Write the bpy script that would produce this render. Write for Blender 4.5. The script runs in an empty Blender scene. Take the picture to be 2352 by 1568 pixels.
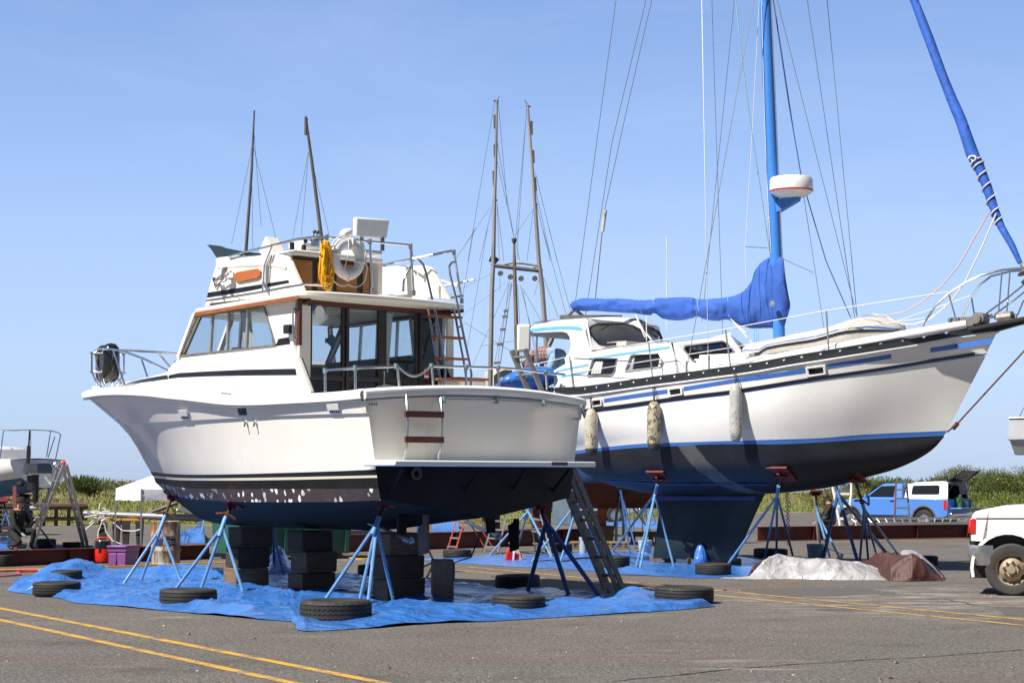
import bpy,bmesh,math,random
from mathutils import Vector,Matrix,noise
from mathutils.geometry import tessellate_polygon
V = Vector
R = math.radians
random.seed(7)
scene = bpy.context.scene
COL = scene.collection
LENS = 68.0
FP = LENS / 36.0 * 2352.0
CX,CY,HOR = 1176.0,784.0,1100.0
CAMH = 1.72
PITCH = math.atan((HOR - CY) / FP)
CAM = V((0,0,CAMH))
cd = bpy.data.cameras.new('camera')
cam = bpy.data.objects.new('camera', cd)
COL.objects.link(cam)
cd.lens = LENS
cd.sensor_width = 36
cd.clip_start = .1
cd.clip_end = 4000
cam.location = CAM
cam.rotation_euler = (math.pi / 2 + PITCH,0,0)
scene.camera = cam
_f = V((0,math.cos(PITCH),math.sin(PITCH)))
_u = V((0,-math.sin(PITCH),math.cos(PITCH)))
def ray(px,py):
 return _f + V((1,0,0)) * ((px - CX) / FP) + _u * ((CY - py) / FP)
def G(px,py,z=0.0):
 d = ray(px,py)
 return CAM + d * ((z - CAMH) / d.z)
def P(px,py,Y):
 d = ray(px,py)
 return CAM + d * (Y / d.y)
def proj(p):
 d = V(p) - CAM
 w = d.dot(_f)
 return (CX + FP * d.x / w,CY - FP * d.dot(_u) / w)
ZT = dict(z1=(200,480,3.267),z2=(600,500,3.267),z3=(200,920,3.267),z4=(800,920,3.267),z5=(0,1020,3.408),
          z6=(400,1180,3.92),z7=(1000,1100,3.7333),s1=(1250,640,3.4846),s2=(1850,600,3.4088),
          s3=(1400,1000,3.7333),s4=(1900,1000,3.2664),s5=(1000,200,3.564),s6=(1000,560,3.92),
          s7=(1650,0,2.45),t1=(0,1030,4.2367),t2=(1250,1140,5.2267),t3=(900,1180,5.2267),
          t4=(2050,1140,4.8996),t5=(0,1300,3.36),t6=(1500,1250,2.3333),t7=(1200,780,8.712),t8=(250,1200,6.72),v=(0,0,1 / 1.0663))
def q(k,*c):
 ox,oy,s = ZT[k]
 o = [((ox + c[i] / s) / 1.0663,(oy + c[i + 1] / s) / 1.0663) for i in range(0,len(c),2)]
 return o[0] if len(o) == 1 else o
class Frame:
 def __init__(s,loc,yaw):
  s.M = Matrix.Translation(V(loc)) @ Matrix.Rotation(yaw, 4, 'Z')
  s.I = s.M.inverted()
  s.loc,s.yaw = V(loc),yaw
  s.o = s.I @ CAM
 def hit(s,p,ax,val):
  d = s.I.to_3x3() @ ray(*p)
  return s.o + d * ((val - s.o[ax]) / d[ax])
 def x(s,p,val): return s.hit(p,0,val)
 def y(s,p,val): return s.hit(p,1,val)
 def z(s,p,val): return s.hit(p,2,val)
 def px(s,p): return proj(s.M @ V(p))
def lerp(a,b,t): return a + (b - a) * t
def tab(t,x):
 if x <= t[0][0]: return t[0][1]
 if x >= t[-1][0]: return t[-1][1]
 for i in range(len(t) - 1):
  if t[i][0] <= x <= t[i + 1][0]:
   x0,y0 = t[i]; x1,y1 = t[i + 1]
   h = x1 - x0
   s = (y1 - y0) / h
   m0 = s if i == 0 else _m((y0 - t[i - 1][1]) / (x0 - t[i - 1][0]),s)
   m1 = s if i == len(t) - 2 else _m(s,(t[i + 2][1] - y1) / (t[i + 2][0] - x1))
   u = (x - x0) / h
   return (y0 * (2 * u**3 - 3 * u**2 + 1) + h * m0 * (u**3 - 2 * u**2 + u) + y1 * (3 * u**2 - 2 * u**3) + h * m1 * (u**3 - u**2))
def _m(a,b):
 return 0 if a * b <= 0 else 2 * a * b / (a + b)
def polyy(pl,x):
 s = sorted(pl)
 if x <= s[0][0]: a,b = s[0],s[1]
 elif x >= s[-1][0]: a,b = s[-2],s[-1]
 else: return tab(s,x)
 return a[1] + (b[1] - a[1]) * (x - a[0]) / (b[0] - a[0])
def nz(p,s=1.0): return noise.noise(V(p) * s)
def fbm(p,s=1.0,o=4): return noise.fractal(V(p) * s,.9,2.1,o)
class MB:
 def __init__(s):
  s.v = []; s.f = []; s.m = []
 def add(s,pts):
  n = len(s.v); s.v += [V(p) for p in pts]; return n
 def face(s,idx,m=0): s.f.append(tuple(idx)); s.m.append(m)
 def poly(s,pts,m=0):
  n = s.add(pts); s.face(range(n,n + len(pts)),m)
 def grid(s,rows,m=0,close=False,mf=None):
  nr,nc = len(rows),len(rows[0])
  n = s.add([p for r in rows for p in r])
  for i in range(nr - 1):
   for j in range(nc if close else nc - 1):
    k = (j + 1) % nc
    s.face((n + i * nc + j,n + i * nc + k,n + (i + 1) * nc + k,n + (i + 1) * nc + j),mf(i,j) if mf else m)
  return n
 def loft(s,rings,m=0,caps=True,mf=None):
  nc = len(rings[0])
  n = s.grid(rings,m,True,mf)
  if caps:
   s.face(range(n + nc - 1,n - 1,-1),m)
   e = n + (len(rings) - 1) * nc
   s.face(range(e,e + nc),m)
 def box(s,c,d,rot=None,m=0):
  c = V(c); x,y,z = d[0] / 2,d[1] / 2,d[2] / 2
  ps = [V((a * x,b * y,e * z)) for e in (-1,1) for a,b in ((-1,-1),(1,-1),(1,1),(-1,1))]
  if rot is not None: ps = [rot @ p for p in ps]
  n = s.add([c + p for p in ps])
  for f in ((3,2,1,0),(4,5,6,7),(0,1,5,4),(1,2,6,5),(2,3,7,6),(3,0,4,7)):
   s.face([n + i for i in f],m)
 def beam(s,a,b,w,h,m=0,up=V((0,0,1))):
  a,b = V(a),V(b)
  t = (b - a).normalized()
  x = t.cross(up)
  if x.length < 1e-4: x = t.cross(V((1,0,0)))
  x.normalize(); y = x.cross(t).normalized()
  r = [[p + x * (i * w / 2) + y * (j * h / 2) for i,j in ((-1,-1),(1,-1),(1,1),(-1,1))] for p in (a,b)]
  s.loft(r,m)
 def tube(s,pts,r,n=8,m=0,caps=True,sy=1.0):
  pts = [V(p) for p in pts]
  rs = r if isinstance(r,(list,tuple)) else [r] * len(pts)
  rings = []
  t0 = (pts[1] - pts[0]).normalized()
  x = t0.cross(V((0,0,1)))
  if x.length < .05: x = t0.cross(V((1,0,0)))
  x.normalize()
  for i,p in enumerate(pts):
   if i == 0: t = t0
   elif i == len(pts) - 1: t = (pts[i] - pts[i - 1]).normalized()
   else: t = ((pts[i + 1] - p).normalized() + (p - pts[i - 1]).normalized()).normalized()
   x = (x - t * x.dot(t))
   x = x.normalized() if x.length > 1e-6 else t.orthogonal().normalized()
   y = t.cross(x)
   rings.append([p + x * (rs[i] * math.cos(2 * math.pi * k / n)) + y * (rs[i] * sy * math.sin(2 * math.pi * k / n)) for k in range(n)])
  s.loft(rings,m,caps)
 def lathe(s,prof,c=(0,0,0),rot=None,n=24,m=0,mf=None,close=False):
  c = V(c); rows = []
  for r,z in prof:
   row = []
   for k in range(n):
    a = 2 * math.pi * k / n
    p = V((r * math.cos(a),r * math.sin(a),z))
    if rot is not None: p = rot @ p
    row.append(c + p)
   rows.append(row)
  if close: rows.append(rows[0])
  s.grid(rows,m,True,mf)
 def prism(s,pts,off,m=0,ms=None):
  pts = [V(p) for p in pts]; off = V(off)
  n = len(pts)
  a = s.add(pts); b = s.add([p + off for p in pts])
  s.face(range(a,a + n),m); s.face(range(b + n - 1,b - 1,-1),m)
  for i in range(n):
   j = (i + 1) % n
   s.face((a + i,b + i,b + j,a + j),m if ms is None else ms)
 def holed(s,outer,holes,off,m=0,ms=None):
  loops = [[V(p) for p in l] for l in [outer] + holes]
  off = V(off)
  tris = tessellate_polygon(loops)
  fl = [p for l in loops for p in l]
  a = s.add(fl); b = s.add([p + off for p in fl])
  for t in tris:
   s.face([a + i for i in t],m); s.face([b + i for i in reversed(t)],m)
  k = 0
  for l in loops:
   for i in range(len(l)):
    j = (i + 1) % len(l)
    s.face((a + k + i,a + k + j,b + k + j,b + k + i),m if ms is None else ms)
   k += len(l)
 def mirror_y(s):
  n = len(s.v); nf = len(s.f)
  s.v += [V((p.x,-p.y,p.z)) for p in s.v]
  for i in range(nf):
   s.f.append(tuple(n + k for k in reversed(s.f[i]))); s.m.append(s.m[i])
 def build(s,name,mats,parent=None,loc=(0,0,0),rot=(0,0,0),off=None,ang=35,bevel=0,seg=2,weld=True,sub=0,recalc=True):
  me = bpy.data.meshes.new(name)
  o_ = V(off) if off is not None else V((0,0,0))
  me.from_pydata([p - o_ for p in s.v],[],s.f)
  if not isinstance(mats,(list,tuple)): mats = [mats]
  for m in mats: me.materials.append(m)
  me.polygons.foreach_set('material_index', s.m)
  bm = bmesh.new(); bm.from_mesh(me)
  if weld: bmesh.ops.remove_doubles(bm,verts=bm.verts,dist=1e-5)
  if recalc: bmesh.ops.recalc_face_normals(bm,faces=bm.faces)
  for f in bm.faces: f.smooth = ang > 0
  bm.to_mesh(me); bm.free()
  if ang > 0 and ang < 180: me.set_sharp_from_angle(angle=R(ang))
  ob = bpy.data.objects.new(name,me)
  COL.objects.link(ob)
  ob.location = loc; ob.rotation_euler = rot
  if parent: ob.parent = parent
  if bevel:
   b = ob.modifiers.new('bevel', 'BEVEL'); b.width = bevel; b.segments = seg; b.limit_method = 'ANGLE'; b.angle_limit = R(40)
  if sub:
   b = ob.modifiers.new('subdivision', 'SUBSURF'); b.levels = sub; b.render_levels = sub
  return ob
def thing(name,label,cat,loc=(0,0,0),yaw=0,group=None):
 o = bpy.data.objects.new(name,None); COL.objects.link(o)
 o.empty_display_size = .2
 o.location = loc; o.rotation_euler = (0,0,yaw)
 o['label'] = label; o['category'] = cat
 if group: o['group'] = group
 return o
def tag(o,label,cat,group=None,kind=None):
 o['label'] = label; o['category'] = cat
 if group: o['group'] = group
 if kind: o['kind'] = kind
 return o
def struct(o, kind='structure'):
 o['kind'] = kind; return o
def copy_tree(o,parent=None):
 c = o.copy(); COL.objects.link(c)
 if parent: c.parent = parent
 for ch in list(o.children): copy_tree(ch,c)
 return c
def rotm(a, ax='Z'): return Matrix.Rotation(a, 3, ax)
def align(d):
 return V(d).to_track_quat('Z', 'Y').to_matrix()
def _nt(name):
 m = bpy.data.materials.new(name); m.use_nodes = True
 return m, m.node_tree.nodes, m.node_tree.links, m.node_tree.nodes['Principled BSDF']
def col(c): return (c[0],c[1],c[2],1)
def node(nd,t,**k):
 n = nd.new(t)
 for a,b in k.items():
  if a in n.inputs.keys() if isinstance(a,str) else False: n.inputs[a].default_value = b
  else: setattr(n,a,b)
 return n
def noi(nd,lk,vec,scale,detail=4,rough=.6,dist=0):
 n = nd.new('ShaderNodeTexNoise')
 n.inputs['Scale'].default_value = scale; n.inputs['Detail'].default_value = detail
 n.inputs['Roughness'].default_value = rough; n.inputs['Distortion'].default_value = dist
 if vec is not None: lk.new(vec, n.inputs['Vector'])
 return n.outputs['Fac']
def ramp(nd,lk,fac,*st):
 n = nd.new('ShaderNodeValToRGB')
 e = n.color_ramp.elements
 while len(e) < len(st): e.new(.5)
 for i,(p,c) in enumerate(st):
  e[i].position = p; e[i].color = col(c) if not isinstance(c,(int,float)) else (c,c,c,1)
 lk.new(fac, n.inputs['Fac'])
 return n.outputs['Color']
def mix(nd, lk, fac, a, b, mode='MIX'):
 n = nd.new('ShaderNodeMix'); n.data_type = 'RGBA'; n.blend_type = mode
 for ix,v in ((0,fac),(6,a),(7,b)):
  s = n.inputs[ix]
  if hasattr(v, 'is_output'): lk.new(v, s)
  elif isinstance(v,(int,float)): s.default_value = v if ix == 0 else (v,v,v,1)
  else: s.default_value = col(v)
 return n.outputs[2]
def math_(nd,lk,op,a,b=None):
 n = nd.new('ShaderNodeMath'); n.operation = op
 for i,v in enumerate((a,b)):
  if v is None: continue
  if hasattr(v, 'is_output'): lk.new(v, n.inputs[i])
  else: n.inputs[i].default_value = v
 return n.outputs[0]
def coords(nd, lk, kind='Object', scale=None):
 t = nd.new('ShaderNodeTexCoord').outputs[kind]
 if scale:
  mp = nd.new('ShaderNodeMapping'); mp.inputs['Scale'].default_value = scale
  lk.new(t, mp.inputs['Vector']); t = mp.outputs[0]
 return t
def bump(nd,lk,b,h,st=.3,dist=.01):
 n = nd.new('ShaderNodeBump'); n.inputs['Strength'].default_value = st; n.inputs['Distance'].default_value = dist
 lk.new(h, n.inputs['Height']); lk.new(n.outputs[0], b.inputs['Normal'])
def mat(name,c,r=.5,m=0,v=.12,vs=3,bs=0,bst=.3,bd=.01,coat=0,dirt=None,ds=2,dthr=.6,sc=None,spec=None):
 M,nd,lk,b = _nt(name)
 t = coords(nd,lk,scale=sc)
 f = noi(nd,lk,t,vs,6,.65)
 lo = [x * (1 - v) for x in c]; hi = [min(1,x * (1 + v)) for x in c]
 cc = ramp(nd,lk,f,(.3,lo),(.7,hi))
 if dirt:
  g = ramp(nd,lk,noi(nd,lk,t,ds,8,.7),(dthr,0),(min(1,dthr + .14),1))
  cc = mix(nd,lk,g,cc,dirt)
 lk.new(cc, b.inputs['Base Color'])
 rr = nd.new('ShaderNodeMapRange'); rr.inputs['To Min'].default_value = max(0, r - .07); rr.inputs['To Max'].default_value = min(1, r + .1)
 lk.new(noi(nd, lk, t, vs * 3, 3), rr.inputs['Value']); lk.new(rr.outputs[0], b.inputs['Roughness'])
 b.inputs['Metallic'].default_value = m
 if coat: b.inputs['Coat Weight'].default_value = coat; b.inputs['Coat Roughness'].default_value = .06
 if spec is not None: b.inputs['Specular IOR Level'].default_value = spec
 if bs: bump(nd,lk,b,noi(nd,lk,t,bs,4),bst,bd)
 return M
def glass(name,tint=(.5,.55,.56),gl=.12,rough=.02):
 M,nd,lk,b = _nt(name)
 nd.remove(b)
 tr = nd.new('ShaderNodeBsdfTransparent'); tr.inputs[0].default_value = col(tint)
 g = nd.new('ShaderNodeBsdfGlossy'); g.inputs['Roughness'].default_value = rough
 g.inputs[0].default_value = (.9,.93,.95,1)
 lw = nd.new('ShaderNodeLayerWeight'); lw.inputs[0].default_value = .5
 pw = nd.new('ShaderNodeMath'); pw.operation = 'POWER'; pw.inputs[1].default_value = 4; lk.new(lw.outputs['Facing'], pw.inputs[0])
 ad = nd.new('ShaderNodeMath'); ad.operation = 'MULTIPLY_ADD'; ad.inputs[1].default_value = .7; ad.inputs[2].default_value = .025 + gl * .3
 lk.new(pw.outputs[0],ad.inputs[0])
 mx = nd.new('ShaderNodeMixShader')
 lk.new(ad.outputs[0],mx.inputs[0]); lk.new(tr.outputs[0],mx.inputs[1]); lk.new(g.outputs[0],mx.inputs[2])
 lk.new(mx.outputs[0], nd['Material Output'].inputs[0])
 return M
M_ = {}
M_['gel'] = mat('gelcoat', (.82, .80, .745), .22, v=.035, vs=1.2, coat=.4)
M_['gelhull'] = mat('hull_gelcoat', (.79, .77, .72), .22, v=.05, vs=.8, coat=.4, sc=(1, 1, .35), dirt=(.66, .60, .48), ds=1.6, dthr=.60)
M_['white'] = mat('white_paint', (.82, .83, .83), .25, v=.03, vs=1.5, coat=.3)
M_['whitehull'] = mat('white_hull', (.78, .79, .80), .22, v=.04, vs=.9, coat=.5)
M_['trim'] = mat('white_trim', (.82, .82, .8), .35, v=.05, vs=6)
M_['navy'] = mat('navy_stripe', (.010, .013, .022), .4, v=.2, vs=5, spec=.25)
M_['black'] = mat('black_plastic', (.015, .015, .016), .4, v=.2, vs=8)
M_['blackgl'] = mat('black_gloss', (.012, .012, .014), .15, v=.2, vs=8, coat=.3)
M_['dark'] = mat('dark_frame', (.022, .015, .013), .4, v=.2, vs=6)
M_['inter'] = mat('cabin_interior', (.06, .028, .024), .6, v=.3, vs=3)
M_['ceil'] = mat('cabin_ceiling', (.16, .15, .15), .8, v=.1)
M_['teak'] = mat('teak', (.30, .10, .035), .45, v=.3, vs=6, sc=(1, 8, 8), bs=40)
M_['teakdk'] = mat('dark_mahogany', (.10, .025, .016), .4, v=.3, vs=6, sc=(8, 1, 8))
M_['panel'] = mat('wood_panel', (.34, .14, .025), .45, v=.35, vs=5, sc=(1, 1, 12))
M_['chrome'] = mat('stainless', (.72, .73, .74), .16, 1, v=.08, vs=10)
M_['galv'] = mat('galvanised', (.42, .45, .47), .38, .9, v=.2, vs=20)
M_['patina'] = mat('patina_fitting', (.22, .36, .36), .5, .5, v=.3, vs=20)
M_['alu'] = mat('aluminium', (.55, .56, .57), .35, .85, v=.15, vs=12)
M_['alud'] = mat('worn_aluminium', (.26, .245, .23), .45, .55, v=.25, vs=8)
M_['wire'] = mat('rigging_wire', (.22, .23, .25), .4, .6, v=.1)
M_['rope'] = mat('white_rope', (.72, .70, .66), .8, v=.15, vs=40)
M_['ropey'] = mat('yellow_rope', (.85, .42, .01), .7, v=.25, vs=30)
M_['blackrope'] = mat('dark_rope', (.035, .03, .028), .8, v=.3, vs=30)
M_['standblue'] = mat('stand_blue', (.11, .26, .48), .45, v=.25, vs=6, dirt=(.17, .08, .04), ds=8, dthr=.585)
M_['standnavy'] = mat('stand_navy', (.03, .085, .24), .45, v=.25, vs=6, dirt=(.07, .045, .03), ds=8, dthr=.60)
M_['rust'] = mat('rusty_steel', (.14, .045, .02), .75, .2, v=.5, vs=14, bs=60)
M_['darkrod'] = mat('greasy_screw', (.05, .03, .025), .55, .3, v=.4, vs=16, bs=90)
M_['red'] = mat('red_pad', (.12, .009, .007), .6, v=.35, vs=7)
M_['redlad'] = mat('red_fibreglass', (.48, .06, .035), .45, v=.15, vs=5)
M_['bluec'] = mat('blue_canvas', (.026, .10, .46), .8, v=.15, vs=3, bs=30, bst=.25, bd=.02)
M_['bluesp'] = mat('blue_spar', (.05, .22, .68), .35, v=.06, vs=2)
M_['bluelt'] = mat('light_blue_stripe', (.16, .48, .83), .35, v=.08, vs=5)
M_['bluestr'] = mat('blue_stripe', (.05, .16, .52), .35, v=.1, vs=4)
M_['rubber'] = mat('tyre_rubber', (.022, .022, .022), .72, v=.35, vs=5, bs=80, bst=.2, dirt=(.07, .065, .055), ds=4, dthr=.6)
M_['glass'] = glass('window_glass', (.88, .91, .92), .0)
M_['glasst'] = glass('tinted_glass', (.28, .32, .34), .1)
M_['glassd'] = glass('dark_glass', (.05, .055, .06), .12)
M_['curt'] = mat('curtain', (.62, .64, .66), .9, v=.12, vs=8, sc=(12, 12, .6), bs=14, bst=.4)
M_['steelred'] = mat('red_oxide_beam', (.105, .013, .009), .55, v=.4, vs=3, bs=30, dirt=(.22, .07, .02), ds=1.6, dthr=.66)
M_['orange'] = mat('orange_wood', (.75, .30, .03), .5, v=.1)
M_['plq'] = mat('varnished_plaque', (.42, .12, .03), .3, v=.2, vs=5, sc=(8, 1, 8))
M_['dirtyw'] = mat('dirty_white', (.55, .53, .47), .55, v=.2, vs=5, dirt=(.13, .11, .085), ds=9, dthr=.53)
M_['greyfab'] = mat('grey_canvas', (.46, .44, .41), .85, v=.1, vs=4, bs=60)
M_['purple'] = mat('purple_plastic', (.20, .07, .25), .4, v=.1, vs=3)
M_['redpl'] = mat('red_plastic', (.62, .02, .012), .3, v=.08, vs=3)
M_['green'] = mat('green_dumpster', (.02, .09, .07), .5, v=.2, vs=3, dirt=(.02, .03, .03), ds=4)
M_['skin'] = mat('skin', (.50, .27, .19), .55, v=.12, vs=20)
M_['hair'] = mat('hair', (.05, .035, .025), .6, v=.3, vs=50)
M_['blackcl'] = mat('black_clothes', (.012, .012, .014), .85, v=.3, vs=6, bs=20)
M_['jeans'] = mat('blue_jeans', (.27, .39, .56), .85, v=.2, vs=9, bs=26, bst=.6, bd=.02)
def m_tarp(name,c,rough=.33,coat=.25,bst=.9,k=1.0):
 M,nd,lk,b = _nt(name)
 t = coords(nd,lk)
 cc = ramp(nd,lk,noi(nd,lk,t,1.6,5,.6),(.3,[x * .82 for x in c]),(.7,[min(1,x * 1.12) for x in c]))
 dirt = ramp(nd,lk,noi(nd,lk,t,1.7,8,.78),(.56,0),(.74,.24))
 cc = mix(nd,lk,dirt,cc,(.16,.17,.17))
 lk.new(cc, b.inputs['Base Color']); b.inputs['Roughness'].default_value = rough
 b.inputs['Coat Weight'].default_value = coat; b.inputs['Coat Roughness'].default_value = .25
 def cr(sc,s,k):
  f = math_(nd, lk, 'SUBTRACT', noi(nd, lk, coords(nd, lk, scale=sc), s, 2, .5, .5), .5)
  return math_(nd, lk, 'MULTIPLY', math_(nd, lk, 'ABSOLUTE', f), k)
 h = math_(nd, lk, 'ADD', math_(nd, lk, 'ADD', cr((1, 2.2, 1), 1.5 * k, -2.4), cr((1.7, .7, 1), 2.3 * k, -1.2)), cr((1, 1, 1), 7, -.10))
 bump(nd,lk,b,h,bst,.07)
 return M
M_['bluec'] = m_tarp('blue_canvas', (.028, .105, .46), .8, 0, .3)
M_['jib'] = m_tarp('blue_sun_strip', (.022, .11, .50), .75, 0, .45)
SUN = V((-.285,-.215,.42)).normalized()
EL = math.asin(SUN.z); AZ = math.atan2(SUN.x,SUN.y)
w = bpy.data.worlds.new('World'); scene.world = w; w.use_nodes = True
nd,lk = w.node_tree.nodes,w.node_tree.links
sky = nd.new('ShaderNodeTexSky'); sky.sky_type = 'NISHITA'; sky.sun_disc = False
sky.sun_elevation = EL; sky.sun_rotation = AZ
sky.altitude = 0; sky.air_density = 1.0; sky.dust_density = .35; sky.ozone_density = 3.2
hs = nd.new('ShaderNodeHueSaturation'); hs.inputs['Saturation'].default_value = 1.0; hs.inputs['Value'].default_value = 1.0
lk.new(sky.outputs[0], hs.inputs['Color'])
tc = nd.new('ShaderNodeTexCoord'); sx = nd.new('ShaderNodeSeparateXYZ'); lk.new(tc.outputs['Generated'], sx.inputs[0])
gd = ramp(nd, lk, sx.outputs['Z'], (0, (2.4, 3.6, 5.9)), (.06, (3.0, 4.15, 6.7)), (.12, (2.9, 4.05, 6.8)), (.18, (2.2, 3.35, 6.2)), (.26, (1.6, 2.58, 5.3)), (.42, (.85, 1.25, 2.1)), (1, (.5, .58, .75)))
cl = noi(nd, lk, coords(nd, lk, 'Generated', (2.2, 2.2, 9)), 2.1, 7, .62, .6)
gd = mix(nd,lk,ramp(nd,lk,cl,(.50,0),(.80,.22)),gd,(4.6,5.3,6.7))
bk_f = ramp(nd, lk, math_(nd, lk, 'ADD', math_(nd, lk, 'MULTIPLY', sx.outputs['Y'], .5), .5), (.35, .30), (.64, 1))  # unseen sky behind the camera dimmed to cut fill light and deepen shade
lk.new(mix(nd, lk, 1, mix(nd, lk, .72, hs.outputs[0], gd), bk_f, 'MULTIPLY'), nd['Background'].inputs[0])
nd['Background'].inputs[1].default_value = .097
sd = bpy.data.lights.new('sun', 'SUN'); sd.energy = 4.9; sd.angle = R(.5); sd.color = (1, .94, .84)
so = bpy.data.objects.new('sun', sd); COL.objects.link(so)
so.rotation_euler = SUN.to_track_quat('Z', 'Y').to_euler(); so.location = (-30, -5, 60)
scene.view_settings.view_transform = 'Standard'; scene.view_settings.look = 'None'
scene.view_settings.exposure = .66; scene.view_settings.gamma = 1
def m_asphalt():
 M, nd, lk, b = _nt('asphalt')
 t = coords(nd,lk)
 big = noi(nd,lk,t,.12,5,.6); med = noi(nd,lk,t,.9,6,.7); fin = noi(nd,lk,t,42,2,.8); agg = noi(nd,lk,t,19,2,.6)
 c = ramp(nd,lk,big,(.35,(.098,.089,.081)),(.65,(.135,.122,.112)))
 c = mix(nd,lk,.55,c,ramp(nd,lk,med,(.3,(.088,.079,.072)),(.7,(.148,.134,.122))))
 c = mix(nd, lk, .8, c, ramp(nd, lk, fin, (.37, .2), (.63, 1.9)), 'MULTIPLY')
 c = mix(nd, lk, .6, c, ramp(nd, lk, agg, (.4, .5), (.62, 1.5)), 'MULTIPLY')
 red = ramp(nd,lk,noi(nd,lk,coords(nd,lk,scale=(.12,.5,1)),1,6,.6),(.55,0),(.75,.55))
 c = mix(nd,lk,red,c,(.15,.088,.06))
 vo = nd.new('ShaderNodeTexVoronoi'); vo.inputs['Scale'].default_value = 26; lk.new(t, vo.inputs['Vector'])
 sp = math_(nd, lk, 'MULTIPLY', ramp(nd, lk, vo.outputs['Distance'], (.16, 1), (.24, 0)), ramp(nd, lk, noi(nd, lk, t, 9, 2), (.5, 0), (.56, .8)))
 c = mix(nd,lk,sp,c,(.34,.32,.30))
 du = math_(nd, lk, 'MULTIPLY', ramp(nd, lk, noi(nd, lk, coords(nd, lk, scale=(.35, 1.6, 1)), 1.1, 8, .75), (.55, 0), (.68, .75)),
               ramp(nd,lk,noi(nd,lk,t,.16,2),(.48,0),(.6,1)))
 c = mix(nd,lk,du,c,(.36,.34,.32))
 ds_ = nd.new('ShaderNodeVectorMath'); ds_.operation = 'DISTANCE'; ds_.inputs[1].default_value = (6.6, 27.6, 0); lk.new(t, ds_.inputs[0])
 d2 = math_(nd, lk, 'MULTIPLY', ramp(nd, lk, noi(nd, lk, coords(nd, lk, scale=(.5, 2.2, 1)), 1.6, 9, .8, .4), (.50, 0), (.62, .85)), ramp(nd, lk, math_(nd, lk, 'MULTIPLY', ds_.outputs['Value'], .2), (.35, 1), (1, 0)))
 c = mix(nd,lk,d2,c,(.40,.38,.36))
 ol = ramp(nd,lk,noi(nd,lk,t,.55,5,.65),(.56,0),(.69,.7))
 c = mix(nd,lk,ol,c,(.055,.05,.047))
 lk.new(c, b.inputs['Base Color']); b.inputs['Roughness'].default_value = .88
 b.inputs['Specular IOR Level'].default_value = .3
 bump(nd,lk,b,fin,.55,.006)
 return M
M_['asphalt'] = m_asphalt()
g = MB()
xs = [-400,-120,-40,-15,0,15,40,120,400]; ys = [-200,-40,0,20,40,60,90,120,150]
g.grid([[(x,y,0) for x in xs] for y in ys])
struct(g.build('ground', M_['asphalt'], ang=0, recalc=False))
sea = MB(); sea.grid([[(x,y,-1.2) for x in (-2500,0,2500)] for y in (149,900,3800)])
struct(sea.build('sea', mat('sea_water', (.05, .10, .16), .12, v=.1, vs=.02, bs=.4, bst=.25, bd=.3), ang=0, recalc=False))
def m_line(name,c,wear):
 M,nd,lk,b = _nt(name)
 t = coords(nd,lk)
 f = mix(nd,lk,.5,ramp(nd,lk,noi(nd,lk,t,30,5,.75),(.2,0),(.8,1)),ramp(nd,lk,noi(nd,lk,t,2.5,5,.7),(.2,0),(.8,1)))
 k = ramp(nd,lk,f,(wear - .03,(.16,.14,.12)),(wear + .05,c))
 k = mix(nd, lk, .35, k, ramp(nd, lk, noi(nd, lk, t, 60, 3), (.3, .55), (.7, 1.3)), 'MULTIPLY')
 lk.new(k, b.inputs['Base Color']); b.inputs['Roughness'].default_value = .8
 return M
M_['yline'] = m_line('yellow_paint', (.56, .31, .035), .455)
M_['yline2'] = m_line('worn_yellow_paint', (.45, .30, .07), .46)
def line(p0,p1,wd,m,ext=0):
 a,b = G(*p0),G(*p1)
 d = (b - a).normalized(); a = a - d * ext; b = b + d * ext
 s = d.cross(V((0,0,1))) * wd / 2
 mb = MB(); n = 24
 mb.grid([[lerp(a,b,i / n) + s * k * (1 + .12 * nz(lerp(a,b,i / n) * 3)) + V((0,0,.004)) for k in (-1,1)] for i in range(n + 1)])
 return struct(mb.build('road_marking', m, ang=0, recalc=False))
line((0, 1396.5), (870, 1566), .12, M_['yline'], 1.5)
line((0, 1423), (656, 1565), .12, M_['yline'], 2.0)
line(q('t6', 590, 455), q('t6', 2352, 622), .10, M_['yline'], 9)
line(q('t6', 580, 482), q('t6', 2352, 655), .10, M_['yline'], 9)
line(q('t4', 640, 900), q('t4', 1610, 950), .11, M_['yline2'], 4)
line(q('t4', 640, 888), q('t4', 1610, 934), .11, M_['yline2'], 4)
line(q('t4', 0, 1105), q('t4', 1720, 1203), .10, M_['yline2'], 1)
line(q('t1', 0, 1235), q('t1', 830, 1275), .11, M_['yline2'], 6)
line(q('t1', 0, 1222), q('t1', 830, 1258), .11, M_['yline2'], 6)
def crack(pts, wd, nm='pavement_crack'):
 mb = MB(); rows = []
 ps = [G(*p) for p in pts]
 fine = []
 for i in range(len(ps) - 1):
  for k in range(24): fine.append(lerp(ps[i],ps[i + 1],k / 24))
 fine.append(ps[-1])
 d = (ps[-1] - ps[0]).normalized().cross(V((0,0,1)))
 for p in fine:
  o = d * (.05 * nz(p * 1.7) + .02 * nz(p * 9)); ww = wd * (.45 + abs(nz(p * 5)) * 1.3)
  rows.append([p + o + d * ww * k + V((0,0,.005)) for k in (-.5,.5)])
 mb.grid(rows)
 struct(mb.build(nm, mat('tar_crack', (.035, .032, .03), .85, v=.2, vs=20), ang=0, recalc=False))
M_['patch'] = mat('asphalt_patch', (.10, .093, .087), .9, v=.45, vs=34, bs=50, bst=.5, spec=.3)
def patch(*c):
 mb = MB(); mb.poly([G(*p) + V((0, 0, .003)) for p in c]); struct(mb.build('asphalt_patch', M_['patch'], ang=0))
patch(*q('t6', 2180, 552, 2420, 556, 2480, 606, 2250, 598))
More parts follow.
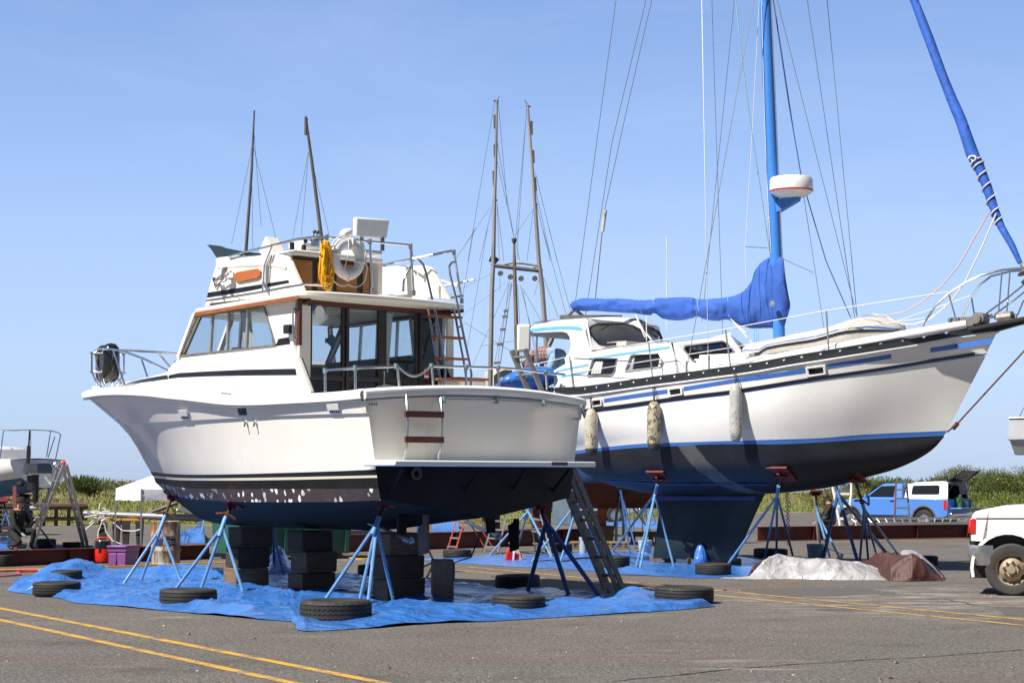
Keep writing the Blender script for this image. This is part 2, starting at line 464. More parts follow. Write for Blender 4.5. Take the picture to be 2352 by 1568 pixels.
patch((1690,1352),(1960,1346),(2060,1362),(1790,1371))
crack(q('t6', 0, 975, 700, 905, 1300, 862, 1800, 835, 2352, 795), .036)
crack(q('t6', 1500, 497, 1900, 505, 2100, 545, 2352, 560), .04)
crack(q('t5', 0, 470, 300, 462, 480, 440), .02)
crack([(1750,1350),(1960,1343),(2300,1352)],.025)
db = MB(); rdd = random.Random(21)
for i in range(420):
 y = rdd.uniform(15,40); x = rdd.uniform(-.3,.3) * y; r = rdd.uniform(.006,.02) * (1 + (rdd.random() < .06) * 1.6); a = rdd.uniform(0,6)
 k = db.add([(x + r * math.cos(a + t) * rdd.uniform(.5,1.3),y + r * math.sin(a + t) * rdd.uniform(.6,1.6),.004) for t in (0,1.3,2.5,3.7,5)] + [(x,y,.004 + r * .7)])
 for j in range(5): db.face((k + j,k + (j + 1) % 5,k + 5),0 if rdd.random() < .5 else 1)
tag(db.build('grit', [mat('pale_grit', (.36, .33, .29), .9), mat('dark_grit', (.04, .035, .03), .9)], ang=0), 'scattered grit, leaves and paint flakes on the asphalt', 'grit', kind='stuff')
BX0,BX1 = -60,70
def bank_h(x,y):
 k = max(0,min(1,(x - 2) / 9)); y -= 27 * k * k * (3 - 2 * k)
 t = (y - 71 - 2.2 * nz((x * .06,3,0))) / 13
 t = max(0,min(1,t)); t = t * t * (3 - 2 * t)
 h = (1.22 - .42 * max(0,min(1,(x - 2) / 9))) + .35 * nz((x * .05,9,0)) + .25 * nz((x * .22,y * .2,2))
 dn = max(0,min(1,(y - 104) / 18))
 return -.06 * (1 - min(1,t * 12)) + t * h * (1 - dn) + .06 * nz((x,y,0)) * t - 1.0 * dn
bk = MB()
bk.grid([[(x,y,bank_h(x,y) + (-.05 if y < 70 else 0)) for x in [BX0 + i * 1.0 for i in range(BX1 - BX0 + 1)]] for y in [68 + j * 1.1 for j in range(72)]])
M_['earth'] = mat('grassy_earth', (.15, .15, .045), .95, v=.4, vs=.6, bs=5, bst=.8, bd=.1, dirt=(.21, .17, .09), ds=.4, dthr=.52)
struct(bk.build('bank', M_['earth'], ang=80))
def m_grass(name,a,b_):
 M,nd,lk,b = _nt(name)
 t = coords(nd,lk)
 c = ramp(nd,lk,noi(nd,lk,t,.5,4),(.3,a),(.7,b_))
 c = mix(nd, lk, .6, c, ramp(nd, lk, noi(nd, lk, t, 6, 2), (.3, .5), (.7, 1.4)), 'MULTIPLY')
 lk.new(c, b.inputs['Base Color']); b.inputs['Roughness'].default_value = .7
 try: b.inputs['Transmission Weight'].default_value = 0
 except Exception: pass
 return M
M_['grass'] = m_grass('green_grass', (.10, .165, .022), (.17, .23, .032))
M_['drygrass'] = m_grass('dry_grass', (.30, .24, .12), (.20, .19, .075))
M_['leaf'] = m_grass('broom_leaves', (.06, .11, .022), (.115, .155, .03))
M_['leafd'] = m_grass('dark_leaves', (.045, .07, .02), (.09, .11, .03))
M_['flower'] = m_grass('yellow_blossom', (.38, .23, .015), (.48, .30, .02))
M_['twig'] = mat('twigs', (.09, .065, .04), .9, v=.3)
rg = random.Random(3)
gr = MB()
def blades(mb,p,n,h,w,rnd,m,spread=.16,lean=.35):
 for k in range(n):
  a = rnd.uniform(0,6.283); r = rnd.uniform(0,spread)
  b = p + V((math.cos(a) * r,math.sin(a) * r,0)); hh = h * rnd.uniform(.55,1.25)
  l = V((rnd.gauss(0,lean),rnd.gauss(0,lean),0)) * hh
  s = V((1,rnd.uniform(-.5,.5),0)) * w / 2
  i = mb.add([b - s,b + s,b + l * .4 + s * .8 + V((0,0,hh * .6)),b + l + V((0,0,hh))])
  mb.face((i,i + 1,i + 2),m); mb.face((i,i + 2,i + 3),m)
for i in range(42000):
 x = rg.uniform(-42,48); y = 70.5 + abs(rg.gauss(0,1)) * 11 + 27 * max(0,min(1,(x - 2) / 9))
 if y > 128 or abs(x) > .29 * y + 13: continue
 h = bank_h(x,y)
 if h < .04: continue
 hi = h / 1.6
 dry = rg.random() < max(.12,min(.85,hi * 1.1 - .15 + .6 * nz((x * .15,y * .15,5))))
 blades(gr,V((x,y,h - .03)),3,(.23 if dry else .14) * (1 + .5 * nz((x * .3,y * .3,1))),.03,rg,1 if dry else 0)
go = gr.build('grass', [M_['grass'], M_['drygrass']], ang=0, weld=False, recalc=False)
tag(go, 'long green and straw coloured grass covering the low bank behind the yard', 'grass', kind='stuff')
def bush(loc, w, h, n, seed, label, name='shrub', spiky=.4, mats=('leaf', 'leafd', 'flower'), fl=.0, lw=.1, group='shrubs along the bank'):
 rd = random.Random(seed)
 r = thing(name, label, 'shrub', loc, 0, group)
 st = MB(); fo = MB()
 lobes = [(V((rd.uniform(-.5,.5) * w,rd.uniform(-.35,.35) * w,rd.uniform(.25,.72) * h)),rd.uniform(.22,.4)) for _ in range(9)]
 for c,rr in lobes[:7]:
  st.tube([(c.x * .15,c.y * .15,0),(c.x * .6,c.y * .6,c.z * .55),(c.x,c.y,c.z)],[.035,.022,.01],5)
 for i in range(int(n * 1.9)):
  c,rr = rd.choice(lobes)
  d = V((rd.gauss(0,1),rd.gauss(0,1),rd.gauss(0,.8))).normalized()
  k = rd.random() ** .45
  p = c + V((d.x * rr * w * k,d.y * rr * w * k,d.z * rr * h * .9 * k))
  if p.z < .02: p.z = abs(p.z) * .5
  out = (V((d.x,d.y,abs(d.z) * .4 + .9)) * spiky + V((rd.gauss(0,1),rd.gauss(0,1),rd.gauss(0,1))) * (1 - spiky)).normalized()
  ln = lw * .62 * rd.uniform(.7,1.7) * (1 + 1.5 * spiky); s = out.cross(V((rd.gauss(0,1),rd.gauss(0,1),rd.gauss(0,1)))).normalized() * lw * .13
  m = 0 if rd.random() < .55 else 1
  if fl and rd.random() < fl * (.9 if p.z > .5 * h else .45): m = 2; ln *= .6; s *= 1.2
  j = fo.add([p,p + out * ln * .5 + s,p + out * ln,p + out * ln * .5 - s])
  fo.face((j,j + 1,j + 2,j + 3),m)
 for i in range(int(n * .03 * spiky)):
  c,rr = rd.choice(lobes)
  a = rd.uniform(0,6.28); p = c + V((math.cos(a) * rr * w * .7,math.sin(a) * rr * w * .5,rr * h * .5))
  e = p + V((math.cos(a) * .25,math.sin(a) * .25,rd.uniform(.2,.5))) * (.35 * h)
  s = V((.012,0,0))
  j = fo.add([p - s,p + s,e]); fo.face((j,j + 1,j + 2),1)
 st.build('stem', M_['twig'], r)
 fo.build('foliage', [M_[k] for k in mats], r, ang=0, weld=False, recalc=False)
 return r
def on_bank(px,D,dz=0):
 x = (px - CX) / FP * D
 return (x,D,bank_h(x,D) - .05 + dz)
bush(on_bank(221, 82), 1.5, .85, 900, 1, 'spiky green shrub rising above the bank between the aluminium ladder and the white canopy', spiky=.85, lw=.16)
bush(on_bank(150, 84), 1.7, .55, 600, 2, 'low rough shrub on the bank seen through the legs of the aluminium ladder', spiky=.6, lw=.13, mats=('drygrass', 'leaf', 'flower'))
bush(on_bank(295, 85), 2.0, .6, 600, 3, 'low brownish shrub on the bank crest just left of the white canopy', spiky=.6, lw=.13, mats=('drygrass', 'leaf', 'flower'))
bush(on_bank(100, 86), 1.4, .5, 400, 4, 'small shrub on the bank beside the hanging outboard motor', spiky=.6, lw=.13, mats=('leaf', 'drygrass', 'flower'))
bush(on_bank(2010, 106), 3.0, 1.35, 1800, 5, 'dark spiky shrub behind the bonnet of the blue pickup', spiky=.8, lw=.17, mats=('leafd', 'leaf', 'flower'))
bush(on_bank(1955, 103), 2.6, 1.15, 1300, 6, 'shrub full of yellow blossom behind the bow stands of the sailboat', spiky=.5, fl=.45, lw=.12)
bush(on_bank(1890, 103), 2.2, 1.1, 900, 17, 'yellow dotted shrub behind the person in dark clothes', spiky=.5, fl=.2, lw=.12)
bush(on_bank(2160, 110), 2.0, 1.1, 700, 7, 'thin wispy shrub showing above the white roof of the blue pickup', spiky=.9, lw=.14)
bush(on_bank(2215, 105), 2.6, 1.75, 2200, 8, 'green shrub just right of the raised rear hatch, first of the right hand thicket', spiky=.6, fl=.06, lw=.13)
bush(on_bank(2262, 107), 3.0, 1.95, 2400, 9, 'tall shrub dotted yellow in the middle of the right hand thicket', spiky=.6, fl=.14, lw=.13)
bush(on_bank(2310, 104), 2.8, 1.9, 2400, 10, 'green shrub with yellow patches above the white pickup bonnet', spiky=.6, fl=.12, lw=.13)
bush(on_bank(2358, 106), 3.2, 1.95, 2400, 11, 'dark green shrub at the right edge, below the grey skiff', spiky=.6, fl=.05, lw=.13)
bush(on_bank(2240, 100), 2.6, 1.2, 1500, 12, 'low bright green shrub in front of the right hand thicket', spiky=.5, fl=.05, lw=.12, mats=('grass', 'leaf', 'flower'))
bush(on_bank(2330, 99), 3.0, 1.2, 1600, 13, 'low pale green shrub below the thicket, touching the white bonnet line', spiky=.5, fl=.12, lw=.12, mats=('grass', 'leaf', 'flower'))
# ================================================================ motor cruiser
C = Frame((-.45,26.76,0),math.atan2(.719,-.695))
cru = thing('motor_cruiser', 'cream motor cruiser with flybridge, its stern toward the camera, propped over the blue tarp', 'motor boat', C.loc, C.yaw)
STEM = q('z3', 45, 155, 140, 235, 230, 325, 300, 390, 400, 500, 480, 640, 540, 760, 580, 830, 620, 890, 690, 945, 760, 1000, 860, 1080, 950, 1145, 1100, 1182, 1300, 1200, 1700, 1215, 2280, 1235) + [q('t3', 1250, 482)]
STEMP = [C.y(p,0) for p in STEM]
CL = {'S': (q('z3', 45, 155, 150, 138, 300, 131, 500, 138, 700, 160, 850, 174, 1000, 192, 1150, 208, 1280, 213, 1400, 211, 1600, 201, 1800, 191, 2000, 179, 2200, 161, 2290, 152), 1.0),
      'K': (q('z3', 300, 385, 600, 372, 900, 356, 1260, 338, 1370, 328, 1700, 316, 2000, 306, 2230, 300), .70),
      'B1': (q('z3', 550, 765, 700, 783, 900, 790, 1200, 787, 1600, 776, 2000, 763, 2268, 752), .27),
      'B2': (q('z3', 566, 797, 800, 816, 1000, 819, 1500, 813, 2000, 803, 2270, 797), .22),
      'B3': (q('z3', 578, 815, 800, 834, 1100, 837, 1600, 832, 2270, 816), .19),
      'M': (q('z3', 590, 850, 750, 885, 900, 902, 1200, 905, 1700, 905, 2290, 902), .11),
      'C': (q('z3', 690, 945, 900, 985, 1200, 1004, 1600, 1010, 2000, 1008, 2285, 998), 0)}
BS = [(0,2.08),(.2,2.12),(.4,2.08),(.55,1.93),(.7,1.62),(.8,1.30),(.88,.86),(.94,.43),(.975,.16),(1,0)]
BC = [(0,1.78),(.2,1.80),(.4,1.69),(.58,1.36),(.74,.92),(.87,.45),(.95,.17),(1,0)]
for _k, f_m, _sx, _sy in (('m1', .25, 384, 480), ('m2', .5, 445, 575), ('m3', .75, 495, 670)):
 CL[_k] = ([q('z3', _sx, _sy)] + [(px, lerp(polyy(CL['K'][0], px), polyy(CL['B1'][0], px), f_m)) for px in range(400, 841, 20)], lerp(.70, .27, f_m))
NU = 44
def cline(k,u):
 pl,t = CL[k]
 xe = C.y(pl[0], 0).x - (.13 if k == 'S' else 0)
 x = xe * u
 y = lerp(tab(BC, u), tab(BS, u), t ** (1 + .75 * u)) if k != 'C' else tab(BC, u)
 pxx = C.px((x,y,2))[0]
 z = C.y((pxx,polyy(pl,pxx)),y).z
 return V((x,y,z))
US = [1 - (1 - i / NU) ** 1.35 for i in range(NU + 1)]
LINES = {k: [cline(k,u) for u in US] for k in CL}
for k in CL:
 if k != 'S':
  for _ in range(6):
   L = LINES[k]; z = [p.z for p in L]
   for i in range(8,NU): L[i].z = .25 * z[i - 1] + .5 * z[i] + .25 * z[i + 1]
_kx = sorted([(p.x,p.z) for p in STEMP if p.x < STEMP[9].x + .01])
def keel_pt(u):
 x = STEMP[9].x * u
 return V((x,0,polyy(_kx,x)))
KEEL = [keel_pt(u) for u in US]
def hull_y(x,z):
 best = None
 pr = None
 for k in ('S', 'K', 'B1', 'B2', 'B3', 'M', 'C'):
  L = LINES[k]
  for i in range(len(L) - 1):
   if L[i].x <= x <= L[i + 1].x:
    t = (x - L[i].x) / max(1e-6,L[i + 1].x - L[i].x); p = L[i].lerp(L[i + 1],t)
    if pr and pr.z >= z >= p.z: return lerp(p.y,pr.y,(z - p.z) / max(1e-6,pr.z - p.z))
    pr = p; break
 return pr.y if pr else 1.9
def on_hull(p,out=.0):
 y = 1.9
 for _ in range(8):
  h = C.y(p,y); y = hull_y(h.x,h.z)
 h = C.y(p,y); return V((h.x,y + out,h.z))
def m_spots():
 M, nd, lk, b = _nt('spotted_antifouling')
 t = coords(nd,lk); tm = coords(nd,lk,scale=(1,1,.8))
 c = ramp(nd,lk,noi(nd,lk,t,2.2,6,.7),(.35,(.024,.020,.022)),(.6,(.050,.034,.033)),(.75,(.075,.028,.022)))
 wv = nd.new('ShaderNodeVectorMath'); wv.operation = 'ADD'
 nn = nd.new('ShaderNodeTexNoise'); nn.inputs['Scale'].default_value = 8; lk.new(tm, nn.inputs['Vector'])
 sc = nd.new('ShaderNodeVectorMath'); sc.operation = 'SCALE'; sc.inputs['Scale'].default_value = .10; lk.new(nn.outputs['Color'], sc.inputs[0])
 lk.new(tm,wv.inputs[0]); lk.new(sc.outputs[0],wv.inputs[1])
 vo = nd.new('ShaderNodeTexVoronoi'); vo.inputs['Scale'].default_value = 9.0; lk.new(wv.outputs[0], vo.inputs['Vector'])
 s = ramp(nd, lk, vo.outputs['Distance'], (.33, 1), (.37, 0))
 sep = nd.new('ShaderNodeSeparateColor'); lk.new(vo.outputs['Color'], sep.inputs[0])
 s = math_(nd, lk, 'MULTIPLY', s, ramp(nd, lk, sep.outputs[0], (.42, 0), (.45, 1)))
 se = nd.new('ShaderNodeSeparateXYZ'); lk.new(t, se.inputs[0])
 s = math_(nd, lk, 'MULTIPLY', s, ramp(nd, lk, noi(nd, lk, t, 1.1, 2), (.38, .25), (.5, 1)))
 c = mix(nd,lk,s,c,(.78,.78,.80))
 lk.new(c, b.inputs['Base Color']); b.inputs['Roughness'].default_value = .6
 return M
M_['spots'] = m_spots()
M_['antif'] = mat('dark_antifouling', (.010, .009, .009), .6, spec=.25, v=.4, vs=3, dirt=(.06, .03, .026), ds=2)
M_['bottom'] = mat('blue_black_bottom', (.014, .013, .012), .7, spec=.25, v=.45, vs=2.5, sc=(.6, 3, 3), dirt=(.075, .078, .085), ds=5, dthr=.62)
M_['transdark'] = mat('black_transom', (.008, .008, .009), .6, spec=.18, v=.5, vs=2, dirt=(.16, .16, .16), ds=12, dthr=.72)
M_['cream'] = mat('cream_line', (.72, .68, .50), .4, v=.05)
hb = MB()
def strip(a,b,m):
 hb.grid([LINES[a],LINES[b]],m)
SK = [V((p.x, p.y + .034 * min(1, (NU - i) / 8), p.z)) for i, p in enumerate(LINES['K'])]
hb.grid([LINES['S'], SK], 0)
hb.grid([SK, [V((p.x, p.y, p.z - .006)) for p in LINES['K']]], 0)
Kb = [V((p.x, p.y, p.z - .006)) for p in LINES['K']]
mids = [LINES[k] for k in ('m1', 'm2', 'm3')]
allk = [Kb] + mids + [LINES['B1']]
for a,b in zip(allk[:-1],allk[1:]): hb.grid([a,b],0)
strip('B1', 'B2', 1); strip('B2', 'B3', 2); strip('B3', 'M', 3); strip('M', 'C', 4)
CH = [V((p.x, p.y - min(.05, p.y), p.z + .004)) for p in LINES['C']]
hb.grid([LINES['C'], CH], 5)
bot = [CH] + [[a.lerp(b,t) + V((0,0,.03 * math.sin(math.pi * t))) for a,b in zip(CH,KEEL)] for t in (.33,.66)] + [KEEL]
for a,b in zip(bot[:-1],bot[1:]): hb.grid([a,b],5)
hb.mirror_y()
PLZ = C.y(q('z4', 310, 712), 1.7).z - .02
tz = [LINES['S'][0], SK[0], Kb[0], LINES['B1'][0].lerp(Kb[0], (PLZ - LINES['B1'][0].z) / (Kb[0].z - LINES['B1'][0].z)), LINES['B1'][0], LINES['C'][0]]
def tpt(p,s,zl):
 k = 1 - s * s
 return V((-.16 * k,p.y * s,p.z + .10 * k * zl))
rows = [[tpt(p,j / 12 - 1 if j else -1,zl) for j in range(0,25)] for p,zl in zip(tz,(1,.8,.8,0,0,0))]
kz = KEEL[0].z
rows.append([V((-.16 * (1 - s * s),s * (CH[0].y),lerp(kz,CH[0].z,abs(s)) - .0)) for s in [j / 12 - 1 for j in range(25)]])
hb.grid(rows,0,mf=lambda i,j: 0 if i < 3 else 6)
hull = hb.build('hull', [M_['gelhull'], M_['navy'], M_['cream'], M_['antif'], M_['spots'], M_['bottom'], M_['transdark']], cru, ang=28)
FLZ = 2.02
dk = MB()
def shp(u_or_x):
 L = LINES['S']
 x = max(0,min(L[-1].x,u_or_x))
 for i in range(len(L) - 1):
  if L[i].x <= x <= L[i + 1].x: return L[i].lerp(L[i + 1],(x - L[i].x) / max(1e-6,L[i + 1].x - L[i].x))
XB = C.y(q('z1', 1755, 815), 1.38).x
rows = []
for i in range(26):
 x = lerp(XB, LINES['S'][-1].x - .04, i / 25); p = shp(x)
 rows.append([V((x,p.y * s,p.z + .05 + .10 * (1 - s * s))) for s in (-1,-.8,-.5,0,.5,.8,1)])
dk.grid(rows)
for s in (1,-1):
 r = [[V((x,s * y_,z_)) for y_,z_ in ((shp(x).y,shp(x).z + .05),(shp(x).y - .3,shp(x).z + .06),(shp(x).y - .3,FLZ))] for x in (0,.5,1,1.5,2,XB)]
 dk.grid(r)
T0 = LINES['S'][0]
dk.grid([[V((a,T0.y * s_ * .93,T0.z + .05 + .10 * (1 - s_ * s_))) if k == 0 else (V((a + .32,T0.y * .85 * s_,T0.z + .05 + .10 * (1 - s_ * s_))) if k == 1 else V((a + .32,T0.y * .85 * s_,FLZ))) for s_ in [j / 6 - 1 for j in range(13)] for a in [-.16 * (1 - s_ * s_)]] for k in range(3)])
dk.poly([(0.0,-1.75,FLZ),(XB + .1,-1.75,FLZ),(XB + .1,1.75,FLZ),(0,1.75,FLZ)])
dk.build('deck', M_['gel'], cru, ang=30)
rb = MB()
def rubring(p,n,dz=0):
 n = n.normalized(); z = V((0,0,1))
 return [p + n * a + z * (b + dz) for a,b in ((0,-.05),(.045,-.045),(.06,.0),(.05,.05),(-.02,.085),(-.12,.085),(-.12,.04),(0,.03))]
ring = []
S_ = LINES['S']
for i,p in enumerate(S_[:-1]):
 d = (S_[min(i + 1,len(S_) - 1)] - S_[max(i - 1,0)])
 ring.append(rubring(p,V((d.y,-d.x,0)) * (-1 if V((d.y,-d.x,0)).y < 0 else 1)))
ring.append(rubring(S_[-1],V((1,0,0))))
ringm = [[V((p.x,-p.y,p.z)) for p in r] for r in ring[:-1]][::-1]
rb.loft(ring + ringm,0,False)
tr_ = []
for j in range(25):
 s = 1 - j / 12
 tr_.append(rubring(V((-.16 * (1 - s * s),T0.y * s,T0.z + .10 * (1 - s * s))),V((-1,0,0))))
rb.loft(tr_,0,True)
rub = rb.build('gunwale', M_['trim'], cru, ang=50)
rr = MB()
def rrp(p,n):
 n = n.normalized(); return [p + n * a + V((0,0,b)) for a,b in ((.0,-.075),(.03,-.07),(.03,-.05),(0,-.05))]
a = [rrp(p,V((0,1,0)) if i < 30 else (S_[i] - S_[i - 1]).cross(V((0,0,-1)))) for i,p in enumerate(S_[:-1])] + [rrp(S_[-1],V((1,0,0)))]
rr.loft(a + [[V((p.x,-p.y,p.z)) for p in r] for r in a[:-1]][::-1],0,False)
rr.loft([rrp(V((-.16 * (1 - s * s),T0.y * s,T0.z + .10 * (1 - s * s))),V((-1,0,0))) for s in [1 - j / 12 for j in range(25)]],0)
rr.build('rub_strip', mat('grey_vinyl', (.22, .24, .27), .5), rub, ang=40)
HY = 1.45
def cy(k,*c,y=HY): return [C.y(p,y) for p in ([q(k,*c)] if len(c) == 2 else q(k,*c))]
def cx(k,*c,x=0): return [C.x(p,x) for p in ([q(k,*c)] if len(c) == 2 else q(k,*c))]
out = cy('z1', 1830, 1560, 1690, 1185, 1712, 795, 908, 948, 782, 1288, 735, 1340, 690, 1385)
fwx = out[-1].x
dz_ = shp(fwx).z + .02
outer = out + [V((fwx,HY,dz_ - .15)),V((out[0].x,HY,out[0].z - .15))]
win = cy('z1', 928, 962, 1463, 884, 1556, 1193, 790, 1278)
hs_ = MB()
hs_.holed(outer,[win],(0,-.07,0),0)
hs_.mirror_y()
hs_.build('cabin_side', M_['gel'], cru, ang=30, bevel=.012)
il = MB(); il.holed([V((p.x, HY - .075, p.z)) for p in out[:6]], [[V((p.x, HY - .075, p.z)) for p in win]], (0, -.012, 0)); il.mirror_y(); il.build('side_lining', M_['inter'], cru, ang=30)
fw = MB()
for s in (1,-1):
 fw = MB()
 def sy(p,d=.0): return V((p.x,s * (HY - d),p.z))
 for a,b in zip(win,win[1:] + win[:1]):
  fw.beam(sy(a,-.006),sy(b,-.006),.03,.022)
 wfr = fw.build('window_frame', M_['alud'], cru, ang=30)
for s in (1,-1):
 g_ = MB(); n_ = [V((p.x,s * (HY - .035),p.z)) for p in win]
 g_.prism(n_, (0, -s * .006, 0)); g_.build('side_window', M_['glass'], cru, ang=0)
for t,b in ((( 1045,945),(1025,1262)),((1175,922),(1160,1243)),((1330,905),(1315,1222))):
 A, B = cy('z1', *t)[0], cy('z1', *b)[0]
 for s in (1,-1):
  ml = MB(); ml.beam(V((A.x, s * (HY - .01), A.z)), V((B.x, s * (HY - .01), B.z)), .045, .04); ml.build('mullion', M_['alu'], cru, ang=30, bevel=.006)
def stripe(k, up, lo, y, m, parent=cru, nm='stripe', th=.004):
 a = [C.y(p,y) for p in q(k,*up)]; b = [C.y(p,y) for p in q(k,*lo)]
 for s in (1,-1):
  mb = MB(); r = [[V((p.x,s * (p.y + d),p.z)) for p in L] for L,d in ((a,0),(a,th),(b,th),(b,0))]
  mb.grid(r)
  mb.build(nm,m,parent,ang=30)
stripe('z1', (700, 1432, 780, 1415, 1000, 1402, 1300, 1388, 1712, 1380), (695, 1462, 780, 1452, 1000, 1442, 1300, 1436, 1722, 1432), HY, M_['navy'])
stripe('z1', (1575, 1142, 1655, 1128), (1553, 1200, 1672, 1183), HY, M_['navy'])
tk = []
tops = [(690,1385,1.44),(640,1410,1.40),(560,1432,1.31),(480,1452,1.18),(410,1474,1.0),(355,1494,.78),(318,1512,.5),(300,1522,.2)]
TK = []
for a,b,y in tops:
 t = cy('z1', a, b, y=y)[0]; TK.append(t)
tb = MB(); rows = []
for t in TK:
 z0 = shp(t.x).z
 r = [V((t.x + .03,t.y * 1.03,z0))]
 r += [V((t.x,t.y,lerp(z0,t.z,.82))),V((t.x,t.y * .95,t.z))]
 r += [V((t.x,t.y * s,t.z + .10 * (1 - s * s))) for s in (.6,.2,-.2,-.6)]
 r += [V((t.x,-t.y * .95,t.z)),V((t.x,-t.y,lerp(z0,t.z,.82))),V((t.x + .03,-t.y * 1.03,z0))]
 rows.append(r)
rows = [[p + V((-.5,-.05 if p.y > 0 else .05,-.03)) for p in rows[0]]] + rows
tb.grid(rows)
tb.poly([rows[-1][i] for i in range(len(rows[-1]))])
tb.build('foredeck_trunk', M_['gel'], cru, ang=50)
st2 = MB()
for s in (1,-1):
 up = q('z1', 695, 1428, 560, 1452, 480, 1468, 400, 1490, 345, 1508, 318, 1522); lo = q('z1', 690, 1462, 560, 1478, 480, 1487, 400, 1502, 345, 1514, 318, 1527)
 ya = [t[2] for t in ((0,0,1.455),(0,0,1.325),(0,0,1.19),(0,0,1.0),(0,0,.75),(0,0,.52))]
 A = [C.y(p,y) for p,y in zip(up,ya)]; B = [C.y(p,y) for p,y in zip(lo,ya)]
 st2.grid([[V((p.x + .012,s * (p.y + .012),p.z)) for p in L] for L in (A,B)])
st2.build('stripe', M_['navy'], cru, ang=30)
wt,wb = out[3],out[4]
def fr(t,s,top):
 p = wt if top else wb
 return V((p.x + .42 * (1 - abs(s) ** 1.6),HY * s,p.z + (.05 if top else -.0) * (1 - s * s)))
ws = MB()
for top in (True,False):
 ws.tube([fr(0,j / 8 - 1,top) for j in range(17)],.045,6)
for s in (-1,-.36,.36,1): ws.beam(fr(0,s,True),fr(0,s,False),.08,.05)
ws.grid([[fr(0,j / 8 - 1,False) for j in range(17)],[fr(0,j / 8 - 1,False) + V((.15,0,-.35)) for j in range(17)]])
ws.build('windscreen_frame', M_['gel'], cru, ang=40)
wg = MB(); wg.grid([[fr(0,j / 8 - 1,k) for j in range(17)] for k in (True,False)])
wg.build('windscreen', M_['glass'], cru, ang=60)
zb0 = cy('z1', 872, 938, y=1.55)[0]; zb1 = cy('z1', 1712, 800, y=1.55)[0]
RZ = zb0.z; rx0 = zb0.x
aft = cy('z2', 425, 735, y=1.58)[0]
RXA = aft.x
def roofz(x): return lerp(zb1.z,zb0.z,(x - zb1.x) / (zb0.x - zb1.x))
XAC = RXA - .32
def roofout(k):
 o = [V((RXA,1.58,0))]
 o += [V((lerp(RXA,rx0,t),1.58 - .03 * t,0)) for t in (.25,.5,.75,.95)]
 o += [V((rx0 + .42 * math.cos(R(a)) ,1.45 * math.sin(R(a)),0)) for a in (80,60,40,20,0,-20,-40,-60,-80)]
 o += [V((lerp(RXA,rx0,t),-1.58 + .03 * t,0)) for t in (.95,.75,.5,.25)]
 o += [V((RXA,-1.58,0))]
 o += [V((RXA - .32 * math.cos(R(a)),1.58 * math.sin(R(a)),0)) for a in (-70,-50,-30,-10,10,30,50,70)]
 return [V((p.x,p.y,roofz(max(p.x,RXA)) + k)) for p in o]
rf = MB()
def shr(L,k,c=V((3.5,0,0))): return [V((c.x + (p.x - c.x) * k,p.y * k,p.z)) for p in L]
r0,r1,r2,r3 = shr(roofout(-.02),.985),roofout(.0),roofout(.045),shr(roofout(.065),.985)
rf.loft([r0,r1,r2,r3],0,False)
def crowned(L,h):
 c = V((sum(p.x for p in L) / len(L),0,sum(p.z for p in L) / len(L) + h)); n = len(L)
 i = rf.add(L + [c])
 for k in range(n): rf.face((i + k,i + (k + 1) % n,i + n),0)
crowned(r3,.05); crowned(r0,0)
hard = rf.build('hardtop', M_['gel'], cru, ang=50)
tkb = MB()
A = roofout(-.055); B = roofout(-.005)
idx = list(range(0,7))
for s in (1,-1):
 tkb.grid([[V((p.x,s * (p.y + o),p.z)) for p in [L[i] for i in idx]] for L,o in ((A,-.03),(A,.012),(B,.016),(B,-.03))])
tkb.build('teak_trim', M_['teak'], hard, ang=30)
fa = MB()
hd = cx('z2', 440, 752, 1712, 850, x=XB)
ys_ = [1.38 - 2.76 * i / 12 for i in range(13)]
zt = hd[0].z
fa.grid([[V((RXA - .28 * (1 - (y / 1.58) ** 2),y * 1.1,roofz(RXA) - .0)) for y in ys_],[V((XB - .1,y,zt + .02)) for y in ys_],[V((XB + .05,y,zt + .02)) for y in ys_]])
fa.build('overhang', M_['gel'], cru, ang=50)
DB = cx('z2', 540, 1500, x=XB)[0].z - .25
def bx(k,*c): return cx(k,*c,x=XB)
bw = MB()
bw.box((XB,0,zt - .02),(.06,2.78,.12))
bw.build('header', M_['teakdk'], cru, ang=30)
jb = MB()
yl = bx('z2', 512, 1000)[0].y
jb.box((XB,(HY + yl) / 2 - .02,(zt + DB) / 2 - .05),(.05,HY - yl - .02,zt - DB - .1))
yr = bx('z2', 1665, 1000)[0].y
jb.box((XB,(-HY + yr) / 2 + .02,(zt + DB) / 2 - .05),(.05,yr + HY - .02,zt - DB - .1))
jb.build('door_jamb', M_['gel'], cru, ang=30)
dt = MB()
dt.beam((XB - .05,HY - .01,zt),(XB - .05,HY - .01,DB + .9),.05,.05)
dt.build('corner_trim', M_['teakdk'], cru, ang=30)
zt_ = zt - .09
panes = []
cols_ = [(540,778),(830,1062),(1135,1366),(1415,1632)]
for a,b in cols_:
 ya, yb = bx('z2', a, 1000)[0].y, bx('z2', b, 1000)[0].y
 panes.append((ya,yb))
zr1 = bx('z2', 800, 1372)[0].z; zr0 = bx('z2', 800, 1408)[0].z; ztop = bx('z2', 700, 800)[0].z
edges = [yl] + [(panes[i][1] + panes[i + 1][0]) / 2 for i in range(3)] + [yr]
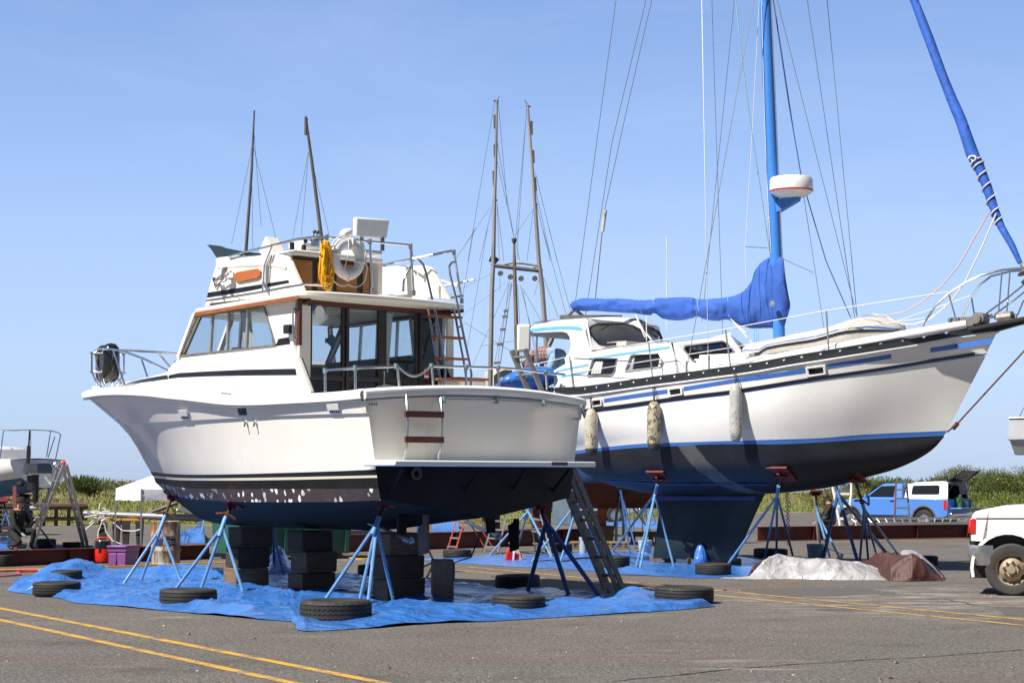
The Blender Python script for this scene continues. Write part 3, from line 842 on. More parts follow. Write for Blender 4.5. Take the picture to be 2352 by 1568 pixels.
for i,(ya,yb) in enumerate(panes):
 dm = MB()
 o = [V((XB - .02 * (i % 2),y,z)) for y,z in ((edges[i] - .003,zt_),(edges[i + 1] + .003,zt_),(edges[i + 1] + .003,DB),(edges[i] - .003,DB))]
 h = [[V((o[0].x,y,z)) for y,z in ((ya,z1_),(yb,z1_),(yb,z0_),(ya,z0_))] for z1_,z0_ in ((ztop,zr1),(zr0,DB + .06))]
 dm.holed(o,h,(.045,0,0))
 d_ = dm.build('saloon_door', M_['dark'], cru, ang=30, bevel=.006)
 gp = MB()
 gp.box((XB + .02,(ya + yb) / 2,(ztop + zr1) / 2),(.006,ya - yb + .01,ztop - zr1 + .01))
 gp.box((XB + .02,(ya + yb) / 2,(zr0 + DB + .06) / 2),(.006,ya - yb + .01,zr0 - DB - .06 + .01))
 gp.build('pane', M_['glass'], d_, ang=0)
it = MB()
zc = wb.z - .04
for s in (1,-1):
 it.box(((XB + fwx) / 2 - .5,s * (HY - .13),(FLZ + zc) / 2),(fwx - XB - 1.1,.04,zc - FLZ)); it.box((fwx - .5,s * (HY - .13),zc - .3),(1.0,.04,.6))
 it.box(((XB + wt.x) / 2 - .2,s * (HY - .11),zt + .01),(wt.x - XB - .1,.05,.14))
it.box((fwx - .25,0,zc - .33),(.5,2 * HY - .5,.62))
it.box((XB + 1.6,-.75,FLZ + .45),(1.6,.75,.9))
it.box((XB + .9,.8,FLZ + .4),(1.2,.6,.8))
it.box((fwx - 1.0,.6,zc - .25),(.5,.7,.5)); it.box((fwx - .75,.55,zc + .05),(.15,.4,.3))
it.build('saloon_lining', M_['inter'], cru, ang=30, bevel=.01)
ce = MB(); ce.box(((XB + wt.x) / 2,0,zt + .045),(wt.x - XB - .1,2 * HY - .3,.02)); ce.box((XB + 1.2,0,FLZ + .01),(2.3,2 * HY - .35,.02))
ce.build('headlining', M_['ceil'], cru, ang=0)
def curtain(a,b,n=14,amp=.02,axis=1):
 mb = MB(); a0,a1 = V(a[0]),V(a[1]); b0,b1 = V(b[0]),V(b[1])
 r = []
 for i in range(n * 3 + 1):
  t = i / (n * 3); o = V((amp * math.sin(i * 2.1),amp * math.cos(i * 2.1),0))
  r.append([a0.lerp(b0,t) + o,a1.lerp(b1,t) + o * 1.4])
 mb.grid(r); return mb
def sidecur(x0,x1,s):
 T = lambda x, top: C.y(q('z1', x, 900 if top else 1230), HY)
 a, b = [cy('z1', *c)[0] for c in ((x0, 905), (x0 + 30, 1215))], [cy('z1', *c)[0] for c in ((x1, 895), (x1 + 30, 1200))]
 f = lambda p: V((p.x,s * (HY - .16),p.z))
 m = curtain([f(p) for p in a], [f(p) for p in b]); m.build('curtain', M_['curt'], cru, ang=80)
sidecur(1205,1270,1); sidecur(1440,1540,1); sidecur(1480,1545,-1)
for (x0,x1,b0,b1) in ((545,575,540,558),(1170,1225,1160,1185),(1580,1625,1580,1622)):
 bA, bB = bx('z2', b0, 1345)[0], bx('z2', b1, 1345)[0]
 tA, tB = bx('z2', x0, 870)[0], bx('z2', x1, 870)[0]
 f = lambda p: V((XB + .14,p.y,p.z))
 curtain([f(tA), f(bA)], [f(tB), f(bB)], 5).build('curtain', M_['curt'], cru, ang=80)
fan = MB()
fp = bx('z2', 865, 1075)[0] + V((.5, 0, 0))
fan.lathe([(.0, -.015), (.075, -.015), (.085, 0), (.075, .015), (0, .015)], fp, rotm(R(90), 'Y') , 16); fan.box(fp + V((.06, 0, 0)), (.1, .07, .07)); fan.tube([fp + V((.06, 0, 0)), fp + V((.08, 0, .2))], .012)
fan.build('cabin_fan', mat('pale_blue_plastic', (.05, .11, .16), .4), cru)
sg = MB(); sp_ = bx('z2', 588, 864)[0]
sg.lathe([(0, 0), (.09, 0), (.09, .004), (0, .004)], sp_ + V((-.022, 0, 0)), rotm(R(-90), 'Y'), 24)
s1 = MB(); s1.box(sp_ + V((-.012,0,.075)),(.004,.21,.12))
s2 = MB(); s2.box(sp_ + V((-.017,0,.105)),(.004,.09,.05))
pl_ = sg.build('door_sticker', mat('sticker_white', (.72, .72, .78), .5, v=.02), cru)
s1.build('blue_sticker', mat('sticker_blue', (.03, .10, .42), .5), pl_, ang=0); s2.build('yellow_sticker', mat('sticker_yellow', (.65, .42, .03), .5), pl_, ang=0)
s3 = MB(); sp3 = bx('z2', 1443, 1355)[0]; s3.box(sp3 + V((-.025, 0, 0)), (.004, .085, .13))
sk = s3.build('notice_sticker', M_['trim'], cru, ang=0)
s4 = MB(); s4.box(sp3 + V((-.029, 0, .015)), (.004, .075, .085)); s4.build('red_panel', M_['redpl'], sk, ang=0)
dh = MB(); p_ = bx('z2', 1100, 1400)[0]; dh.tube([p_ + V((-.05, .02, .12)), p_ + V((-.06, .02, 0)), p_ + V((-.05, .02, -.12))], .012)
dh.build('door_handle', M_['chrome'], cru)
cb = MB()
lc = bx('z2', 1620, 1450)[0]; cb.box((XB - .32, lc.y, lc.z - .25), (.5, .55, .62))
lk_ = cb.build('cockpit_locker', M_['gel'], cru, ang=30, bevel=.02)
cb2 = MB(); cb2.box((XB - .32, lc.y, lc.z + .08), (.56, .62, .035)); cb2.build('lid', M_['teak'], lk_, ang=30, bevel=.008)
hr = MB()
a = cy('z1', 1690, 905, y=HY + .06)[0]; b = cy('z1', 1690, 1130, y=HY + .06)[0]
hr.tube([V((a.x,HY,a.z)),a,b,V((b.x,HY,b.z))],.016)
hr.build('grab_rail', M_['chrome'], cru)
nl = MB(); c_ = cy('z1', 1655, 1065, y=HY + .05)[0]; nl.box(c_, (.14, .1, .13)); nl.build('side_light', M_['black'], cru, ang=30, bevel=.015)
FY = 1.22
fo_ = cy('z1', 985, 890, 1030, 700, 1075, 560, 1086, 502, 1110, 486, 1300, 472, 1480, 466, 1598, 468, 1640, 482, 1664, 512, 1715, 630, 1772, 757, y=FY)
fp_ = [V((p.x,FY,max(p.z,roofz(p.x) + .09))) for p in fo_]
fbm = MB()
fbm.prism(fp_,(0,-.07,0)); fbm.mirror_y()
for s in (1,-1):
 bl = [cy('z1', *c, y=FY)[0] for c in ((1088, 560), (1300, 546), (1440, 540), (1560, 548), (1640, 575))]
 fbm.grid([[V((p.x,s * (FY + d),p.z + e)) for p in bl] for d,e in ((0,.03),(.02,0),(.02,-.02),(0,-.05))])
fr_ = fp_[:5]
def fpt(p,s): return V((p.x + .5 * (1 - abs(s) ** 1.7),FY * s,p.z))
fbm.grid([[fpt(p,j / 8 - 1) for j in range(17)] for p in fr_])
fbm.grid([[fpt(p,j / 8 - 1) + V((-.09,0,0)) for j in range(17)] for p in fr_])
fbm.grid([[fpt(fr_[-1],j / 8 - 1) + V((d,0,0)) for j in range(17)] for d in (0,-.09)])
flyb = fbm.build('flybridge', M_['gel'], cru, ang=40, bevel=.012)
stripe('z1', (1012, 772, 1300, 727, 1655, 672), (1003, 812, 1300, 766, 1664, 694), FY, M_['navy'], flyb)
wv_ = MB()
wing = [cy('z1', *c, y=FY)[0] for c in ((1012, 388), (1078, 492))]
rows = []
for j in range(17):
 s = j / 8 - 1
 a,b = wing
 rows.append([fpt(a,s) + V((.05,0,0)),fpt(a.lerp(b,.5),s) + V((-.02,0,.0)),fpt(b,s) + V((-.02,0,.02))])
wv_.grid(rows)
aftw = [cy('z1', *c, y=FY)[0] for c in ((1012, 388), (1110, 400), (1160, 418), (1300, 445), (1430, 458), (1430, 470), (1210, 474), (1078, 492))]
for s in (1,-1): wv_.prism([V((p.x,s * FY,p.z)) for p in aftw],(0,-.015 * s,0))
wv_.build('wind_deflector', mat('smoked_acrylic', (.012, .02, .016), .12, v=.2, coat=.5), flyb, ang=40)
XH = cy('z1', 1672, 560, y=FY)[0].x
def hx(k,*c): return cx(k,*c,x=XH)
hw = MB()
yR = hx('z2', 1022, 600)[0].y
zT, zBt = hx('z2', 700, 425)[0].z, roofz(XH) + .1
hw.box((XH + .06,(FY - .08 + yR) / 2,(zT + zBt) / 2),(.03,FY - .08 - yR,zT - zBt))
hwo = hw.build('helm_bulkhead', M_['dark'], flyb, ang=0)
pn = [(372,548,448,640),(745,905,485,660),(955,1005,500,670),(590,715,470,650)]
for a,b,t,u in pn:
 A, B = hx('z2', a, t)[0], hx('z2', b, u)[0]
 pb = MB(); pb.box((XH + .038, (A.y + B.y) / 2, (A.z + B.z) / 2 - .03), (.02, A.y - B.y, A.z - B.z + .1)); pb.build('locker_door', M_['panel'], hwo, ang=0, bevel=.004)
hl = MB()
lipz = hx('z2', 600, 400)[0].z
y1_ = hx('z2', 1085, 430)[0].y
hl.prism([(XH - .05,FY - .07,lipz + .03),(XH - .05,y1_,lipz + .03),(XH - .05,y1_,lipz - .05),(XH - .05,FY - .07,lipz - .05)],(.75,0,0))
hl.box((XH + .35,y1_ - .0 + .02,(zT + zBt) / 2),(.75,.1,zT - zBt + .1))
hl.prism([(XH + .9,FY - .1,lipz - .3),(XH + .9,FY - .1,lipz + .12),(XH + .75,FY - .1,lipz + .30),(XH + .55,FY - .1,lipz + .02)][::1],(0,-.25,0))
hl.build('helm_console', M_['gel'], flyb, ang=30, bevel=.02)
def hb_(k,px,py,d=.3): return C.x(q(k,px,py),XH + d)
cn = MB()
a = hb_('z2', 450, 290); b = hb_('z2', 620, 375)
cn.box(((XH + .45),(a.y + b.y) / 2,(a.z + b.z) / 2),(.35,a.y - b.y,a.z - b.z))
cno = cn.build('instrument_pod', M_['white'], flyb, ang=30, bevel=.03)
for px,py in ((487,292),(470,345)):
 ci = MB(); p = hb_('z2', px, py, .26); ci.lathe([(0, -.012), (.035, -.012), (.035, .0), (0, 0)], p, rotm(R(-90), 'Y'), 14); ci.build('gauge', M_['black'], cno)
for px,py in ((556,220),(582,225)):
 ci = MB(); p = hb_('z2', px, py, .4); ci.lathe([(0, -.03), (.022, -.02), (.03, 0), (.022, .02), (0, .03)], p, None, 10)
 ci.tube([p, hb_('z2', px - 16, 290, .4)], .008, 6); ci.build('throttle_lever', M_['black'], cno)
for x0,x1,y0,y1 in ((365,388,305,365),(460,480,325,372)):
 ci = MB(); a = hb_('z2', x0, y0, .2); b = hb_('z2', x1, y1, .2); ci.box((a + b) / 2, (.05, abs(a.y - b.y), abs(a.z - b.z))); ci.build('instrument', M_['black'], cno)
cc = MB(); p = hb_('z2', 560, 310, .27)
cc.lathe([(0, -.0), (.09, 0), (.09, .09), (.06, .13), (0, .14)], p + V((0, 0, -.06)), None, 18); cc.build('compass', M_['chrome'], flyb)
dm = MB(); p = hb_('z1', 1548, 376, -.1) if False else C.y(q('z1', 1548, 378), .9)
dm.lathe([(0, .05), (.05, .045), (.075, .015), (.075, -.03), (.03, -.04), (.03, -.16), (0, -.16)], p, None, 16); dm.build('gps_antenna', M_['white'], flyb)
se = MB()
a, b, c, d = [C.x(q('z2', *k), XH + .15) for k in ((888, 100), (1165, 122), (1140, 280), (887, 262))]
se.prism([a,b,c,d],(.09,0,0))
seat = se.build('helm_seat', M_['white'], flyb, ang=30, bevel=.035, seg=3)
s2_ = MB(); e, f = C.x(q('z2', 925, 350), XH + .1), C.x(q('z2', 1118, 415), XH + .1)
s2_.box(((XH + .38), (e.y + f.y) / 2, (e.z + f.z) / 2), (.5, e.y - f.y, (e.z - f.z) * .9)); s2_.build('seat_cushion', M_['white'], seat, ang=30, bevel=.05, seg=3)
s3_ = MB()
for px in (935,1100):
 g1, g2 = C.x(q('z2', px, 268), XH + .16), C.x(q('z2', px, 375), XH + .14); s3_.beam(g1, g2, .06, .03)
pp = C.x(q('z2', 930, 420), XH + .3); s3_.tube([pp, V((pp.x, pp.y, roofz(XH) + .1))], .035)
s3_.build('seat_bracket', M_['galv'], seat)
hn = MB()
p = hb_('z2', 805, 235, .1); hn.lathe([(0, .12), (.05, .1), (.075, .0), (.06, -.07), (0, -.1)], p, rotm(R(65), 'X'), 16)
hn.build('deck_lamp', M_['white'], flyb)
lp = MB(); p = C.y(q('z2', 1138, 738), 0); p = cx('z2', 1138, 738, x=RXA - .12)[0]
lp.lathe([(0, -.07), (.09, -.055), (.13, -.02), (.14, .02), (0, .03)], p, None, 20); lp.build('cockpit_light', M_['chrome'], hard)
def rail(name, segs, r=.016, m='chrome', parent=cru, n=8):
 mb = MB()
 for s in segs: mb.tube(s,r,n)
 return mb.build(name,M_[m],parent)
def fit(par, m, p, r=.028, h=.07, d=(0, 0, 1), nm='rail_fitting'):
 mb = MB(); mb.lathe([(0,-h / 2),(r,-h / 2),(r,h / 2),(0,h / 2)],p,align(d),10); mb.build(nm,M_[m],par)
XR = RXA + .18
def rx_(k,*c): return cx(k,*c,x=XR)
side = [C.y(q('z2', *p), FY + .05) for p in ((-130, 415), (0, 383), (220, 330), (420, 280), (530, 266))]
side = [C.y(q('z1', 1275, 462), FY + .03)] + side
back = rx_('z2', 600, 262, 655, 266, 800, 280, 1000, 300, 1300, 326, 1325, 338)
RP = [side + back,
      [back[1], rx_('z2', 675, 672)[0]], [back[3], rx_('z2', 1018, 690)[0]], [back[-1], rx_('z2', 1352, 715)[0]],
      [C.y(q('z2', 222, 332), FY + .05), C.y(q('z2', 165, 470), FY + .08), C.y(q('z2', 158, 500), FY + .09), C.y(q('z2', 143, 695), FY + .1)],
      [C.y(q('z2', 205, 400), FY + .02), C.y(q('z2', 178, 500), FY + .02), C.y(q('z2', 172, 690), FY + .02)],
      rx_('z2', 1332, 500, 1285, 560, 1270, 620, 1266, 700)]
rail('flybridge_rail', RP, .019)
low = [C.y(q('z1', *p), FY + .16) for p in ((1000, 838), (1200, 806), (1430, 770), (1640, 728), (1790, 705))] + rx_('z1', 1900, 712, 1985, 722)
lr = MB(); lr.tube(low,.018)
for px,py in ((1012,850),(1215,812),(1635,740)):
 p = C.y(q('z1', px, py), FY + .1); lr.tube([C.y(q('z1', px, py - 12), FY + .16), V((p.x, FY, p.z))], .012, 6)
lr.build('grab_rail', M_['chrome'], flyb)
r2_ = [C.x(q('z2', *p), XR + d) for p, d in (((1105, 505), 1.6), ((1105, 486), 1.5), ((1180, 470), 1.1), ((1340, 438), .3), ((1500, 405), .0), ((1650, 374), 0), ((1672, 385), 0))]
rail('flybridge_rail', [r2_[3:] , [r2_[-1], rx_('z2', 1735, 772)[0]], rx_('z2', 1340, 438, 1330, 340), [r2_[3], r2_[2], r2_[1], r2_[0]], rx_('z2', 1620, 752, 1745, 733)], .019)
for p in (back[1], back[3], back[-1], r2_[3], r2_[-1], rx_('z2', 1018, 690)[0], rx_('z2', 1352, 712)[0], rx_('z2', 675, 670)[0], rx_('z2', 1735, 772)[0]): fit(cru, 'galv', p, .03, .08)
sbw = [(1092,500),(1120,497),(1440,490),(1480,505),(1510,550),(1628,765),(1090,700)]
sb = [C.y(q('z2', *p), -FY + .02) for p in sbw]
sbm = MB(); sbm.prism([V((p.x,p.y,max(p.z,roofz(p.x) + .09))) for p in sb],(0,-.09,0))
sbm.build('coaming', M_['gel'], flyb, ang=30, bevel=.02)
for a,b in (((1535,597),(1700,655)),((1575,660),(1838,604))):
 tv = MB(); tv.tube([C.y(q('z2', *p), -1.7) for p in (a, b)], .018, 6); tv.build('aerial', M_['white'], flyb)
XL = RXA
def lad(pts): return [C.x(q('z2', x, y), XL + d) for x, y, d in pts]
strs = [lad(((1342,434,.15),(1390,445,.05),(1425,480,.0),(1450,550,-.03),(1520,850,-.22),(1565,1080,-.36),(1603,1340,-.5),(1598,1400,-.52),(1580,1475,-.55))),
  lad(((1385,797,.16),(1435,802,.08),(1462,840,.0),(1480,920,-.05),(1510,1090,-.14),(1548,1320,-.28),(1562,1400,-.32),(1565,1475,-.36))),
  lad(((1688,462,.05),(1655,468,.03),(1634,500,0),(1640,560,-.03),(1700,800,-.22),(1750,1050,-.36),(1795,1260,-.5),(1812,1360,-.55),(1805,1475,-.58))),
  lad(((1600,812,.16),(1645,820,.08),(1672,850,.0),(1690,930,-.05),(1716,1080,-.16),(1752,1270,-.28),(1768,1370,-.34),(1772,1475,-.38)))]
ldm = MB()
for s in strs: ldm.tube(s,.019)
for (a,b,d) in (((1492,970,-.12),(1530,955,-.28),0),((1705,990,-.14),(1740,965,-.3),0),((1550,1320,-.28),(1590,1300,-.46),0),((1760,1310,-.3),(1800,1300,-.5),0)):
 ldm.tube(lad((a,b)),.012,6)
ladr = ldm.build('flybridge_ladder', M_['chrome'], cru)
for (x0,y0,x1,y1,d) in ((1478,893,1722,908,-.12),(1508,1060,1728,1073,-.24),(1535,1232,1762,1240,-.34),(1520,1400,1790,1408,-.42)):
 a,b = lad(((x0,y0,d),(x1,y1,d)))
 sm = MB(); sm.beam(a, b, .12, .035); sm.build('tread', M_['teak'], ladr, ang=30, bevel=.006)
XT = -.02
yrl = shp(.8).y - .1
CR = MB()
def ct(x, y, d=XT): return C.x(q('z2', x, y), d)
p0t, p0b = C.y(q('z2', 640, 1330), 1.9), C.y(q('z2', 643, 1505), 1.9)
p1t, p1b = C.x(q('z2', 882, 1310), .25), C.x(q('z2', 884, 1492), .25)
top = [p0t,p1t,ct(1210,1295),ct(1222,1296)]
CR.tube(top,.018); CR.tube([p0t,p0b],.016); CR.tube([p1t,p1b],.016); CR.tube([ct(1218,1296),ct(1237,1482)],.016)
t2 = [ct(1492, 1294), ct(1770, 1302), ct(2025, 1308)] + [C.x(q('s6', *p), XT + d) for p, d in (((1100, 1352), 0), ((1320, 1380), .1), ((1500, 1398), .25))]
CR.tube(t2,.018); CR.tube([t2[0],ct(1508,1475)],.016); CR.tube([t2[1],ct(1768,1472)],.016); CR.tube([t2[2],ct(2030,1478)],.016)
CR.tube([t2[4], C.x(q('s6', 1332, 1545), XT + .1)], .016)
CR.build('cockpit_rail', M_['chrome'], cru)
for p in (p0t, p1t, top[2], t2[0], t2[1], t2[2], t2[4]): fit(cru, 'patina', p, .03, .07)
gp_ = MB(); a,b = ct(1225,1298),ct(1488,1296)
gp_.tube([a.lerp(b, i / 10) + V((0, 0, -.13 * math.sin(math.pi * i / 10))) for i in range(11)], .016); gp_.build('gate_rope', M_['galv'], cru)
cl = MB(); a = C.x(q('z2', 1055, 1470), .1); b = C.x(q('z2', 1215, 1466), .1)
cl.tube([a,a.lerp(b,.5) + V((0,0,.02)),b],[.018,.028,.018]);
for t in (.35,.65): cl.tube([a.lerp(b,t),a.lerp(b,t) + V((0,0,-.08))],.022)
cl.build('deck_cleat', M_['galv'], cru)
cl2 = MB(); a, b = [C.y(q('z1', *p), 1.75) for p in ((1115, 1590), (1190, 1600))]
a, b = [C.y(q('z3', *p), 1.7) for p in ((1118, 135), (1190, 148))]
cl2.tube([a,b],.018);
for t in (.3,.7): cl2.tube([a.lerp(b,t),a.lerp(b,t) + V((0,0,-.09))],.02)
cl2.build('deck_cleat', M_['patina'], cru)
bp = MB()
def bw_(x, y, yy): return C.y(q('z1', x, y), yy)
yb_ = [.0,.25,.45,.62,.82,1.02,1.22,1.42]
tp = [bw_(x,y,yy) for (x,y),yy in zip(((102,1238),(150,1222),(250,1228),(340,1243),(500,1302),(700,1402),(850,1490),(975,1562)),yb_)]
bp.tube(tp,.019); bp.tube([V((p.x,-p.y,p.z)) for p in tp],.019)
for i,(x,y) in ((0,(155,1535)),(2,(350,1527)),(4,(555,1535))):
 yy = (.25,0,.62,0,.95)[i]
 e = bw_(x,y,yy); s_ = tp[i] if i != 4 else bw_(478,1300,.8)
 bp.tube([s_,e],.016); bp.tube([V((s_.x,-s_.y,s_.z)),V((e.x,-e.y,e.z))],.016)
bp.build('bow_pulpit', M_['chrome'], cru)
for px, py0, py1, yy, lb in ((235, 1175, 1490, .12, 'glossy black fender in the chrome bow rack of the cruiser, nearer the camera'), (185, 1190, 1500, -.12, 'glossy black fender half hidden behind its twin in the chrome bow rack')):
 a,b = bw_(px,py0,yy),bw_(px,py1,yy); r = .155
 h = a.z - b.z
 bf = MB(); bf.lathe([(0,0),(r * .55,.02),(r * .88,.08),(r,.17),(r,h - .17),(r * .88,h - .08),(r * .55,h - .02),(0,h)],(0,0,0),None,20)
 tag(bf.build('rack_fender', M_['blackgl'], None, C.M @ V((a.x, yy, b.z)), ang=60), lb, 'fender', 'black fenders in the bow rack')
bk_ = MB()
ca = bw_(210,1260,0); cb_ = bw_(210,1410,0)
for c in (ca,cb_):
 bk_.tube([c + V((.19 * math.cos(t),.33 * math.sin(t),0)) for t in [i * math.pi / 10 for i in range(21)]],.014,6)
for t in range(0,8):
 k = V((.19 * math.cos(t * math.pi / 4),.33 * math.sin(t * math.pi / 4),0)); bk_.tube([ca + k,cb_ + k,V((ca.x + k.x * .5,k.y * .6,bw_(210,1515,0).z))],.011,6)
bk_.build('fender_rack', M_['chrome'], cru)
for (x0,y0,x1,y1,r) in ((1155,602,1065,677,.062),(1140,657,1075,725,.055)):
 ah = MB(); a, b = C.y(q('z1', x0, y0), FY + .14), C.y(q('z1', x1, y1), FY + .12)
 ah.lathe([(0,.05),(r * .8,.045),(r * 1.1,0),(r * .9,-.05),(r * .3,-.08),(0,-.08)],a,align(a - b),16)
 ah.tube([a,b],.014); ah.lathe([(.015,-.09),(.025,-.05),(.06,0),(.055,.012),(0,.0)],b,align(b - a + V((0,.2,0))),16)
 ah.tube([V((a.x, FY, a.z)), a], .022); ah.build('air_horn', M_['chrome'], flyb)
pq = MB()
po = [C.y(q('z1', *p), FY + .012) for p in ((1253, 608), (1412, 580), (1437, 596), (1436, 640), (1412, 660), (1256, 690), (1234, 672), (1233, 624))]
pq.prism(po, (0, .025, 0)); pq.build('name_plaque', M_['plq'], flyb, ang=30, bevel=.006)
def tx(x, y, d=-.16): return C.x(q('z4', x, y), d)
tl = MB()
for pts in (((638,148,-.13),(640,200,-.2),(648,290,-.24),(642,560,-.24),(625,620,-.2),(603,688,-.14)),((912,148,-.15),(915,205,-.22),(925,300,-.26),(913,560,-.26),(905,600,-.24),(884,686,-.16))):
 tl.tube([C.x(q('z4', x, y), d) for x, y, d in pts], .019)
tlo = tl.build('transom_ladder', M_['galv'], cru)
for y0,y1 in ((304,311),(508,512)):
 a, b = C.x(q('z4', 627, y0), -.26), C.x(q('z4', 935, y1), -.28)
 m_ = MB(); m_.beam(a, b, .035, .085); m_.build('tread', M_['teakdk'], tlo, ang=30, bevel=.006)
tr = MB(); tp_ = [C.x(q('z4', *p), -.2) for p in ((940, 190), (1150, 192), (1360, 196), (1740, 220), (2045, 255))]
tr.tube(tp_, .016); tro = tr.build('transom_rail', M_['chrome'], cru)
for p in (tp_[0], tp_[2], tp_[3], tp_[4]): fit(tro, 'patina', p, .03, .09, nm='rail_bracket')
bd = MB(); c0 = C.x(q('z4', 2060, 272), -.05); s = .0021
bd.prism([c0 + V((0,-y * s,z * s)) for y,z in ((-17,0),(0,5),(17,0),(18,-28),(10,-48),(0,-60),(-10,-48),(-18,-28))][::-1],(-.006,0,0))
bdo = bd.build('badge', mat('badge_blue', (.05, .10, .30), .4), cru, ang=0)
b2 = MB()
for L in (((-12,-8),(-6,-40),(-2,-40),(-8,-8)),((12,-8),(6,-40),(2,-40),(8,-8)),((-3,-14),(0,-44),(3,-14),(0,-8))):
 b2.poly([c0 + V((-.008,-y * s,z * s)) for y,z in L])
b2.build('badge_mark', M_['trim'], bdo, ang=0)
nm = MB(); c1 = C.x(q('z4', 370, 227), -.03)
for i in range(4): nm.box(c1 + V((-.006,.06 - i * .04,0)),(.003,.026,.035))
nm.build('hull_lettering', mat('faded_lettering', (.32, .32, .33), .6), cru, ang=0)
nm = MB(); c1 = C.x(q('z4', 1985, 345), -.02)
for i in range(5): nm.box(c1 + V((-.006,.09 - i * .045,0)),(.003,.024,.03))
nm.build('hull_lettering', mat('faded_lettering', (.32, .32, .33), .6), cru, ang=0)
pt = MB()
pw = 1.72
yl_ = C.x(q('z4', 310, 712), -.05).y; yr_ = C.x(q('z4', 2157, 705), -.62).y
pt.prism([(0.0,yl_,PLZ),(-.62,yl_ - .02,PLZ),(-.70,0,PLZ),(-.62,yr_,PLZ),(0,yr_,PLZ)],(0,0,.075))
plat = pt.build('bathing_platform', M_['trim'], cru, ang=30, bevel=.02, seg=3)
pk = MB(); pk.beam((-.655,-.75,PLZ + .045),(-.635,-1.08,PLZ + .045),.03,.05)
pk.build('missing_trim', M_['dark'], plat, ang=0)
for x,y,x2,y2 in ((612,745,510,930),(1230,735,1075,975),(1590,745,1460,950),(1945,745,1800,930)):
 ps = MB(); ps.tube([C.x(q('z4', x, y), -.5), C.x(q('z4', x2, y2), -.03)], .022); ps.build('platform_strut', M_['transdark'], plat)
eh = MB(); p = C.x(q('z4', 705, 782), -.1); eh.lathe([(.05, .0), (.075, 0), (.085, .05), (.06, .055), (.05, .04), (.05, -.1)], p, rotm(R(-90), 'Y'), 18)
eh.build('exhaust_outlet', mat('old_bronze', (.10, .085, .06), .6, .4, v=.4, vs=20), cru)
M_['slot'] = mat('vent_slot', (.01, .01, .01), .8, v=0)
for a,b,c,d,dark in ((785,268,885,350,0),(1245,245,1355,325,1),(1968,215,2100,304,0)):
 Q = [on_hull(q('z3', *p), .012) for p in ((a, b), (c - 12, b - 4), (c, d), (a + 22, d))]
 vb = MB(); vb.prism(Q, (0, .02, 0)); vo = vb.build('hull_vent', M_['gelhull'], cru, ang=30, bevel=.006)
 vs = MB()
 P_ = lambda u,v: (Q[0].lerp(Q[1],u)).lerp(Q[3].lerp(Q[2],u),v) + V((0,.028,0))
 t0,t1 = (.22,.9) if dark else (.74,.9)
 if not dark:
  vc = MB(); vc.prism([P_(.1, .12), P_(.9, .12), P_(.9, .7), P_(.1, .7)], (0, .02, 0)); vc.build('vent_cowl', M_['trim'], vo, ang=30, bevel=.005)
 for i in range(6 if dark else 5):
  u = .14 + i * (.125 if dark else .155); vs.poly([P_(u,t0),P_(u + .085,t0),P_(u + .085,t1),P_(u,t1)])
 vs.build('louvre', M_['slot'], vo, ang=0)
for x,y in ((1322,372),(1397,372)):
 th = MB(); p = on_hull(q('z3', x, y), .02); th.lathe([(0, -.03), (.02, -.02), (.024, .01), (0, .03)], p, rotm(R(-90), 'X'), 10); th.tube([p, p + V((0, .03, -.06))], .012, 6); th.build('skin_fitting', M_['chrome'], cru)
th = MB()
p = on_hull(q('z3', 285, 345), .02); th.lathe([(0, 0), (.04, 0), (.04, .02), (0, .03)], p, rotm(R(-70), 'X'), 12)
th.build('skin_fitting', M_['chrome'], cru)
rd = MB()
for pts,y in ((((735,1105),(778,1105),(778,1180),(817,1225),(807,1438),(735,1415)),1.0),(((1463,1140),(1500,1140),(1500,1170),(1538,1195),(1522,1410),(1465,1385)),-1.0)):
 L = [C.y(q('z4', *p), y) for p in pts] if False else [C.x(q('z4', *p), .35) for p in pts]
 cyy = sum(p.y for p in L) / len(L)
 O = [V((.35 + (p.y - cyy) * -1.15,cyy,p.z)) for p in L]
 rd2 = MB(); rd2.prism([p + V((0,-.02,0)) for p in O],(0,.04,0))
 rd2.build('rudder', mat('rudder_plate', (.085, .06, .062), .6, v=.4, vs=5) if y > 0 else M_['transdark'], cru, ang=30, bevel=.012)
for a,b,c in (((180,1110),(690,1325),1.0),((1110,1165),(1390,1290),-.9)):
 pa, pb = C.y(q('z4', *a), c), C.y(q('z4', *b), c)
 pa = C.x(q('z4', *a), 2.6); pb = C.x(q('z4', *b), .75)
 shf = MB(); shf.tube([pa, pb], .028); shf.tube([pb.lerp(pa, .03), pb.lerp(pa, .12)], .05); shf.build('propeller_shaft', M_['galv'], cru)
for a,b,d in (((600,1120),(600,1270),.95),((1310,1150),(1315,1255),.95)):
 sk = MB(); pa, pb = C.x(q('z4', *a), d), C.x(q('z4', *b), d); sk.beam(pa + V((0, 0, .05)), pb, .05, .14); sk.build('shaft_bracket', M_['transdark'], cru)
lo = rx_('z2', 800, 440)[0] + V((-.06, 0, 0))
ring_o = thing('life_ring', 'white round life ring tied to the flybridge rail of the cruiser', 'life ring', C.M @ lo, C.yaw)
lg = MB(); RM,RT = .232,.078
lg.lathe([(RM + RT * math.cos(t), RT * .75 * math.sin(t)) for t in [i * math.pi / 6 for i in range(12)]], (0, 0, 0), rotm(R(90), 'Y'), 36, close=True)
lg.build('ring', mat('life_ring_white', (.72, .72, .74), .5, v=.04, vs=6), ring_o, ang=80)
lgr = MB(); pts = []
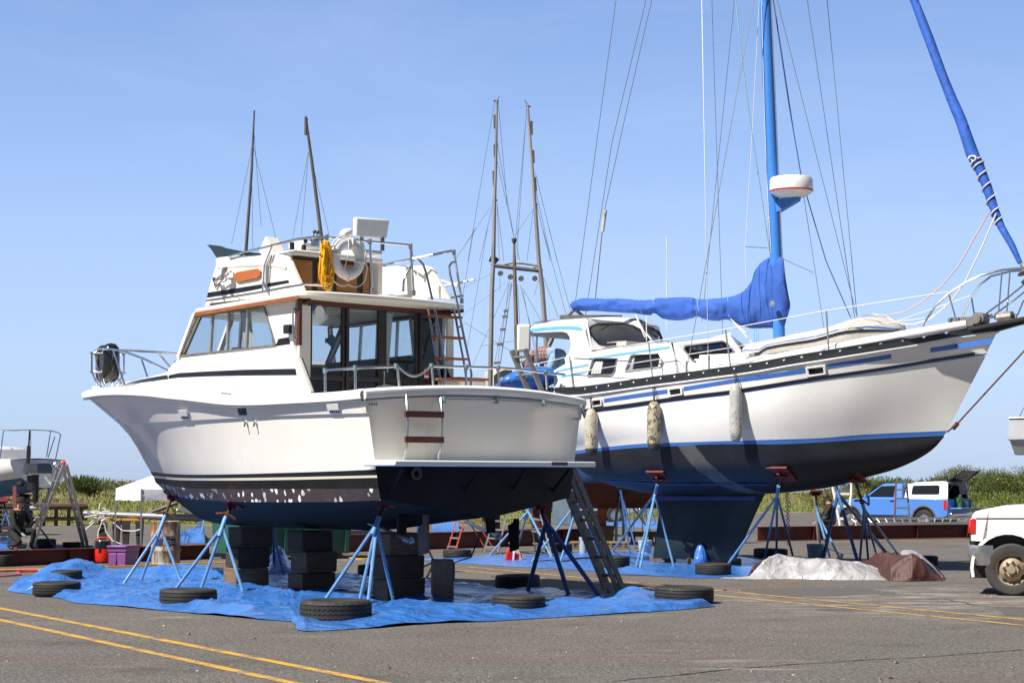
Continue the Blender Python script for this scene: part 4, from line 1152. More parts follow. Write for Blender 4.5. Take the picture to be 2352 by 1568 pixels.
for i in range(49):
 a = 2 * math.pi * i / 48; rr_ = RM + RT + .012 + .035 * abs(math.sin(2 * a)) ** .8 * (2.2 if math.sin(a) < -.2 else 1)
 pts.append(V((-.02,rr_ * math.cos(a),rr_ * math.sin(a) - (.05 if math.sin(a) < -.5 else 0))))
lgr.tube(pts,.009,6); lgr.tube([(-.05,.02,.3),(-.08,.05,.1),(-.05,.1,-.18)],.007,6)
for a in (.2,1.75,3.3,4.7):
 lgr.tube([(RT * 1.0 * math.cos(t) * .9,(RM + RT * 1.12 * math.sin(t)) * math.cos(a),(RM + RT * 1.12 * math.sin(t)) * math.sin(a)) for t in [i * math.pi / 6 for i in range(13)]],.012,6)
lgr.build('grab_line', M_['rope'], ring_o)
yc = rx_('z2', 625, 300)[0] + V((-.05, 0, 0))
ro = thing('rope_coil', 'hank of bright yellow rope hanging on the flybridge rail beside the life ring', 'rope', C.M @ yc, C.yaw)
rm_ = MB(); rdm = random.Random(5)
for i in range(15):
 w_ = rdm.uniform(.05,.15); L_ = rdm.uniform(.48,.62) if i < 12 else rdm.uniform(.66,.74); ox = rdm.uniform(-.05,.05); cx_ = rdm.uniform(-.03,.03); pts = []
 for k in range(25):
  a = 2 * math.pi * k / 24
  wz = (1 - math.cos(a)) / 2
  pts.append(V((ox + .02 * math.sin(3 * a),cx_ + w_ * math.sin(a) * (wz ** .6) - .03 * wz,-L_ * wz)))
 rm_.tube(pts,.0115,6)
rm_.tube([(-.05,-.12,-.06),(-.08,0,-.1),(-.05,.1,-.06)],.014,6)
rm_.build('rope_loops', M_['ropey'], ro)
# ================================================================ sailboat
S = Frame((3.71,38.9,0),R(-40))
sail = thing('sailboat', 'white sailing yacht with blue mast and sail cover, standing on its keel, bow right', 'sailboat', S.loc, S.yaw)
def sy(k,*c,y=0.0):
 return [S.y(p,y) for p in ([q(k,*c)] if len(c) == 2 else q(k,*c))]
def s1y(k,x,y_,y=0.0): return S.y(q(k,x,y_),y)
SB = q('s3', 100, 480, 200, 600, 330, 672, 480, 722, 660, 758, 830, 782, 1290, 792, 1850, 775) + q('s4', 350, 640, 500, 610, 690, 555, 900, 500, 1100, 420, 1250, 330, 1340, 235)
ST = q('s4', 1340, 235, 1500, 0)[:1] + q('s2', 1600, 1567, 1760, 1320, 1850, 1150, 1930, 975, 1985, 840, 2030, 715)
sl = {'S': (q('s1', 380, 1122, 560, 1118, 740, 1098, 1000, 1062, 1210, 1032, 1450, 1002, 1700, 968, 1950, 935) + q('s2', 0, 1030, 300, 975, 620, 925, 1000, 862, 1380, 800, 1700, 742, 2000, 700, 2030, 696), 1.0),
      'R1': (q('s1', 740, 1245, 1000, 1212, 1300, 1168, 1600, 1130, 1860, 1100) + q('s2', 0, 1178, 460, 1105, 1000, 1028, 1480, 952, 1890, 888, 1940, 880), .72),
      'R2': (q('s1', 740, 1272, 1000, 1240, 1300, 1195, 1600, 1157, 1860, 1126) + q('s2', 0, 1202, 460, 1128, 1000, 1050, 1480, 974, 1890, 910, 1935, 902), .69),
      'R3': (q('s1', 740, 1286, 1000, 1252, 1300, 1207, 1600, 1168, 1860, 1136) + q('s2', 0, 1216, 460, 1140, 1000, 1062, 1480, 985, 1890, 922, 1930, 914), .675),
      'W1': (q('s3', 20, 388, 240, 360, 700, 318, 900, 312, 1400, 297, 2240, 272) + q('s4', 0, 248, 700, 208, 1372, 178), .0),
      'W2': (q('s3', 20, 418, 240, 388, 700, 352, 900, 344, 1400, 325, 2240, 310) + q('s4', 0, 285, 700, 247, 1345, 216), -.08)}
bS = [(0,1.12),(.15,1.42),(.35,1.72),(.5,1.78),(.65,1.66),(.78,1.28),(.88,.78),(.95,.35),(.985,.11),(1,0)]
bW = [(0,.55),(.15,1.08),(.35,1.52),(.5,1.60),(.65,1.42),(.78,.98),(.88,.52),(.95,.21),(1,0)]
NS = 48
uS = [1 - (1 - i / NS) ** 1.25 for i in range(NS + 1)]
XS0 = S.y((1196,905),-1.1).x
XW0 = XS0 + .75
def sline(k,u):
 pl,t = sl[k]
 pe = sorted(pl)[-1]
 if k == 'S': xe = S.y(q('s2', 2034, 700), 0).x
 else: xe = S.y(pe,0).x
 x0 = XS0 + (1 - max(0,t)) * .7
 x = lerp(x0,xe,u)
 y = -max(0,lerp(tab(bW,u),tab(bS,u),t)) if t >= 0 else -tab(bW,u) * .985
 px = S.px((x,y,2.5))[0]
 return V((x,y,S.y((px,polyy(pl,px)),y).z))
SL = {k: [sline(k,u) for u in uS] for k in sl}
_bk = sorted([(S.y(p,0).x,S.y(p,0).z) for p in SB])
XW0 = SL['W2'][0].x
_bk = [(XW0 - .1, SL['W2'][0].z - .12)] + [p for p in _bk if p[0] > XW0 + .25]
def sbz(x): return polyy(_bk,x)
def s_bottom(u,a):
 w = SL['W2'][int(round(u))]
 zb = min(sbz(w.x),w.z - .001)
 t = a * math.pi / 2
 return V((w.x,w.y * math.cos(t),w.z - (w.z - zb) * math.sin(t) ** .8 if a > 0 else w.z))
def s_y(x,z):
 for i in range(NS):
  L = SL['S']
  pr = None
 pr = None
 for k in ('S', 'R1', 'R2', 'R3', 'W1', 'W2'):
  L = SL[k]
  for i in range(NS):
   if L[i].x <= x <= L[i + 1].x:
    p = L[i].lerp(L[i + 1],(x - L[i].x) / max(1e-6,L[i + 1].x - L[i].x))
    if pr and pr.z >= z >= p.z: return lerp(p.y,pr.y,(z - p.z) / max(1e-6,pr.z - p.z))
    pr = p; break
 return pr.y if pr else -1.6
def on_s(p,out=.0):
 y = -1.6
 for _ in range(8):
  h = S.y(p,y); y = s_y(h.x,h.z)
 h = S.y(p,y); return V((h.x,y - out,h.z))
def m_sbot():
 M, nd, lk, b = _nt('sailboat_antifouling')
 t = coords(nd,lk)
 c = ramp(nd,lk,noi(nd,lk,t,1.4,7,.7),(.3,(.010,.012,.017)),(.55,(.016,.019,.026)),(.8,(.028,.034,.040)))
 se = nd.new('ShaderNodeSeparateXYZ'); lk.new(t, se.inputs[0])
 n = noi(nd,lk,t,4,5,.7)
 k = math_(nd, lk, 'ADD', math_(nd, lk, 'ADD', math_(nd, lk, 'MULTIPLY', se.outputs['Z'], .80), se.outputs['X']), math_(nd, lk, 'MULTIPLY', n, .16))
 m = ramp(nd, lk, math_(nd, lk, 'MULTIPLY', k, .2), (.517, 0), (.523, 1), (.60, 1), (.606, 0))
 m = math_(nd, lk, 'MULTIPLY', m, ramp(nd, lk, noi(nd, lk, t, 3, 6, .7), (.3, .35), (.55, .85)))
 c = mix(nd,lk,m,c,(.115,.118,.115))
 lk.new(c, b.inputs['Base Color']); b.inputs['Roughness'].default_value = .5; b.inputs['Specular IOR Level'].default_value = .3
 bump(nd,lk,b,noi(nd,lk,t,14,4),.15,.01)
 return M
M_['sbot'] = m_sbot()
M_['shull'] = mat('yacht_topsides', (.80, .80, .79), .24, v=.04, vs=.9, coat=.4, dirt=(.50, .48, .40), ds=.7, dthr=.66)
hm = MB()
def hrow(k,d=0): return [V((p.x,p.y - d,p.z)) for p in SL[k]]
mid = [[a.lerp(b, t) + V((0, 0, 0)) for i, (a, b) in enumerate(zip(SL['S'], SL['R1']))] for t in (.5,)]
for a, b in zip([SL['S']] + mid, mid + [SL['R1']]): hm.grid([a, b], 0)
hm.grid([SL['R1'], SL['R2']], 0); hm.grid([SL['R2'], SL['R3']], 1)
m2 = [[a.lerp(b, t) + V((0, -.05 * math.sin(math.pi * t) * (min(1, (NS - i) / 16)), 0)) for i, (a, b) in enumerate(zip(SL['R3'], SL['W1']))] for t in (.2, .4, .6, .8)]
r_ = [SL['R3']] + m2 + [SL['W1']]
for a,b in zip(r_[:-1],r_[1:]): hm.grid([a,b],0)
hm.grid([SL['W1'], SL['W2']], 1)
bt = [SL['W2']] + [[s_bottom(i, a) for i in range(NS + 1)] for a in (.15, .3, .45, .6, .75, .88, 1)]
for a,b in zip(bt[:-1],bt[1:]): hm.grid([a,b],2)
hm.mirror_y()
tr = [L[0] for L in r_[:1]]
seq = [SL['S'][0], mid[0][0], SL['R1'][0], SL['R2'][0], SL['R3'][0]] + [L[0] for L in m2] + [SL['W1'][0]] + [L[0] for L in bt]
hm.grid([[V((p.x - .04 * (1 - s * s),p.y * s,p.z)) for s in (-1,-.6,-.2,.2,.6,1)] for p in seq],0,mf=lambda i,j: 0 if i < 9 else 2)
hm.build('hull', [M_['shull'], M_['bluestr'], M_['sbot']], sail, ang=45)
dm_ = MB()
dm_.grid([[V((SL['S'][i].x, SL['S'][i].y * s * .985, SL['S'][i].z + .02 + .08 * (1 - s * s))) for s in (-1, -.75, -.4, 0, .4, .75, 1)] for i in range(NS + 1)])
dm_.build('deck', M_['white'], sail, ang=40)
def sh(x):
 L = SL['S']
 x = max(L[0].x,min(L[-1].x,x))
 for i in range(NS):
  if L[i].x <= x <= L[i + 1].x: return L[i].lerp(L[i + 1],(x - L[i].x) / max(1e-6,L[i + 1].x - L[i].x))
XE = SL['S'][-1].x
trl = MB()
for s in (1,-1):
 for z0,z1 in ((-.035,.045),(.075,.115)):
  rows = []
  for i in range(NS + 1):
   p = SL['S'][i]
   rows.append([V((p.x + .02,s * (p.y - a),p.z + z)) for a,z in ((.02,z0),(.02,z1),(-.02,z1),(-.02,z0))])
  trl.loft(rows,0)
 x = XS0; k = 0
 while x < XE:
  p,p2 = sh(x),sh(x + .285)
  trl.prism([V((p.x,s * (p.y - .02),p.z + .043)),V((p2.x,s * (p2.y - .02),p2.z + .043)),V((p2.x,s * (p2.y - .02),p2.z + .087)),V((p.x,s * (p.y - .02),p.z + .087))],(0,s * .035,0))
  x += .285 + .055
trl.build('toe_rail', mat('black_anodised', (.03, .036, .042), .4, .3, v=.2), sail, ang=40)
wh = MB()
for s in (1,-1):
 rows = [[V((p.x, s * (p.y - a), p.z + z)) for a, z in ((-.005, -.05), (.018, -.05), (.018, -.075), (-.005, -.075))] for p in SL['S']]
 wh.loft(rows,0)
wh.build('rail_moulding', M_['trim'], sail, ang=40)
rs = MB()
n_ = int(NS * .985)
for s in (1,-1):
 rows = []
 for i in range(0,n_):
  a, b = SL['R1'][i], SL['R2'][i]
  rows.append([V((a.x,s * (a.y + .002),a.z)),V((a.x,s * (a.y - .035),a.z - .01)),V((b.x,s * (b.y - .035),b.z + .01)),V((b.x,s * (b.y + .002),b.z))])
 rs.loft(rows,0)
rs.build('rubbing_strake', M_['black'], sail, ang=40)
def hstripe(up, lo, n=30, d=.008, m='bluestr'):
 mb = MB()
 xs = sorted(up); x0,x1 = xs[0][0],xs[-1][0]
 A,B = [],[]
 for i in range(n + 1):
  px = lerp(x0,x1,i / n)
  A.append(on_s((px,polyy(up,px)),d)); B.append(on_s((px,polyy(lo,px)),d))
 mb.grid([A,B])
 return mb.build('stripe', M_[m], sail, ang=40)
hstripe(q('s1', 800, 1172, 1000, 1140, 1340, 1090), q('s1', 790, 1204, 1000, 1172, 1340, 1124))
hstripe(q('s1', 1480, 1070, 1900, 1003, 2265, 950), q('s1', 1480, 1103, 1900, 1036, 2265, 985))
hstripe(q('s2', 0, 1090, 420, 1030), q('s2', 0, 1126, 420, 1064))
hstripe(q('s2', 600, 998, 800, 966, 1137, 910), q('s2', 600, 1032, 800, 1000, 1143, 946))
hstripe(q('s2', 1464, 858, 1700, 822, 1978, 776), q('s2', 1473, 896, 1700, 862, 1966, 823))
M_['dkglass'] = mat('dark_window', (.012, .014, .018), .06, v=.3, vs=2, coat=.3)
for k, c in (('s1', (1348, 1085, 1470, 1065, 1480, 1140, 1360, 1162)), ('s1', (700, 1178, 782, 1168, 792, 1232, 708, 1248)), ('s2', (425, 1022, 590, 998, 603, 1082, 438, 1108))):
 Q = [on_s(p,.012) for p in q(k,*c)]
 ctr = sum(Q,V()) / 4
 def inn(f): return [ctr + (p - ctr) * f for p in Q]
 fmb = MB(); fmb.holed(Q,[[ctr + V(((p - ctr).x * .74,(p - ctr).y * .74,(p - ctr).z * .58)) for p in Q]],(0,-.03,0))
 f_ = fmb.build('port_frame', M_['trim'], sail, ang=30, bevel=.012)
 gm = MB(); gm.poly([p + V((0, -.004, 0)) for p in inn(.8)]); gm.build('port_glass', M_['dkglass'], f_, ang=0)
kl = MB()
def kpt(x,z,y): return V((x,y,z))
kt0, kt1 = s1y('s3', 832, 770), s1y('s3', 1800, 765); kb0, kb1 = s1y('s3', 742, 1340), s1y('s3', 1500, 1385)
kz0 = .12
rows = []
for t in range(9):
 f = t / 8
 x0,x1 = lerp(kt0.x,kb0.x,f),lerp(kt1.x,kb1.x,f ** .9); z = lerp(kt0.z + .1,kz0,f); w_ = lerp(.20,.15,f) if f < .98 else .05
 prof = [(0,0),(.06,.35),(.2,.85),(.4,1),(.65,.75),(.85,.35),(1,.02)]
 rows.append([V((lerp(x1,x0,a),-b * w_,z)) for a,b in prof] + [V((lerp(x1,x0,a),b * w_,z)) for a,b in prof[::-1][1:-1]])
kl.loft(rows,0)
M_['keel'] = mat('keel_paint', (.009, .020, .027), .5, v=.5, vs=2.2, spec=.3, dirt=(.035, .055, .065), ds=1.6, dthr=.62, bs=6, bst=.2, bd=.02)
keel = kl.build('keel', M_['keel'], sail, ang=60)
mt = MB()
a, b = s1y('s3', 838, 808), s1y('s3', 1788, 806)
mt.beam(V((a.x,-.205,a.z - .03)),V((b.x - .15,-.205,b.z - .03)),.004,.085)
M_['tape'] = mat('tape_blue', (.02, .05, .20), .5)
mt.build('masking_tape', M_['tape'], keel, ang=0)
tp2 = MB(); rows = [[],[]]
for i in range(25):
 px = lerp(1395,1770,i / 24)
 py = polyy(q('s3', 260, 655, 520, 668, 900, 684, 1300, 685, 1700, 686, 1820, 690), px)
 for k in (0,1):
  best = None
  for yy in [-1.55 + .02 * j for j in range(75)]:
   h = S.y((px,py + (0,2.6)[k]),yy)
   i0 = min(range(NS + 1), key=lambda n: abs(SL['W2'][n].x - h.x))
   w2 = SL['W2'][i0]; zb = sbz(w2.x)
   u = max(0,min(1,abs(yy) / max(.01,abs(w2.y))))
   zh = w2.z - (w2.z - zb) * (math.sqrt(1 - u * u)) ** .8
   if h.z >= zh - .004: best = h; break
  rows[k].append((best if best else h) + V((0,-.012,-.006)))
tp2.grid(rows); tp2.build('masking_tape', M_['tape'], sail, ang=0)
def s_hit(px,py):
 for j in range(120):
  yy = -1.8 + .015 * j; h = S.y((px,py),yy)
  i0 = min(range(NS + 1), key=lambda n: abs(SL['W2'][n].x - h.x)); w2 = SL['W2'][i0]; u = abs(yy) / max(.01, abs(w2.y))
  if u < 1 and h.z >= w2.z - (w2.z - sbz(w2.x)) * (math.sqrt(1 - u * u)) ** .8 - .004: return S.M @ h
 return S.M @ h
ru = MB()
ru.prism([p + V((0, -.035, 0)) for p in sy('t2', 560, 330, 800, 300, 830, 560, 790, 762, 535, 755)], (0, .07, 0))
ru.build('rudder', mat('rudder_grey', (.10, .14, .17), .5, v=.25, vs=2), sail, ang=30, bevel=.02)
HW = 1.36
M_['sgel'] = mat('yacht_gelcoat', (.80, .81, .82), .22, v=.03, vs=1.2, coat=.4)
pc = s1y('s1', 648, 700, -HW).x
cc_ = s1y('s1', 1420, 800, -HW).x
apx = s1y('s1', 1108, 640, 0).x; ap2 = s1y('s1', 1880, 700, 0).x
top = sy('s1', 370, 930, 470, 872, 560, 812, 690, 772, 1000, 730, 1200, 706, 1385, 690, y=-HW)
bot = [V((p.x,-HW,sh(p.x).z + .0)) for p in top]
fwd_t, fwd_b = top[-1], V((s1y('s1', 1478, 930, -HW).x, -HW, sh(s1y('s1', 1478, 930, -HW).x).z))
outer = top + [fwd_b] + [bot[0]]
w1 = [(662,980,705,838,730,826,912,826,890,940,868,968),(982,938,1030,806,1050,797,1270,780,1305,870,1292,900)]
holes = [sy('s1', *c, y=-HW) for c in w1]
lh = MB()
lh.holed(outer,holes,(0,.06,0)); lh.mirror_y()
cz_t = s1y('s1', 1850, 632, 0); cz_b = s1y('s1', 2010, 790, 0)
fpz = lambda a,b,t: a.lerp(b,t)
for s in (-1,1):
 A,B,Cc,D = fwd_t,V((ap2,0,cz_t.z)),V((ap2 + .35,0,cz_b.z - .1)),fwd_b
 o_ = [V((p.x,p.y * -s,p.z)) for p in (A,B,Cc,D)]
 U = lambda u,v: o_[0].lerp(o_[1],u).lerp(o_[3].lerp(o_[2],u),v)
 hol = [U(.17,.14),U(.80,.17),U(.86,.27),U(.90,.60),U(.84,.68),U(.27,.62),U(.21,.54),U(.14,.22)]
 lh.holed(o_,[hol],(-.05,0,0))
 gm = MB(); gm.poly([p + V((-.015, 0, 0)) for p in hol]); gm.build('forward_window', M_['dkglass'], sail, ang=0)
 fm = MB()
 fm.tube([p + V((.005, 0, 0)) for p in hol + hol[:1]], .018, 6); fm.build('window_seal', mat('grey_seal', (.25, .25, .26), .6), sail)
rows = []
xs_ = [top[3].x,lerp(top[3].x,fwd_t.x,.5),fwd_t.x,lerp(fwd_t.x,ap2,.5),ap2]
zts = [top[3].z,polyy([(p.x,p.z) for p in top],xs_[1]),fwd_t.z,lerp(fwd_t.z,cz_t.z,.5),cz_t.z]
for x,z in zip(xs_,zts):
 wd = HW if x <= fwd_t.x else HW * (1 - (x - fwd_t.x) / (ap2 - fwd_t.x)) + .001
 rows.append([V((x,wd * s,z + .06 * (1 - s * s) + .005)) for s in (-1,-.5,0,.5,1)])
lh.grid(rows)
house = lh.build('deckhouse', M_['sgel'], sail, ang=30, bevel=.03, seg=3)
for i,h_ in enumerate(holes):
 for s in (1,-1):
  gm = MB(); gm.poly([V((p.x, s * (p.y + .03), p.z)) for p in h_]); gm.build('side_window', M_['dkglass'], sail, ang=0)
  fm = MB(); fm.tube([V((p.x, s * (p.y - .004), p.z)) for p in h_ + h_[:1]], .02, 6); fm.build('window_frame', M_['alu'], sail)
 cu = [(675,960,765,850),] if i == 0 else [(985,925,1035,815),(1255,900,1275,800)]
 for a,b,c,d in cu:
  p0, p1 = s1y('s1', a, b, -HW - .0), s1y('s1', c, d, -HW)
  lo = V((p0.x,-HW + .022,p0.z)); hi = V((p0.x + .06,-HW + .022,p1.z));
  curtain([hi, lo], [V((p1.x + .06, hi.y, p1.z)), V((p1.x + .0, lo.y, p0.z))], 4, .008).build('curtain', M_['curt'], sail, ang=80)
def sstripe(up, lo, y, parent, k='s1', m='bluelt'):
 for s in (1,-1):
  mb = MB(); mb.grid([[V((p.x,s * (p.y - .006),p.z)) for p in sy(k,*L,y=y)] for L in (up,lo)])
  mb.build('stripe', M_[m], parent, ang=0)
sstripe((675,824,900,788,1360,722),(672,842,900,808,1358,742),-HW,house)
sstripe((390,932,520,900,668,872),(385,946,520,918,668,890),-HW,house)
sstripe((440,975,560,950,655,932),(430,992,560,968,650,950),-HW,house)
po_ = MB(); p = s1y('s1', 447, 1068, -HW); po_.lathe([(0, .0), (.05, 0), (.075, 0), (.075, .02), (.05, .03), (.045, .01), (0, .01)], p, rotm(R(90), 'X'), 18); po_.build('round_port', M_['alu'], house)
PW = 1.27
sd_ = sy('s1', 165, 580, 170, 562, 200, 545, 420, 500, 640, 486, 648, 530, 640, 600, 668, 720, 700, 790, 470, 880, 458, 822, 494, 790, 514, 715, 500, 640, 478, 612, 440, 603, 190, 612, y=-PW)
ph = MB()
ph.prism(sd_,(0,.07,0)); ph.mirror_y()
def rz(p): return s1y('s1', *p, 0.0)
rtop = [(sd_[2],.0),(sd_[3],.10),(sd_[4],.13)]
cz_r = s1y('s1', 960, 478, 0)
prow = []
for x,z,wd,cr in ((sd_[0].x,sd_[0].z + .02,PW,.0),(sd_[2].x,sd_[2].z,PW,.02),(sd_[3].x,sd_[3].z,PW,.08),(sd_[4].x,sd_[4].z,PW,.10),(lerp(sd_[4].x,apx,.5),sd_[4].z - .03,PW * .72,.12),(apx - .12,sd_[4].z - .04,PW * .32,.10)):
 prow.append([V((x + (1 - abs(s)) * .0,wd * s,z + cr * (1 - s * s))) for s in (-1,-.8,-.4,0,.4,.8,1)])
ph.grid(prow)
ph.grid([[p - V((0,0,.09)) for p in r] for r in prow[1:4]])
ph.grid([prow[0],[p - V((0,0,.16)) for p in prow[0]]])
for s in (-1,1):
 A = V((sd_[5].x, -PW, sd_[4].z - .02)); B = V((apx - .1, 0, sd_[4].z + .02)); Cc = V((apx + .42, 0, s1y('s1', 1118, 690, 0).z - .08)); D = V((sd_[8].x + .0, -PW, s1y('s1', 700, 760, -PW).z))
 o_ = [V((p.x,p.y * -s,p.z)) for p in (A,B,Cc,D)]
 U = lambda u,v: o_[0].lerp(o_[1],u).lerp(o_[3].lerp(o_[2],u),v)
 hol = [U(.06,.24),U(.16,.17),U(.70,.16),U(.84,.22),U(.92,.36),U(.95,.74),U(.88,.83),U(.22,.86),U(.12,.80),U(.06,.62),U(.02,.38)]
 ph.holed(o_,[hol],(-.05,0,0))
 gm = MB(); gm.poly([p + V((-.02, 0, 0)) for p in hol]); gm.build('windscreen', M_['glass'], sail, ang=0)
 fm = MB(); fm.tube([p + V((.006, 0, 0)) for p in hol + hol[:1]], .022, 6); fm.build('windscreen_seal', M_['black'], sail)
 wp = MB(); wp.tube([U(.12, .84) + V((.05, 0, 0)), U(.45, .80) + V((.05, 0, 0)), U(.62, .74) + V((.04, 0, 0))], .012, 6); wp.build('wiper', M_['black'], sail)
 wp = MB(); wp.tube([U(.45, .13) + V((.05, 0, 0)), U(.2, .35) + V((.04, 0, 0))], .012, 6); wp.build('wiper', M_['black'], sail)
pho = ph.build('pilothouse', M_['sgel'], sail, ang=40, bevel=.03, seg=3)
sstripe((182,572,300,560,420,552,520,551,590,558,608,565),(180,600,300,588,420,580,520,580,590,588,620,596),-PW,pho)
pi_ = MB(); pi_.box((lerp(sd_[8].x, apx, .2), 0, sd_[8].z + .12), (.9, 1.6, .3)); pi_.build('dashboard', M_['greyfab'], pho, ang=0)
pi2 = MB(); xb_ = s1y('s1', 600, 700, -PW).x; pi2.box((xb_, 0, sd_[4].z - .47), (.04, 2 * PW - .2, .8)); pi2.build('inner_bulkhead', mat('pale_lining', (.55, .53, .50), .8), pho, ang=0)
pc_ = MB(); a = s1y('s1', 225, 615, -PW + .1); pc_.tube([a, V((a.x, a.y, sh(a.x).z))], .022); pc_.build('awning_post', M_['chrome'], pho)
hr_ = MB(); L = sy('s1', 200, 545, 205, 525, 320, 508, 430, 500, 540, 505, 580, 520, y=-PW + .05); hr_.tube(L, .016)
hr_.build('handrail', M_['chrome'], pho)
hr_ = MB(); L = sy('s1', 708, 772, 760, 758, 1000, 720, 1200, 695, 1330, 685, 1362, 694, y=-HW + .1); hr_.tube(L, .018)
for p in L[1:5]: hr_.tube([p,p + V((0,0,-.1))],.014,6)
hr_.build('handrail', M_['chrome'], house)
bx_ = MB(); p = s1y('s1', 1880, 815, -.75); bx_.box(p, (1.15, .5, .1)); bx_.box(p + V((-.1, .1, -.12)), (1.2, .7, .2)); bx_.build('deck_box', M_['sgel'], sail, ang=30, bevel=.02)
mx0 = S.y((1790,780),0); mx1 = S.y((1757,0),0)
mtop = mx0 + (mx1 - mx0) * 1.55
mb0 = mx0 + (mx0 - mx1) * .06
mst = MB(); mst.tube([mb0,mx0,mx1,mtop],[.118,.118,.118,.10],16,sy=1.0)
mast = mst.build('mast', M_['bluesp'], sail, ang=60)
mk = MB(); mk.box((mb0.x, 0, mb0.z), (.34, .34, .2)); mk.build('mast_step', M_['sgel'], mast, ang=30, bevel=.02)
tk_ = MB()
for px0,px1 in ((1772,1803),):
 tk_.tube([S.y((1799,640),-.06),S.y((1771,0),-.06)],.012,6)
tk_.build('mast_track', M_['alu'], mast)
rp = S.y(q('s7', 706, 1110), 0); rr_ = .425
ra = MB(); ra.lathe([(0,.16),(rr_ * .6,.155),(rr_ * .92,.14),(rr_ * .98,.10),(rr_,-.10),(rr_ * .98,-.14),(rr_ * .75,-.21),(rr_ * .55,-.25),(0,-.255)],rp,None,32)
rad = ra.build('radar_dome', M_['white'], sail, ang=35)
rb_ = MB(); rb_.lathe([(rr_ * .995, -.105), (rr_ * 1.012, -.115), (rr_ * .995, -.135)], rp, None, 32); rb_.build('red_band', M_['redpl'], rad)
rbk = MB(); mr = S.y(q('s7', 605, 1240), 0)
rbk.prism([mr + V((0,-.07,.1)),rp + V((.18,-.07,-.25)),rp + V((-.25,-.07,-.255)),rp + V((.1,-.07,-.33)),mr + V((0,-.07,-.12))][:1] + [rp + V((-.25,-.07,-.25)),rp + V((.18,-.07,-.25)),rp + V((.16,-.07,-.33)),mr + V((.12,-.07,-.12)),mr + V((0,-.07,-.14))],(0,.14,0))
rbk.build('radar_bracket', M_['bluesp'], mast, ang=30, bevel=.01)
cb_ = MB(); cb_.tube([rp + V((-.1, 0, -.25)), mr + V((-.02, -.08, -.05)), mr + V((-.1, -.1, -.3)), S.y(q('s7', 578, 1330), -.1)], .014, 6); cb_.build('radar_cable', M_['rope'], mast)
up = q('s1', 512, 372, 530, 352, 560, 338, 630, 321, 700, 322, 850, 324, 1000, 331, 1080, 338, 1130, 340, 1190, 332, 1215, 336, 1240, 325, 1300, 318, 1440, 314, 1560, 320, 1600, 334, 1650, 330, 1760, 322, 1845, 316, 1900, 304, 1980, 268, 2040, 205, 2065, 165, 2085, 85) + q('s2', 0, 212, 60, 145, 115, 112, 160, 96, 205, 100, 238, 110, 262, 330, 292, 500)
lo = q('s1', 512, 380, 530, 405, 560, 415, 630, 418, 700, 416, 850, 424, 1000, 436, 1080, 440, 1130, 448, 1190, 452, 1215, 434, 1240, 440, 1300, 482, 1440, 498, 1560, 478, 1600, 466, 1650, 486, 1760, 500, 1845, 488, 1900, 510, 1980, 546, 2100, 566, 2200, 562) + q('s2', 0, 692, 60, 690, 140, 686, 205, 680, 238, 668, 262, 600, 292, 508)
ties = [q('s1', x, 400)[0] for x in (1088, 1205, 1585, 1845)]
cv = MB(); rows = []
x0, x1 = up[0][0] + .3, q('s2', 290, 500)[0]
pxs = sorted(set([lerp(x0,x1,(i / 110)) for i in range(111)]))
for px in pxs:
 a,b = S.y((px,polyy(up,px)),0),S.y((px,polyy(lo,px)),0)
 c = (a + b) / 2; hh = (a.z - b.z) / 2
 wd = min(.21,.07 + .62 * hh * (1 if hh < .3 else .72)) * (1 if px < 1735 else .8)
 tie = min(abs(px - t) for t in ties)
 wd *= 1 - .16 * math.exp(-(tie / 5) ** 2)
 if px > x1 - 22: wd *= max(.35,math.sqrt(max(0,(x1 - px) / 22)))
 ring = []
 for k in range(28):
  t = 2 * math.pi * k / 28
  fold = .020 * nz((px * .05,math.cos(t) * 2.0,math.sin(t) * 2 + 3)) * 2 + .012 * math.sin(t * 3 + px * .045) + .02 * nz((px * .14,math.cos(t) * 1.2,math.sin(t) * 1.2)) + .012 * math.sin(px * .5 + 3 * math.sin(t)) * math.exp(-(tie / 9) ** 2)
  cs,sn = math.cos(t),math.sin(t)
  k_ = abs(cs) ** .8 * (1 if cs > 0 else -1)
  yy = k_ * (wd + fold); ring.append(V((c.x + fold * .5 - .6 * yy,yy,c.z + sn * (hh + .015 + fold * .3))))
 rows.append(ring)
cv.loft(rows,0)
cvo = cv.build('sail_cover', M_['bluec'], sail, ang=180)
ty = MB()
for px in ties[:4]:
 i = min(range(len(pxs)),key=lambda j: abs(pxs[j] - px))
 ty = MB(); cx0 = sum((p for p in rows[i]),V()) / 28
 ty.tube([cx0 + (p - cx0) * 1.03 + V((.004 * k,0,0)) for k,p in enumerate(rows[i])] + [cx0 + (rows[i][0] - cx0) * 1.05],.009,5)
 ty.build('cover_tie', M_['bluelt'], cvo)
for px in (1724,1746,1772):
 i = min(range(len(pxs)),key=lambda j: abs(pxs[j] - px)); sm_ = MB(); cc0 = sum((p for p in rows[i]),V()) / 28
 sm_.tube([cc0 + (p - cc0) * 1.006 for p in rows[i] + rows[i][:1]], .007, 5); sm_.build('cover_seam', M_['standnavy'], cvo)
ki = MB(); p = s1y('s2', 145, 490, -.30); ki.lathe([(0, -.02), (.05, -.01), (.06, .02), (0, .03)], p, rotm(R(90), 'X'), 9); ki.build('cover_toggle', M_['alu'], cvo)
bo = MB(); a, b = s1y('s1', 540, 385), s1y('s2', 200, 640); bo.tube([a + V((0, 0, .03)), b], .04, 10); bo.build('boom', M_['alud'], sail)
gl = MB()
for x0_,y0_,x1_,y1_,yy in ((545,415,480,475,-.3),(555,415,630,475,.1)):
 gl.tube([s1y('s1', x0_, y0_, 0), s1y('s1', x1_, y1_, yy)], .035)
